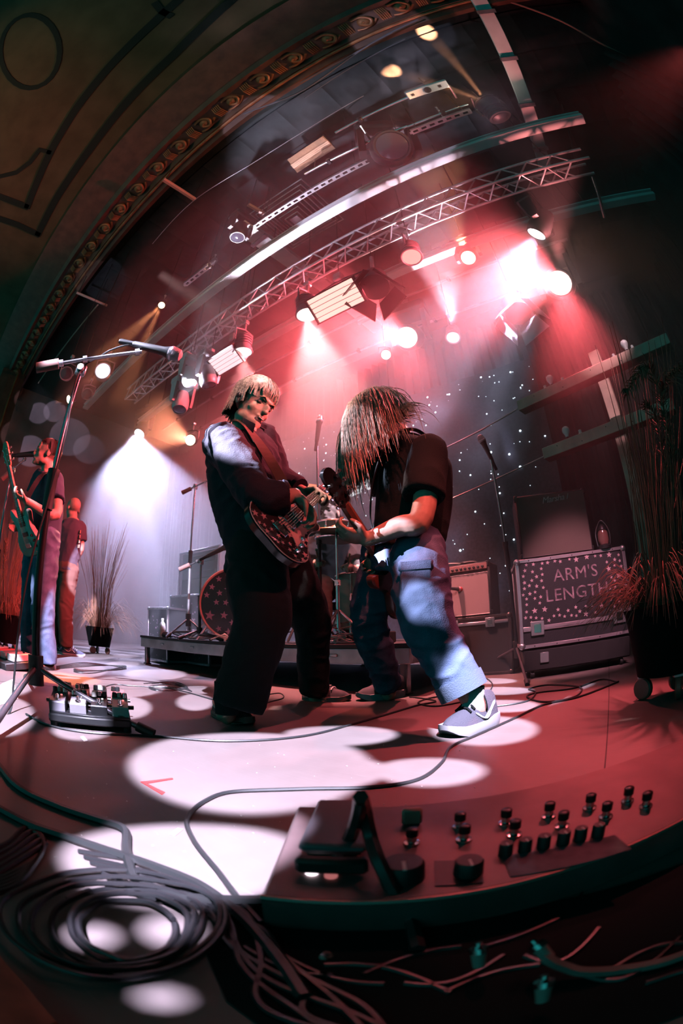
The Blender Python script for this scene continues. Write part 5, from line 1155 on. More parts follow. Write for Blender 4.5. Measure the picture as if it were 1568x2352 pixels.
cable('microphone_cable', 'thin black cable running down the boom stand pole', [atd(300, 790, 1.63), atd(265, 800, 1.66), atd(235, 815, 1.68), atd(180, 860, 1.68), atd(150, 1000, 1.66), atd(110, 1150, 1.66), atd(68, 1300, 1.66), atd(45, 1430, 1.66), atd(32, 1560, 1.68), atz(20, 1640), atz(-40, 1660)], .0045)
b2 = atz(1190, 1548); t2 = atd(1126, 1052, 2.92); stand('straight black microphone stand in front of the starry case', b2, t2, [atz(1080, 1548), atz(1250, 1530), atz(1210, 1575)], .010, None, .55)
microphone('black vocal microphone tilted on the stand by the star cloth', atd(1116, 1030, 2.90), atd(1102, 1005, 2.88) - atd(1130, 1062, 2.94), 1.1)
b3 = atd(432, 1440, 4.35); b3.z = .315; t3 = Vector((b3.x, b3.y, atd(448, 1118, 4.35).z)); stand('thin overhead stand on the riser left of the kick drum', b3, t3, [b3 + Vector((.25, .1, 0)), b3 + Vector((-.2, .15, 0)), b3 + Vector((0, -.25, 0))], .011, (atd(418, 1132, 4.4), atd(475, 1105, 4.3)), .5, M_STEEL)
b4 = atd(738, 1450, 3.25); b4.z = .315; t4 = atd(728, 1000, 3.25); stand('dark straight stand behind the two guitarists\' hands', b4, t4, [b4 + Vector((.25, .1, 0)), b4 + Vector((-.22, .12, 0)), b4 + Vector((0, -.25, 0))], .012, None, .5)
microphone('pink-lit condenser microphone on a clip above the drum kit', atd(731, 985, 3.24), up3 + LG['pl'] * -.12, 1.3, M_CHR)
b5 = atz(60, 1500); t5 = atd(28, 1080, 3.6); b5 = Vector((t5.x, t5.y, 0)); stand('far microphone stand in front of the singer\'s mouth', b5, t5, [b5 + Vector((.3, .1, 0)), b5 + Vector((-.25, .2, 0)), b5 + Vector((0, -.3, 0))], .011, (atd(5, 1100, 3.6), atd(60, 1052, 3.5)), .5)
microphone('black vocal microphone at the singer\'s mouth', atd(74, 1043, 3.46), atd(90, 1042, 3.44) - atd(40, 1046, 3.5), 1.5)
b6 = atd(440, 1440, 4.1); b6.z = .315
t6 = atd(462, 1290, 3.95); b6 = Vector((t6.x, t6.y, .315)); stand('low boom stand aimed at the kick drum', b6, t6, [b6 + Vector((.2, .1, 0)), b6 + Vector((-.2, .12, 0)), b6 + Vector((0, -.22, 0))], .011, (atd(412, 1308, 4.0), atd(500, 1268, 3.9)), .5)
microphone('black microphone on the low boom by the kick drum', atd(503, 1264, 3.9), atd(520, 1255, 3.9) - atd(480, 1275, 3.9), 1.3)

# ================================================================ riser and drum kit
M_DECK = mat('deck_black', (.03, .03, .032), .7); M_RAIL = mat('deck_rail', (.52, .46, .48), .45, .6, vary=(6, .2))
RZ = .315; RY0, RY1 = 2.22, 4.35; RX = [-4.32, -2.72, -1.12]
for k in range(2):
    x0, x1 = RX[k], RX[k + 1]; t = thing('stage_deck', ['low riser deck with black top, the end beside the pale fan', 'low riser deck with black top, the end behind the guitarists'][k], 'riser', ((x0 + x1) / 2, (RY0 + RY1) / 2, 0)); w = x1 - x0 - .01; d = RY1 - RY0
    MB().box((0, 0, RZ - .012), (w + .01, d + .01, .024)).build('deck_top', M_DECK, t)
    for sy in (-1, 1): MB().box((0, sy * (d / 2 - .015), RZ - .075), (w, .03, .10), bev=.004).build('side_rail', M_RAIL, t)
    for sx in (-1, 1): MB().box((sx * (w / 2 - .015), 0, RZ - .075), (.03, d - .06, .10), bev=.004).build('side_rail', M_RAIL, t)
    for sx in (-1, 1):
        for sy in (-1, 1):
            l = MB().box((sx * (w / 2 - .06), sy * (d / 2 - .055), (RZ - .12) / 2), (.05, .05, RZ - .12), bev=.006).build('leg', M_RAIL, t)
            MB().box((sx * (w / 2 - .06), sy * (d / 2 - .055), .006), (.07, .07, .012), bev=.003).build('foot', M_RUB, l)
    for q in (-.3, .25): MB().box((q, -d / 2 - .004, RZ - .07), (.06, .012, .022), bev=.005).build('latch', M_STEEL, t)
def drum(name, label, c, axis, r, h, shell_m, head_m, hoop_m, lugs=8, stars=None, front=None):
    t = thing(name, label, 'drum', c); x, y, d = frame_of(axis)
    MB().lathe([(r, -h / 2), (r, h / 2)], (0, 0, 0), d, 40).build('shell', shell_m, t)
    for s in (-1, 1):
        MB().lathe([(r * .985, s * h / 2 - .004), (r * 1.0, s * h / 2), (r * .96, s * (h / 2 + .006)), (.01, s * (h / 2 + .006))], (0, 0, 0), d, 40).build('drum_head', head_m if s > 0 else M_OFFW, t)
        MB().tube([x * (r * 1.03) * cos(2 * pi * k / 40) + y * (r * 1.03) * sin(2 * pi * k / 40) + d * s * (h / 2 - .005) for k in range(40)], .013 if r > .2 else .008, 6, closed=True).build('hoop', hoop_m, t)
    for k in range(lugs):
        a = 2 * pi * k / lugs + .2; e = x * cos(a) + y * sin(a); MB().tube([e * (r + .018) + d * (h / 2 - .02), e * (r + .018) - d * (h / 2 - .02)], .005, 6).build('tension_rod', M_CHR, t); MB().box(e * (r + .012), (.022, .022, .06 if h > .2 else .04), basis(x, y, d), bev=.004).build('lug', M_CHR, t)
    if stars:
        rs = random.Random(4); pts = []
        for k in range(500):
            a, q = rs.uniform(0, 2 * pi), sqrt(rs.uniform(0, 1)) * r * .86; sr = rs.choice((.028, .035, .045)); px, py = q * cos(a), q * sin(a)
            if all(math.hypot(px - u, py - v) > sr + w + .018 for u, v, w in pts): pts.append((px, py, sr))
        M4 = Matrix.Translation(d * (h / 2 + .0065)) @ basis(x, y, d).to_4x4()
        for (px, py, sr) in pts: MB().prism([(px + u, py + v) for u, v in star_poly(sr, rs.uniform(-.3, .3))], .0012, M4).build('star', stars, t, smooth=False)
    return t
M_SHELL = mat('drum_shell', (.42, .20, .18), .35, vary=(4, .2)); M_HEADB = mat('black_drum_head', (.025, .024, .032), .35); M_HOOP = mat('pink_hoop', (.55, .30, .27), .4); M_KST = mat('kick_star', (.38, .24, .36), .6)
kc = atd(545, 1372, 3.72); kc.z = RZ + .315; kax = Vector((EYE.x - kc.x - .55, EYE.y - kc.y, 0)).normalized()
k = drum('kick_drum', 'large kick drum with starry black head on the riser', kc, kax, .285, .42, M_SHELL, M_HEADB, M_HOOP, 10, M_KST)
for s in (-1, 1):
    e = frame_of(kax)[0] * s; MB().tube([e * .24 + Vector((0, 0, -.15)), e * .36 + Vector((0, 0, -.31))], .009, 8).build('spur', M_CHR, k)
M_COAT = mat('coated_head', (.80, .74, .72), .6)
fp = atd(770, 1222, 3.25); drum('rack_tom', 'pink-lit tom in front of the drummer\'s chest', fp, up3 + LG['pl'] * -.05, .15, .13, mat('tom_shell', (.60, .33, .28), .35), M_COAT, M_CHR, 6)
fp = atd(640, 1330, 3.55); drum('snare_drum', 'snare drum half hidden behind the blond guitarist\'s legs', fp, up3, .178, .15, M_CHR, M_COAT, M_CHR, 8)
ft = atd(830, 1395, 3.5); ft.z = RZ + .36; drum('floor_tom', 'floor tom behind the long-haired guitarist\'s legs', ft, up3, .20, .40, M_SHELL, M_COAT, M_CHR, 8)
M_BRASS = mat('cymbal_bronze', (.62, .40, .22), .28, .9, vary=(3, .15))
def cymbal(label, c, tilt, r, base_xy=None, edge=True):
    c = Vector(c); t = thing('cymbal_stand', label, 'cymbal', Vector((c.x, c.y, RZ))); h = c.z - RZ; ax = (up3 + Vector(tilt)).normalized()
    cy = MB().lathe([(r, -.012), (r * .98, -.008), (r * .25, .012), (r * .18, .03), (.01, .038)], (0, 0, h), ax, 40).build('cymbal', M_BRASS, t)
    for q in (.5, .65, .8, .92): MB().tube([Vector((0, 0, h)) + frame_of(ax)[0] * r * q * cos(a * pi / 16) + frame_of(ax)[1] * r * q * sin(a * pi / 16) + ax * (.012 - .024 * (q - .2)) for a in range(32)], .0008, 4, closed=True).build('groove', M_BRASS, cy)
    MB().tube([(0, 0, h * .12), (0, 0, h * .55)], .014, 10).build('lower_tube', M_CHR, t); MB().tube([(0, 0, h * .5), (0, 0, h + .05)], .009, 10).build('upper_tube', M_CHR, t); MB().lathe([(.012, 0), (.012, .02), (.005, .026)], (0, 0, h + .04), n=10).build('wing_nut', M_BLK, t); MB().box((0, 0, h * .53), (.04, .03, .05), bev=.006).build('collar', M_CHR, t)
    for k in range(3): a = k * 2.1 + .5; MB().tube([(0, 0, h * .3), (.24 * cos(a), .24 * sin(a), .014)], .010, 8).build('leg', M_CHR, t); MB().tube([(0, 0, h * .13), (.13 * cos(a), .13 * sin(a), h * .16)], .006, 6).build('brace', M_CHR, t)
    return t
cymbal('ride cymbal on a chrome stand right behind the guitarists\' hands', atd(706, 1126, 3.45), tcm * .75 + up3 * .0, .25)
cymbal('crash cymbal edge-on behind the long-haired guitarist\'s forearm', atd(772, 1205, 3.0) - up3 * .04, tcm * .10, .19)
cymbal('hi-hat beside the blond guitarist\'s hip', atd(650, 1300, 3.7), tcm * .05, .17)
pd = atd(770, 1440, 3.2); pd.z = RZ; t = thing('kick_pedal', 'chrome pedal and clamp at the foot of the cymbal stand', 'pedal', pd); MB().box((0, 0, .02), (.09, .26, .012), bev=.003).build('base_plate', M_CHR, t); MB().box((0, -.02, .05), (.07, .24, .012), Matrix.Rotation(.25, 3, 'X')).build('footboard', M_CHR, t); MB().tube([(-.05, .12, .02), (-.05, .12, .16), (.05, .12, .16), (.05, .12, .02)], .008, 8).build('post_frame', M_CHR, t)

# ================================================================ flight cases and amplifiers
M_CASE = mat('case_laminate', (.022, .024, .028), .5, bump=(200, .2)); M_EDGE = mat('case_edge', (.62, .52, .58), .35, .75, vary=(5, .15)); M_CST = mat('case_star', (.70, .45, .50), .6)
def flight_case(label, c, w, d, h, rot, stars=None, nstar=60, lid=.24, text=None, latches=(.15, .88), name='flight_case', m=None, casters=False):
    """c = centre of the bottom; front is local -Y"""
    t = thing(name, label, 'case', c, rot); m = m or M_CASE; e = .024 * min(1, h / .4)
    MB().box((0, 0, h / 2), (w - e * .6, d - e * .6, h - e * .6)).build('panel_box', m, t)
    for sy in (-1, 1):
        for z in (e / 2, h - e / 2): MB().box((0, sy * (d / 2 - e / 2), z), (w, e, e), bev=.003).build('edge_rail', M_EDGE, t)
        for sx in (-1, 1): MB().box((sx * (w / 2 - e / 2), sy * (d / 2 - e / 2), h / 2), (e, e, h - 2 * e), bev=.003).build('edge_rail', M_EDGE, t)
    for sx in (-1, 1):
        for z in (e / 2, h - e / 2): MB().box((sx * (w / 2 - e / 2), 0, z), (e, d - 2 * e, e), bev=.003).build('edge_rail', M_EDGE, t)
        for sy in (-1, 1):
            for z in (e * .7, h - e * .7): MB().ell((sx * (w / 2 - e * .6), sy * (d / 2 - e * .6), z), e * 1.05, n=10, m=6).build('ball_corner', M_STEEL, t)
    if lid:
        MB().box((0, -d / 2 + .004, h * lid), (w - 2 * e, .016, .055 * h), bev=.003).build('lid_rail', M_EDGE, t); MB().box((0, -d / 2 - .003, h * lid), (w - 2 * e, .008, .015 * h)).build('lid_groove', M_EDGE, t)
        for q in latches:
            lx = -w / 2 + w * q; la = MB().box((lx, -d / 2 - .001, h * lid), (.085 * w / .75, .016, .16 * h), bev=.004).build('latch_dish', M_STEEL, t)
            MB().box((lx, -d / 2 - .010, h * lid), (.045 * w / .75, .006, .10 * h), bev=.002).build('latch_handle', M_CHR, la)
    for k in range(5): [MB().ell((-w / 2 + w * (.12 + .19 * k), -d / 2 - .001, z_), .004, n=8, m=4).build('rivet', M_BLKM, t) for z_ in (h - e / 2, e / 2)]
    F = Matrix.Translation((0, -d / 2 + e * .25, 0)) @ Matrix.Rotation(pi / 2, 4, 'X')
    if stars:
        rs = random.Random(int(w * 1000)); pts = []; z0 = h * (lid + .07) if lid else h * .06; tries = 0
        while len(pts) < nstar and tries < 6000:
            tries += 1; x, z = rs.uniform(-w / 2 + .045 * w, w / 2 - .045 * w), rs.uniform(z0, h * .94); r = rs.choice((.012, .012, .013, .014, .02)) * w / .77
            if text and abs(x - text[3]) < text[1] * 2.05 and abs(z - text[2]) < text[1] * 1.35: continue
            if all(math.hypot(x - u, z - v) > (r + s) * 1.35 for u, v, s in pts): pts.append((x, z, r))
        for (x, z, r) in pts: MB().prism([(x + u, z + v) for u, v in star_poly(r, rs.uniform(-.25, .25), .45)], .0012, F).build('star', stars, t, smooth=False)
    if text:
        mt = mat('stencil_paint', (.36, .24, .28), .7, vary=(30, .5))
        for j, wd in enumerate(text[0]): text_part('stencil_lettering', wd, text[1], mt, F @ Matrix.Translation((text[3], text[2] + text[1] * (.55 - 1.1 * j), .001)), t, .0006, 0, 1.06, 0.0)
    if casters:
        for sx in (-1, 1):
            for sy in (-1, 1): cs = MB().lathe([(.045, -.016), (.05, -.01), (.05, .01), (.045, .016)], (sx * (w / 2 - .08), sy * (d / 2 - .08), -.055), (1, 0, 0), 18).build('caster', M_RUB, t)
    return t
# the big starry case: front face found from its corners in the photograph
cA, cB = atd(1186, 1492, 2.80), None
rot_c = radians(16); lx = Vector((cos(rot_c), sin(rot_c), 0)); ly = Vector((-sin(rot_c), cos(rot_c), 0)); bl = atd(1195, 1492, 2.80)
def width_to(px, py, o, dirn):      # distance along dirn from o at which the ray of (px,py) crosses the upright plane
    r = ray(px, py); n = Vector((-dirn.y, dirn.x, 0)); k = (o - EYE).dot(n) / r.dot(n); return (EYE + r * k - o).dot(dirn)
wc = width_to(1452, 1440, bl, lx); hc_ = (atd(1178, 1288, math.hypot(bl.x, bl.y)).z - bl.z); cd = .42
cc_ = bl + lx * wc / 2 + ly * cd / 2
flight_case('black flight case with pink stars and stencilled band name', cc_, wc, cd, hc_, rot_c, M_CST, 78, .215, (["ARM'S", 'LENGTH'], .105 * wc / .77 * 1.05, hc_ * .66, wc * .02))
bc_ = thing('case_dolly', 'plain black case under the starry flight case', 'case', Vector((cc_.x, cc_.y, 0)), rot_c); bh = bl.z
MB().box((0, .0, bh / 2 + .02), (wc * .96, cd * .94, bh - .06), bev=.01).build('box', mat('matt_black', (.018, .02, .021), .8), bc_)
MB().box((-wc * .30, -cd * .47 - .004, bh - .07), (.06, .02, .07), bev=.004).build('latch', M_STEEL, bc_)
for sx in (-1, 1):
    for sy in (-1, 1): MB().lathe([(.022, -.012), (.025, 0), (.022, .012)], (sx * wc * .4, sy * cd * .38, .025), (1, 0, 0), 14).build('caster', M_RUB, bc_)
M_TOLEX = mat('black_tolex', (.022, .024, .025), .65, bump=(150, .4)); M_GRILL = weave('brown_grille_cloth', (.20, .15, .13), (.13, .09, .08), 420); M_GRILP = weave('pink_grille_cloth', (.46, .34, .33), (.20, .12, .13), 300)
def cabinet(label, o, lxv, w, h, d, grill, name='guitar_amplifier', panel_h=0.0, piping=None):
    """o: front lower corner; lxv: unit vector along the front"""
    lyv = Vector((-lxv.y, lxv.x, 0)); t = thing(name, label, 'amplifier', o + lxv * w / 2 + lyv * d / 2, atan2(lxv.y, lxv.x))
    MB().box((0, .004, h / 2), (w, d - .008, h), bev=.012).build('cabinet', M_TOLEX, t)
    g = MB().box((0, -d / 2 - .001, (h - panel_h) / 2), (w - .035, .010, h - panel_h - .035)).build('grille_cloth', grill, t, smooth=False)
    pm = piping or mat('piping_dark', (.10, .08, .08), .5); a, b, z0, z1 = -w / 2 + .015, w / 2 - .015, .015, h - panel_h - .015
    MB().tube([(a, -d / 2 - .004, z0), (b, -d / 2 - .004, z0), (b, -d / 2 - .004, z1), (a, -d / 2 - .004, z1)], .004, 6, closed=True).build('piping', pm, t)
    MB().tube(smooth_path([(-.09, 0, h), (-.07, 0, h + .028), (.07, 0, h + .028), (.09, 0, h)], 4), .011, 8).build('handle', M_RUB, t)
    for sx in (-1, 1):
        for z in (.02, h - .02): MB().box((sx * (w / 2 - .012), -d / 2 + .012, z), (.03, .03, .045), bev=.006).build('corner_cap', M_BLKM, t)
    return t
fpt = ly * .06
o_m = atd(1196, 1278, math.hypot(bl.x, bl.y) + .05); o_m.z = bl.z + hc_; wm = width_to(1362, 1248, o_m, lx); hm = atd(1180, 1140, math.hypot(o_m.x, o_m.y)).z - o_m.z
cab = cabinet('square brown speaker cabinet standing on the starry case', o_m, lx, wm, hm, .28, M_GRILL, 'speaker_cabinet')
text_part('script_badge', 'Marsha', .062, mat('badge_pink', (.75, .45, .47), .4), Matrix.Translation((.015, -.148, hm - .055)) @ Matrix.Rotation(pi / 2, 4, 'X') @ Matrix.Rotation(.06, 4, 'Z'), cab, .001, .35, .92)
MB().tube([(.118, -.148, hm - .068), (.132, -.148, hm - .03)], .003, 6).build('badge_stroke', mat('badge_pink', (.75, .45, .47), .4), cab)
X1 = Vector((1, 0, 0)); o_b = atd(1004, 1424, 3.45); wb = width_to(1130, 1412, o_b, X1); hb = atd(1003, 1305, math.hypot(o_b.x, o_b.y)).z - o_b.z
cb = cabinet('small combo amplifier with pink grille and a knob row', o_b, X1, wb, hb, .27, M_GRILP, 'combo_amplifier', hb * .17, mat('piping_pink', (.55, .40, .40), .5))
MB().box((0, -.136, hb * .915), (wb - .03, .012, hb * .12), bev=.003).build('control_panel', mat('panel_red_brown', (.26, .13, .12), .5), cb)
for k in range(11): MB().lathe([(.011, 0), (.010, .016), (.007, .018)], (-wb / 2 + .05 + k * (wb - .1) / 10, -.142, hb * .905), (0, -1, 0), 10).build('knob', M_BLK, cb)
MB().box((-wb * .32, -.142, hb * .74), (wb * .26, .004, hb * .085), bev=.002).build('badge', M_BLK, cb); text_part('badge_lettering', 'Boogie', .040, M_OFFW, Matrix.Translation((-wb * .32, -.1445, hb * .74)) @ Matrix.Rotation(pi / 2, 4, 'X'), cb, .0006)
am = o_b + Vector((wb * .38, -.05, hb * .55)); microphone('small clip microphone with red ring hung on the combo amplifier', am, Vector((.6, .7, -.1)), .8, mat('mic_red', (.55, .05, .05), .5))
cable('microphone_cable', 'pale cable looped over the front of the combo amplifier', [am + Vector((-.05, -.06, .01)), o_b + Vector((.06, -.05, hb * .6)), o_b + Vector((.0, -.04, hb * .55)), o_b + Vector((.05, -.03, hb * .72)), o_b + Vector((.10, -.01, hb + .01)), o_b + Vector((.2, .1, hb + .02))], .005, M_OFFW)
rk = flight_case('low black rack case under the combo amplifier', o_b + Vector((wb * .6, .17, -o_b.z)), wb * 1.45, .36, o_b.z, 0, None, 0, .88, None, (.3, .75), 'rack_case', mat('matt_black', (.018, .02, .021), .8))
for ob in rk.children:
    if ob.name.startswith(('edge_rail', 'ball_corner')): ob.data.materials[0] = mat('dark_edge', (.06, .05, .05), .4, .5)
t = thing('wah_pedal', 'small black pedal lying on top of the combo amplifier', 'pedal', o_b + Vector((wb * .3, .12, hb))); MB().loft([[Vector((x, y, z)) for x, y in ((-.09, -.035), (.09, -.035), (.09, .035), (-.09, .035))] for z in (0, .02)]).build('base', M_BLK, t); MB().box((0, 0, .035), (.16, .06, .012), Matrix.Rotation(.12, 3, 'Y'), bev=.004).build('treadle', M_RUB, t)
spot('added_backline_fill', (.9, -.9, 4.6), cc_ - ly * .2 + up3 * .25, 1500, (1, .42, .55), 10, .6, .05); spot('added_backline_fill', (.9, -.9, 4.6), o_b + Vector((wb / 2, 0, hb * .5)), 900, (1, .40, .45), 6, .5, .05)  # added pink spots to bring out the case and combo amplifier
# lantern beside the cabinet
la = atd(1385, 1238, 2.95); la.z = bl.z + hc_; t = thing('lantern', 'dark glass lantern on the starry case beside the cabinet', 'lantern', la)
MB().lathe([(.055, 0), (.055, .02), (.04, .03)], n=16).build('base', M_BLKM, t); MB().lathe([(.032, .03), (.042, .06), (.038, .11), (.03, .13)], n=16).build('globe', mat('smoked_glass', (.25, .10, .09), .12, spec=.8), t); MB().lathe([(.035, .13), (.03, .15), (.012, .17)], n=16).build('cap', M_BLKM, t); MB().tube(smooth_path([(-.045, 0, .03), (-.05, 0, .12), (0, 0, .20), (.05, 0, .12), (.045, 0, .03)], 4), .003, 6).build('bail', M_STEEL, t)
# cases beyond the riser
o2_ = atd(388, 1482, 5.35); o2_.z = .02; w2 = width_to(480, 1440, o2_, X1); h2 = atd(388, 1368, math.hypot(o2_.x, o2_.y)).z - .02
fc2 = flight_case('distant starry flight case with band name beside the kick drum', o2_ + Vector((w2 / 2, .2, 0)), w2, .4, h2, 0, M_KST, 50, 0, (["ARM'S", 'LENGTH'], .10 * w2 / .77, h2 * .52, 0))
o3_ = atd(338, 1500, 5.30); o3_.z = .02; w3 = width_to(384, 1440, o3_, X1); h3 = atd(338, 1395, math.hypot(o3_.x, o3_.y)).z - .02
flight_case('distant small starry case beside the water bottle', o3_ + Vector((w3 / 2, .2, 0)), w3, .4, h3, 0, M_KST, 26, 0, None)
M_ACR = mat('clear_acrylic', (.75, .62, .68), .08, spec=.6, trans=.75)
o4 = atd(405, 1366, 5.35); w4 = width_to(496, 1360, o4, X1); h4 = atd(408, 1268, math.hypot(o4.x, o4.y)).z - o4.z; o4.z = h2 + .02
t = thing('acrylic_amp_rack', 'pale clear-fronted amplifier rack on the distant starry case', 'amplifier', o4 + Vector((w4 / 2, .2, 0)))
MB().box((0, .02, h4 / 2), (w4 * .94, .32, h4 * .96), bev=.01).build('body', mat('pale_rack', (.60, .45, .50), .5), t); MB().box((0, -.17, h4 / 2), (w4, .012, h4)).build('front_pane', M_ACR, t)
for z in (h4 * .8, h4 * .45): MB().box((0, -.15, z), (w4 * .8, .03, h4 * .16), bev=.006).build('head_unit', mat('rack_grey', (.30, .24, .28), .5), t)
for sx in (-1, 1): MB().box((sx * w4 * .49, -.17, h4 / 2), (.02, .02, h4), bev=.003).build('edge_rail', M_EDGE, t)
MB().box((0, -.17, h4), (w4, .02, .02), bev=.003).build('edge_rail', M_EDGE, t)

# things on the riser
wbp = atd(373, 1452, 4.55); wbp.z = RZ; t = thing('water_bottle', 'clear plastic water bottle standing at the riser edge', 'bottle', wbp)
hB = atd(371, 1408, math.hypot(wbp.x, wbp.y)).z - RZ; hB = .2
MB().lathe([(.030, 0), (.034, .008), (.034, .05), (.030, .062), (.034, .075), (.034, .115), (.030, .14), (.013, .165), (.013, .178)], n=20).build('bottle', mat('bottle_plastic', (.85, .84, .88), .15, trans=.35), t); MB().lathe([(.0145, .178), (.0145, .196), (.012, .198)], n=16).build('cap', M_WHT, t); MB().lathe([(.0345, .078), (.0345, .112)], n=20).build('label_band', mat('bottle_label', (.80, .74, .80), .5), t)
gp = atd(388, 1455, 4.45); gp.z = RZ; t = thing('work_glove', 'dark work glove lying in front of the water bottle', 'glove', gp); mb = MB(); hand_pieces(mb, Vector((-.05, 0, .025)), (1, .1, 0), (0, 0, -1), 1, .12, 1.15, .1); chain(mb, [(-.15, 0, .022), (-.05, 0, .025)], [.034, .034]); finish(remeshed(mb, .006, 2), 'shell', mat('glove_cloth', (.10, .08, .10), .9), t, Vector()); MB().tube([(-.16, 0, .022), (-.12, 0, .022)], .036, 14).build('cuff', mat('glove_cuff', (.30, .18, .20), .9), t)
gs = atd(452, 1452, 4.2); gs.z = RZ
t = thing('folding_guitar_stand', 'folded metal stand leaning over the riser cables', 'stand', gs)
for k, (a, b) in enumerate((((-.12, 0, .01), (.16, .06, .22)), ((-.05, -.05, .01), (.18, .02, .18)), ((-.15, .06, .01), (.05, .1, .1)))): MB().tube([a, b], .011, 8).build('arm', M_STEEL if k else mat('arm_tan', (.6, .38, .3), .5), t)
rs = random.Random(8)
def rnd_cable(label, px, py, z, n, spread, r, m, seed, group=None, d=None, zz=.05, name='cable', pxs=None):
    q = random.Random(seed); P = []
    for k in range(n):
        x = px + spread[0] * q.uniform(-1, 1); y = py + spread[1] * q.uniform(-1, 1)
        p = atz(x, y, z + .006) if d is None else atd(x, y, d)
        if d is not None: p = Vector((p.x, p.y, z + .006 + q.uniform(0, zz)))
        P.append(p)
    return cable(name, label, P, r, m, group)
M_CBL = mat('cable_black', (.028, .03, .032), .38, spec=.6); M_CBG = mat('cable_grey', (.40, .34, .36), .5)
for k in range(7):
    rnd_cable(['black cable heaped on the riser left end', 'grey cable heaped beside the folded stand', 'black cable crossing the kick drum foot', 'pale cable looping before the kick drum', 'black cable behind the blond guitarist\'s knees', 'pale cable tangled by the cymbal stand foot', 'grey cable tangled by the long-haired guitarist\'s knee'][k], (430, 460, 500, 520, 640, 780, 800)[k], 1440, RZ, 9, ((45, 0), (40, 0), (40, 0), (40, 0), (40, 0), (30, 0), (30, 0))[k], .006, (M_CBL, M_CBG, M_CBL, M_OFFW, M_CBL, M_OFFW, M_CBG)[k], 40 + k, 'cables on the riser', (4.2, 4.1, 3.6, 3.45, 3.3, 3.1, 3.05)[k], .07)
t = thing('stage_box', 'small black stage box with cables on the riser', 'box', Vector((atd(880, 1460, 3.0).x, 2.5, RZ))); MB().box((0, 0, .04), (.22, .16, .08), bev=.008).build('body', M_BLK, t)
for k in range(5): MB().lathe([(.014, 0), (.014, .008), (.006, .008)], (-.08 + .04 * k, -.08, .045), (0, -1, 0), 12).build('socket', M_CHR, t)

# ================================================================ shelf planks, bulbs, wires, grasses on the far right
M_PINE = mat('raw_pine', (.62, .40, .34), .65, vary=(6, .2)); M_PINED = mat('shaded_pine', (.40, .22, .17), .7, vary=(6, .2))
def plank(label, q0, q1, d0, th, m, dep=.10):
    A = atd(*q0, d0); B = atz(*q1, A.z); d = B - A; t = thing('shelf_plank', label, 'plank', (A + B) / 2, atan2(d.y, d.x)); L = d.length
    MB().box((0, dep / 2, 0), (L, dep, th), bev=.003).build('board', m, t)
    for k in range(5): MB().ell((-L / 2 + L * (.12 + .19 * k), -.001, (-1) ** k * th * .2), .004, n=8, m=4).build('nail', M_BLKM, t)
    return A, B, t
A1, B1, pt1 = plank('upper pine plank with bulbs on its top edge', (1188, 932), (1534, 775), 2.95, .085, M_PINE)
A2, B2, pt2 = plank('lower pine plank in shadow below the bulb shelf', (1246, 1042), (1545, 925), 2.95, .085, M_PINE)
def bulb(label, px, py, A, B, lit=True, socket=False):
    r = ray(px, py); d = (B - A); n = Vector((-d.y, d.x, 0)).normalized(); k = (A + n * .05 - EYE).dot(n) / r.dot(n); p = EYE + r * k; p.z = A.z + .0425
    t = thing('lamp_socket' if socket else 'light_bulb', label, 'bulb socket' if socket else 'light bulb', p)
    MB().lathe([(.016, 0), (.016, .022), (.012, .03)], n=14).build('socket', M_BLKM if not socket else M_WHT, t)
    if not socket: MB().lathe([(.013, .03), (.016, .045), (.029, .07), (.031, .085), (.026, .103), (.010, .115), (.001, .117)], n=20).build('globe', mat('bulb_glass', (.78, .74, .78), .25, spec=.6), t)
    else: MB().lathe([(.011, .028), (.013, .045), (.005, .05)], n=12).build('stub', M_WHT, t)
bulb('round white bulb near the free end of the upper plank', 1268, 890, A1, B1); bulb('round white bulb farther along the upper plank', 1440, 806, A1, B1); bulb('dim round bulb on the lower plank', 1304, 1010, A2, B2)
bulb('bare socket at the free end of the upper plank', 1254, 898, A1, B1, socket=True); bulb('bare socket just past the first white bulb', 1293, 876, A1, B1, socket=True); bulb('bare socket in the middle of the upper plank', 1410, 820, A1, B1, socket=True); bulb('tiny socket beside the second white bulb', 1453, 800, A1, B1, socket=True); bulb('bare socket on the lower plank', 1334, 1000, A2, B2, socket=True)
pp = A1 + (B1 - A1) * .58; nn = Vector((-(B1 - A1).y, (B1 - A1).x, 0)).normalized(); pp = atd(1395, 900, 3.15); t = thing('wooden_post', 'upright pine post behind the two planks', 'post', (pp.x, pp.y, 0), atan2((B1 - A1).y, (B1 - A1).x)); MB().box((0, 0, 1.2), (.10, .05, 2.4), bev=.004).build('post', M_PINE, t); MB().box((0, .05, .02), (.16, .18, .04), bev=.004).build('foot', M_PINE, t)
cable('festoon_wire', 'thin pink wire stretched from the upper plank across the star cloth', [A1 + Vector((.02, 0, -.02)), atd(1100, 990, 3.15), atd(1005, 1036, 3.3), atd(880, 1085, 3.5), atd(790, 1115, 3.7)], .005, mat('wire_pink', (.70, .42, .42), .5))
cable('festoon_wire', 'thin pink wire stretched from the lower plank across the star cloth', [A2 + Vector((.02, 0, -.02)), atd(1150, 1095, 3.15), atd(1030, 1148, 3.3), atd(900, 1200, 3.5)], .005, mat('wire_pink', (.70, .42, .42), .5))
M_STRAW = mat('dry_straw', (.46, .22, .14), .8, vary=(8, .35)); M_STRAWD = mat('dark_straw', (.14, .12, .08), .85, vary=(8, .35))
M_STRAWN = mat('near_straw', (.26, .12, .085), .8, vary=(8, .4))
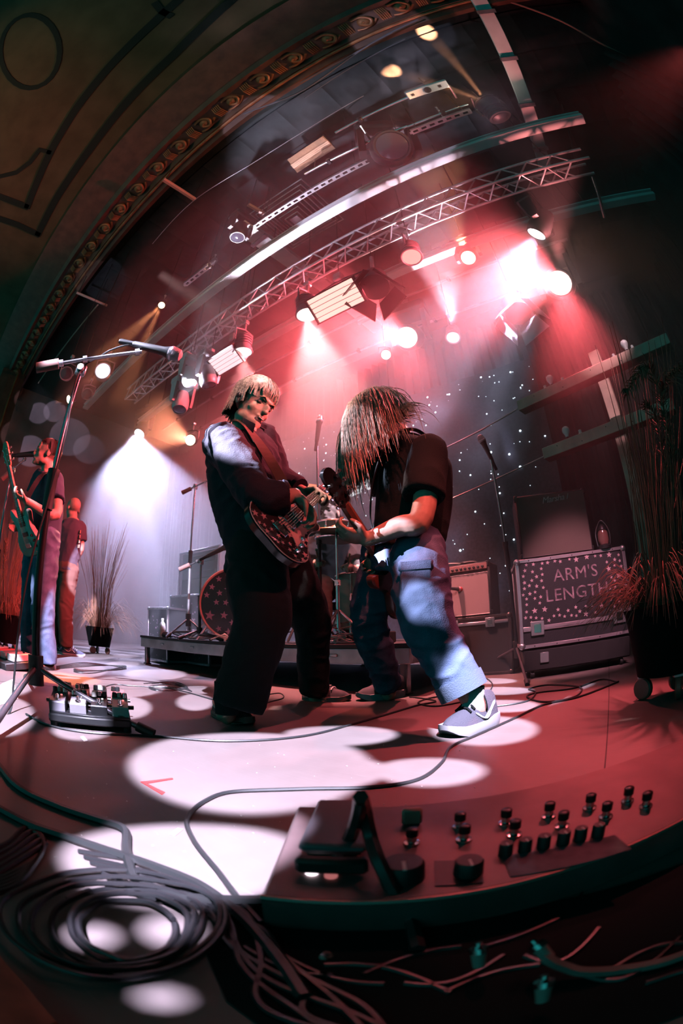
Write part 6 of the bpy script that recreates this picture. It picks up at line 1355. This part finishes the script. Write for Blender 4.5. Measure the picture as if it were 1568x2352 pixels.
def grass(label, base, H, n, spread, m, plumes, seed, droop=.35, lean=(0, 0), pot=.2, bend_to=None, blades=120, blen=1.0):
    """planter with stalks, drooping blades and feathery plumes"""
    base = Vector(base); t = thing('pampas_grass', label, 'grass planter', base); q = random.Random(seed)
    MB().lathe([(pot * .75, .10), (pot, .34), (pot * 1.05, .36), (pot * .95, .36), (pot * .9, .33)], n=24).build('pot', mat('planter_black', (.007, .008, .008), .8, spec=.05), t)
    MB().lathe([(pot * .9, .325), (.01, .34)], n=24).build('soil', mat('soil', (.05, .035, .03), .95), t)
    for k in range(3):
        a = k * 2.09 + .9; w = MB().lathe([(.040, -.014), (.046, -.008), (.046, .008), (.040, .014)], (pot * .6 * cos(a), pot * .6 * sin(a), .047), (cos(a + 1), sin(a + 1), 0), 18).build('caster', mat('caster_brown', (.22, .10, .08), .4), t)
        MB().box((pot * .6 * cos(a), pot * .6 * sin(a), .095), (.05, .05, .016), bev=.004).build('caster_plate', M_STEEL, w)
    mb = MB()
    for k in range(n):
        a = q.uniform(0, 2 * pi); r = pot * .7 * sqrt(q.random()); x, y = r * cos(a), r * sin(a); h = H * q.uniform(.55, 1.0); o = Vector((cos(a) * spread * q.uniform(.3, 1) + lean[0], sin(a) * spread * q.uniform(.3, 1) + lean[1], 0))
        mb.tube(smooth_path([(x, y, .32), Vector((x, y, .32)) + o * .25 + Vector((0, 0, h * .5)), Vector((x, y, .32)) + o + Vector((0, 0, h))], 3), [.0022] * 3 + [.0018] * 3 + [.0012], 3)
    tag(mb.build('stalks', m, t, smooth=False), kind='stuff')
    mb = MB()
    for k in range(blades):
        a = q.uniform(0, 2 * pi); o = Vector((cos(a), sin(a), 0)); L = H * q.uniform(.18, .42) * blen; s = Vector((-o.y, o.x, 0)) * .0035; b = o * pot * .5 + Vector((0, 0, .33)); P = smooth_path([b, b + o * L * .4 + Vector((0, 0, L * q.uniform(.3, .75))), b + o * L * q.uniform(.8, 1.1) + Vector((0, 0, L * q.uniform(-.2, .35)))], 4)
        rings = [[p + s * (1 - i / len(P)), p - s * (1 - i / len(P)), p + Vector((0, 0, .0015))] for i, p in enumerate(P)]; mb.loft(rings)
    tag(mb.build('blades', m, t, smooth=False), kind='stuff')
    for pl in plumes:
        P = smooth_path([Vector(p) - base for p in pl], 6); mb = MB(); stem0 = Vector((0, 0, .34))
        mb.tube([stem0] + [P[0]], .003, 4); mb.tube(P, .0025, 4)
        for i, p in enumerate(P):
            d = (P[min(i + 1, len(P) - 1)] - P[max(i - 1, 0)]).normalized()
            for j in range(9):
                e = Vector((q.gauss(0, 1), q.gauss(0, 1), q.gauss(0, 1))); e = (e - d * e.dot(d)).normalized(); L = .055 * (1.15 - abs(i / len(P) - .4)) * q.uniform(.6, 1.2); b = p + d * q.uniform(-.01, .01); mb.tube([b, b + e * L * .5 + d * L * .5, b + e * L * .75 + d * L + Vector((0, 0, -.015))], [.0022, .0022, .0007], 3)
        tag(mb.build('plume', m, t, smooth=False), kind='stuff')
    return t
g0 = atz(1500, 1590); g0 = atz(1530, 1600); d0 = math.hypot(g0.x, g0.y)
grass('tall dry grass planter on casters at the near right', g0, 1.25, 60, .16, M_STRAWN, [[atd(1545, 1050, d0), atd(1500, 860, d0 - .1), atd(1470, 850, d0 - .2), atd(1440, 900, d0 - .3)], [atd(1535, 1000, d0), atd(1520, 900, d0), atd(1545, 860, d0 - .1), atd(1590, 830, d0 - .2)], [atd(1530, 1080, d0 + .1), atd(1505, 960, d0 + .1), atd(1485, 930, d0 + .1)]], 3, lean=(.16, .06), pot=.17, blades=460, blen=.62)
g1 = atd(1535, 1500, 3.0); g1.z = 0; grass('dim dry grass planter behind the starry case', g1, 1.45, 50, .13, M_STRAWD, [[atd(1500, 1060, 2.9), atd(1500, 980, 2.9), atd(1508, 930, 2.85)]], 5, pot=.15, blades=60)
g2 = atd(12, 1480, 4.2); g2.z = 0; grass('dry grass planter glowing behind the singer\'s guitar', g2, 1.1, 110, .25, M_STRAW, [[atd(8, 1330, 4.2), atd(12, 1270, 4.2), atd(14, 1240, 4.2)]], 6, pot=.18, blades=160)
g3 = atd(228, 1480, 5.9); g3.z = 0; grass('hazy grass planter in the pale fan between singer and riser', g3, 1.5, 110, .3, M_STRAW, [], 7, pot=.2, blades=260)

# ================================================================ things on the floor
# left pedal board
def quad_frame(ll, lr, ul):
    x = (lr - ll); L = x.length; x = x / L; x.z = 0; x.normalize(); y = Vector((-x.y, x.x, 0)); return x, y, L, (ul - ll).dot(y)
ll, lr, ul = atz(112, 1650, .03), atz(302, 1668, .03), atz(60, 1560, .03)
x, y, L, D = quad_frame(ll, lr, ul); D = max(.20, min(abs(D), .34)); x1 = x
t = thing('pedal_board', 'black pedal board crowded with effects under the boom stand', 'pedalboard', ll + x * L / 2 + y * D / 2 - Vector((0, 0, .03)), atan2(x.y, x.x))
MB().box((0, 0, .035), (L, D, .03), bev=.005).build('frame', M_BLK, t)
for k in range(4): MB().box((0, -D * .4 + k * D * .27, .052), (L * .98, D * .16, .008), bev=.002).build('rail', M_BLKM, t)
for sx in (-1, 1):
    for sy in (-1, 1): MB().lathe([(.015, 0), (.015, .02)], (sx * L * .45, sy * D * .4, 0), n=10).build('foot', M_RUB, t)
bx0 = ll + x * L / 2 + y * D / 2
def pedal(label, c, rot, w, d, h, m, knobs, seed, name='effects_pedal', big=False):
    t = thing(name, label, 'effects pedal', c, rot); MB().loft([[Vector((sx * w / 2 * k, sy * d / 2 * k, z + (.012 * sy if z > 0 else 0))) for sx, sy in ((-1, -1), (1, -1), (1, 1), (-1, 1))] for k, z in ((.97, 0), (1, .006), (1, h), (.95, h + .004))]).build('enclosure', m, t, angle=30)
    for k in range(knobs):
        p = (-w * .32 + (k % 3) * w * .32, d * .30 - (k // 3) * d * .24, h + .012); MB().lathe([(.010, 0), (.009, .016), (.006, .018)], p, n=12).build('knob', [M_BLK, M_OFFW, M_CHR][(seed + k) % 3], t)
    MB().lathe([(.012, 0), (.012, .004), (.007, .006), (.007, .018), (.003, .02)], (0, -d * .32, h - .004), n=12).build('footswitch', M_CHR, t)
    MB().lathe([(.004, 0), (.004, .004)], (w * .2, -d * .05, h + .006), n=8).build('indicator', glow('pedal_led_%d' % (seed % 3), [(1, .2, .2), (.8, .9, 1), (1, .8, .6)][seed % 3], 1.5), t)
    for s in (-1, 1): MB().tube([(s * w / 2, d * .1, h * .5), (s * (w / 2 + .022), d * .1, h * .5)], .008, 8).build('jack_plug', M_CHR, t)
    return t
PM = [M_WHT, M_BLKM, mat('pedal_silver', (.6, .58, .62), .35, .7), mat('pedal_grey', (.25, .24, .28), .4), mat('pedal_red', (.45, .12, .12), .4), M_BLK, M_OFFW]
labs = ['white effects pedal at the near corner of the board', 'black effects pedal beside the white one on the board', 'silver effects pedal in the board\'s front row', 'grey effects pedal behind the boom stand hub', 'red-brown effects pedal in the rear row', 'black effects pedal in the middle of the rear row', 'cream effects pedal at the rear end of the row', 'small silver effects pedal between rear pedals']
ra = atan2(x.y, x.x)
for k in range(4):
    pedal(labs[k], bx0 + x * (L * (.38 - .26 * k)) - y * D * .22 + Vector((0, 0, .026)), ra, L * .20, D * .40, .042, PM[(0, 1, 2, 3)[k]], 3 + k % 3, k)
for k in range(4):
    pedal(labs[4 + k], bx0 + x * (L * (.36 - .25 * k)) + y * D * .24 + Vector((0, 0, .026)), ra, L * .19, D * .40, .042, PM[(4, 5, 6, 2)[k]], 2 + k % 4, 5 + k)
# distant second board near the singer
c2 = atz(18, 1490, 0); t = thing('pedal_board', 'far pedal board at the singer\'s feet', 'pedalboard', Vector((atz(20, 1530).x, atz(20, 1530).y, 0)), .3); MB().box((0, 0, .04), (.5, .3, .05), Matrix.Rotation(.12, 3, 'X'), bev=.006).build('frame', M_BLK, t)
for k in range(4):
    sp = MB().box((-.19 + .125 * k, 0, .09), (.1, .16, .05), Matrix.Rotation(.12, 3, 'X'), bev=.006).build('pedal', PM[(0, 4, 2, 6)[k]], t); MB().lathe([(.01, 0), (.009, .016)], (-.19 + .125 * k, .04, .115), n=10).build('knob', M_BLK, sp)
# foreground multi-effects unit
ZU = .062; ll, ul, lr = atz(598, 2054, ZU), atz(745, 1868, ZU), atz(1240, 2010, ZU)
x, y, _, D = quad_frame(ll, lr, ul); L = .98; ctr = ll + x * L / 2 + y * D / 2; ctr.z = 0; ru = atan2(x.y, x.x)
u = thing('multi_effects_unit', 'wide brown floor effects unit with treadle at the near edge', 'effects unit', ctr, ru)
M_UNIT = mat('unit_brown', (.17, .115, .115), .42, .3, vary=(12, .15)); M_UEDGE = mat('unit_edge', (.42, .22, .20), .35, .4)
MB().loft([[Vector((sx * L / 2 * k, sy * D / 2 * k, z + (zt if sy > 0 else 0))) for sx, sy in ((-1, -1), (1, -1), (1, 1), (-1, 1))] for k, z, zt in ((.985, .004, 0), (1, .012, 0), (1, ZU - .006, .012), (.99, ZU, .012))]).build('chassis', M_UNIT, u, angle=25)
MB().tube([(-L / 2, -D / 2 - .001, ZU - .004), (L / 2, -D / 2 - .001, ZU - .004)], .004, 6).build('front_lip', M_UEDGE, u)
for sx in (-1, 1):
    for sy in (-1, 1): MB().lathe([(.014, 0), (.012, .006)], (sx * L * .46, sy * D * .42, 0), n=10).build('foot', M_RUB, u)
def loc(px, py, z=ZU):    # local coordinates on the unit for a photograph point
    p = atz(px, py, z) - ctr; return p.dot(x), p.dot(y)
def ztop(yy): return ZU + .012 * (yy / D + .5)
q = [loc(*p) for p in ((672, 1982), (830, 1998), (860, 1880), (738, 1872))]; cx, cy = sum(a for a, b in q) / 4, sum(b for a, b in q) / 4
tr_ = thing('treadle', None, None) if False else None
Rt = Matrix.Rotation(-.10, 3, 'X'); wT = abs(q[1][0] - q[0][0]) * .95; dT = D * .80
tm = MB().box((cx, cy + .01, ztop(cy) + .018), (wT, dT, .014), Rt, bev=.005).build('treadle', mat('treadle_grey', (.16, .14, .16), .5, .3), u); MB().box((cx, cy + .01, ztop(cy) + .008), (wT * .8, dT * .8, .016), Rt).build('treadle_hinge', M_BLK, tm)
MB().box((cx, cy - dT * .52, ztop(cy) + .012), (wT * 1.04, .018, .024), bev=.005).build('heel_bar', M_RUB, tm)
def knob(px, py, r, h, m, name='knob', ptr=True):
    a, b = loc(px, py, ZU + .004); k = MB().lathe([(r, 0), (r * .97, h * .85), (r * .85, h), (r * .3, h)], (a, b, ztop(b)), n=20).build(name, m, u)
    if ptr: MB().box((a, b - r * .45, ztop(b) + h), (r * .16, r * .85, .0015)).build('pointer', M_WHT, k)
def fsw(px, py):
    a, b = loc(px, py, ZU + .004); k = MB().lathe([(.011, 0), (.011, .003), (.0065, .004), (.0065, .014), (.008, .015), (.008, .024), (.006, .026)], (a, b, ztop(b)), n=14).build('footswitch', M_CHR, u); MB().lathe([(.0085, .014), (.0085, .025), (.006, .027)], (a, b, ztop(b)), n=14).build('cap', M_BLKM, k)
knob(925, 2012, .026, .026, M_BLK); knob(1075, 2002, .018, .022, M_BLK)
for p in ((1160, 1962), (1204, 1953), (1247, 1944), (1292, 1935), (1331, 1926), (1372, 1918)): knob(*p, .0095, .020, M_BLK)
for p in ((945, 1940), (1065, 1932), (1055, 1905), (1180, 1920), (1160, 1896), (1290, 1900), (1259, 1880), (1390, 1878), (1353, 1860), (1482, 1853), (1440, 1843)): fsw(*p)
a, b = loc(945, 1905); MB().box((a, b, ztop(b) + .016), (.03, .012, .03), bev=.004).build('switch_cap', mat('switch_tan', (.35, .2, .17), .5), u)
qs = [loc(*p) for p in ((1172, 2016), (1450, 1952), (1410, 1922), (1152, 1972))]; MB().add([(a, b, ztop(b) + .0006) for a, b in qs] + [(a, b, ztop(b) + .002) for a, b in qs], [(4, 5, 6, 7), (0, 1, 5, 4), (1, 2, 6, 5), (2, 3, 7, 6), (3, 0, 4, 7)]).build('display', mat('display_glass', (.16, .12, .15), .12, spec=.8, vary=(25, .3)), u, smooth=False)
qs = [loc(*p) for p in ((998, 2038), (1110, 2030), (1098, 1980), (996, 1984))]; MB().add([(a, b, ztop(b) + .0006) for a, b in qs] + [(a, b, ztop(b) + .002) for a, b in qs], [(4, 5, 6, 7), (0, 1, 5, 4), (1, 2, 6, 5), (2, 3, 7, 6), (3, 0, 4, 7)]).build('knob_panel', M_BLKM, u, smooth=False)
for p, c_, e_ in (((716, 2009), (1, .85, .95), 2.2), ((760, 2016), (1, .3, .3), .35)):
    a, b = loc(*p); MB().lathe([(.008, 0), (.008, .003), (.004, .004)], (a, b, ztop(b)), n=12).build('indicator', glow('unit_led_%d' % (e_ * 10), c_, e_), u)

mt = [atz(px, py, .0) for px, py in ((560, 2078), (900, 2110), (1200, 2085), (1568, 1985), (1640, 2300), (1200, 2420), (700, 2420), (520, 2300), (470, 2180))]; o_ = sum(mt, Vector()) / len(mt); nm = len(mt); mb = MB()  # dark sheet added to blacken the floor here
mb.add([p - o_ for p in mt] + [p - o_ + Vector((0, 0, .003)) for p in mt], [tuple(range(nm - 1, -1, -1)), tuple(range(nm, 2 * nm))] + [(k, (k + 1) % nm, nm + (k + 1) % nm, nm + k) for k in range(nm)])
fm_ = mb.build('added_dark_sheet', mat('dark_sheet_black', (.018, .024, .025), .9, spec=.05), smooth=False); fm_.location = o_; tag(fm_, 'dark sheet added to blacken the floor under the tangled patch cables', 'mat')
# cables: foreground runs and coils
def fc(label, pts, r=.006, z=None, m=None, sub=8, group=None, name='cable'):
    P = []
    for q in pts:
        zz = q[2] if len(q) > 2 else r; P.append(atz(q[0], q[1], zz))
    return cable(name, label, P, r, m or M_CBL, group, sub=sub)
fc('long black cable sweeping from the shoe to the floor unit', [(1420, 1565), (1330, 1600), (1250, 1618), (1180, 1650), (1090, 1690), (1035, 1715), (1015, 1750), (960, 1790), (850, 1808), (700, 1812), (540, 1818), (470, 1840), (430, 1880), (445, 1930), (500, 2000), (545, 2060), (600, 2120)], .0048)
fc('black cable running from the boom stand past both players\' feet', [(60, 1640), (110, 1665), (200, 1682), (350, 1690), (520, 1702), (700, 1690), (820, 1660), (950, 1622), (1000, 1610), (940, 1600)], .0046)
fc('thin cable circling near the running shoe', [(1088, 1600), (1120, 1590), (1130, 1570), (1110, 1555), (1080, 1548), (1030, 1590), (980, 1605), (960, 1615), (1000, 1622), (1060, 1612)], .004)
fc('pale cable loop lying before the starry case', [(1140, 1622), (1210, 1610), (1230, 1590), (1215, 1582), (1260, 1573), (1330, 1578), (1320, 1600), (1250, 1612), (1210, 1600), (1240, 1590), (1320, 1580), (1380, 1560), (1415, 1566)], .0045)
fc('coiled cable by the blond guitarist\'s front shoe', [(590, 1600), (640, 1592), (650, 1603), (610, 1615), (600, 1630), (570, 1634), (560, 1618), (520, 1615), (430, 1590), (380, 1580), (300, 1575), (260, 1572), (230, 1582)], .004)
for k in range(3): fc('thin black strand of the small floor tangle behind the pedal board', [(330 + 18 * k, 1570), (400, 1566 + 3 * k), (430, 1580), (380 - 10 * k, 1586), (345, 1576), (410, 1572 + 4 * k), (440, 1588)], .0035, group='small floor tangle')
for k in range(4): fc('black strand of the cable heap beside the singer\'s boot', [(130, 1530 + 2 * k), (190, 1522 + 3 * k), (250, 1528), (290, 1536 - 2 * k), (230, 1540), (170, 1536 + 2 * k), (210, 1546), (270, 1534)], .004, group='cable heap by the boot')
fc('heavy black cable kinked upright above the coil', [(-30, 1720), (0, 1760), (45, 1810), (140, 1855), (230, 1885), (285, 1905), (290, 1950), (300, 1995), (320, 2025), (420, 2060), (520, 2068), (620, 2065), (700, 2040), (760, 1990, .05), (800, 1930, .10), (822, 1870, .16), (828, 1830, .185)], .0085)
fc('heavy black cable standing up in a loop over the floor unit', [(828, 1830, .19), (836, 1860, .16), (850, 1920, .12), (870, 1980, .10), (905, 2050, .06), (940, 2110, .02), (960, 2180)], .009)
fc('heavy black cable lying just above the big coil', [(-30, 1840), (60, 1890), (160, 1925), (280, 1965), (380, 2000), (470, 2040), (560, 2110), (640, 2200), (700, 2290)], .0085)
import itertools
M_CB2 = mat('cable_sheen', (.022, .022, .025), .3, spec=.6)
for k in range(6):      # big coil at the lower left
    rx, ry = 250 - 27 * k, 118 - 11 * k; cx_, cy_ = 258 + 8 * k, 2098 + 5 * k; ph = 1.1 + .9 * k; rs2 = random.Random(k)
    pts = [(cx_ + rx * cos(a) * (1 + .05 * sin(2 * a + ph)) + 8 * sin(k * 2.1), cy_ + ry * sin(a) * (1.25 if sin(a) > 0 else .85) + rs2.uniform(-5, 5), .008 + .012 * abs(sin(a * .7 + k))) for a in [ph + 2 * pi * j / 14 for j in range(16)]]
    fc(['outermost', 'second', 'third', 'fourth', 'fifth', 'innermost'][k] + ' turn of the big foreground cable coil', pts, .0043, m=M_CB2, group='turns of the big cable coil', sub=6, name='cable_coil')
for k in range(5):
    fc('dark strand in the small loops at the picture edge beside the coil', [(-40, 1960 + 18 * k), (20, 1935 + 14 * k), (60 + 10 * k, 1900 + 10 * k), (100, 1925 + 5 * k), (90, 1970), (40, 2000 + 8 * k), (-30, 2030 + 6 * k)], .0045, m=M_CB2, group='small loops at the left edge', name='cable_coil')
for k in range(6):
    fc('dark strand of the cable bundle leading away from the big coil', [(180 + 14 * k, 1955 + 13 * k), (330 + 10 * sin(k * 2.3), 1980 + 14 * k + 9 * sin(k * 1.7)), (450 + 24 * k - 60 * (k % 2), 2030 + 14 * k), (560 + 40 * sin(k * 1.9), 2110 + 22 * k), (640 + 50 * sin(k * 2.7), 2190 + 26 * k), (760 + 70 * sin(k * 1.3), 2290 + 16 * k), (860 + 40 * k, 2390)], .0048, m=M_CB2, group='bundle leading from the coil', name='cable')
for k in range(11):
    rs2 = random.Random(60 + k); x0 = 560 + 92 * k; y0 = 2175 + 21 * (k % 6); L_ = rs2.uniform(160, 300); bow = rs2.uniform(-45, 70)
    fc('dark patch cable in the tangle below the floor unit', [(x0 + L_ * q / 4, y0 + bow * sin(pi * q / 4) - 16 * q * (1 if x0 > 800 else -1)) for q in range(5)], .0036, m=M_CB2, group='tangle below the floor unit')
def plug(label, p0, p1, r=.008, m=None):
    A, B = atz(*p0), atz(*p1); t = thing('cable_plug', label, 'plug', (A + B) / 2); h = (B - A) / 2
    MB().tube([-h, h * .2], [r * .75, r], 12).build('boot', m or mat('boot_pink', (.60, .30, .28), .45), t); MB().tube([h * .2, h * .6], r * 1.15, 12).build('barrel', M_CHR, t); MB().tube([h * .6, h * 1.0], r * .45, 10).build('tip', M_CHR, t)
plug('pink-lit plug at the end of a patch cable', (1262, 2200, .03), (1222, 2160, .05)); fc('pink-lit patch cable leading to a plug', [(1232, 2172, .04), (1262, 2205, .03), (1300, 2222, .02), (1340, 2232, .015), (1420, 2228), (1520, 2210), (1600, 2180)], .007, m=mat('cable_pink', (.42, .20, .19), .4))
plug('upright dark plug in the tangle', (1100, 2220, .02), (1098, 2165, .05)); plug('brown plug at the bottom of the tangle', (1245, 2300, .02), (1250, 2240, .05)); plug('small bright plug beside the bundle', (740, 2200, .02), (756, 2190, .03), .005)

# tape marks, paper, grit
def flat(name, label, cat, pts, m, h=.0012):
    P = [atz(px, py, .0006) for px, py in pts]; o = sum(P, Vector()) / len(P); n = len(P); mb = MB(); b = [p - o for p in P]; tp_ = [p - o + Vector((0, 0, h)) for p in P]
    mb.add(b + tp_, [tuple(range(n)), tuple(range(2 * n - 1, n - 1, -1))] + [(k, (k + 1) % n, n + (k + 1) % n, n + k) for k in range(n)]); ob = mb.build(name, m, smooth=False); ob.location = o; return tag(ob, label, cat)
M_RTAPE = mat('red_tape', (.85, .05, .05), .5)
t = thing('tape_mark', 'red tape corner mark on the lit floor', 'tape', atz(350, 1803))
for pts in ([(322, 1796), (396, 1787), (398, 1790), (338, 1800)], [(322, 1796), (338, 1800), (379, 1820), (372, 1826)]):
    P = [atz(px, py, .0006) - atz(350, 1803) for px, py in pts]; MB().add(P + [p + Vector((0, 0, .001)) for p in P], [(3, 2, 1, 0), (4, 5, 6, 7)] + [(k, (k + 1) % 4, 4 + (k + 1) % 4, 4 + k) for k in range(4)]).build('strip', M_RTAPE, t, smooth=False)
flat('tape_piece', 'small tan tape square on the lit floor', 'tape', [(388, 1917), (408, 1903), (421, 1905), (402, 1920)], mat('tan_tape', (.72, .40, .30), .5))
flat('tape_piece', 'tiny white tape scrap under the pedal board', 'tape', [(184, 1693), (192, 1691), (202, 1702), (193, 1704)], M_WHT)
pa = thing('set_list_paper', 'white set list sheet with a red edge beyond the floor unit', 'paper', atz(1540, 1790)); o = atz(1540, 1790)
for nm, pts, m in (('sheet', [(1478, 1808), (1600, 1720), (1660, 1790), (1568, 1812)], mat('paper', (.80, .66, .64), .7)), ('red_edge', [(1468, 1808), (1600, 1706), (1600, 1720), (1482, 1808)], M_RTAPE)):
    P = [atz(px, py, .0006) - o for px, py in pts]; MB().add(P + [p + Vector((0, 0, .001)) for p in P], [(3, 2, 1, 0), (4, 5, 6, 7)] + [(k, (k + 1) % 4, 4 + (k + 1) % 4, 4 + k) for k in range(4)]).build(nm, m, pa, smooth=False)
flat('set_list_paper', 'second sheet lying under the boom stand', 'paper', [(5, 1570), (30, 1560), (42, 1605), (0, 1620), (-30, 1600)], mat('paper', (.80, .66, .64), .7))
t = thing('stage_lip', 'wooden stage lip tinted as if red-lit at the bottom corner', 'stage lip', atz(30, 2320)); P = [atz(px, py, .0) - atz(30, 2320) for px, py in ((-60, 2180), (10, 2215), (80, 2290), (150, 2370), (60, 2420), (-80, 2330))]
MB().add(P + [p + Vector((0, 0, .02)) for p in P], [tuple(range(5, -1, -1)), tuple(range(6, 12))] + [(k, (k + 1) % 6, 6 + (k + 1) % 6, 6 + k) for k in range(6)]).build('board', mat('lip_wood_red_lit', (.40, .10, .07), .5, vary=(20, .3)), t, smooth=False)  # red light put into the wood colour
mb = MB(); rs = random.Random(77); 
for k in range(60):
    p = atz(rs.uniform(100, 1100), rs.uniform(1700, 1980), .001); s = rs.uniform(.0008, .003); mb.ell(p, (s, s * rs.uniform(.5, 1), s * .5), n=5, m=3)
tag(mb.build('floor_grit', M_OFFW), 'specks of grit and confetti scattered over the lit floor', 'grit', kind='stuff')
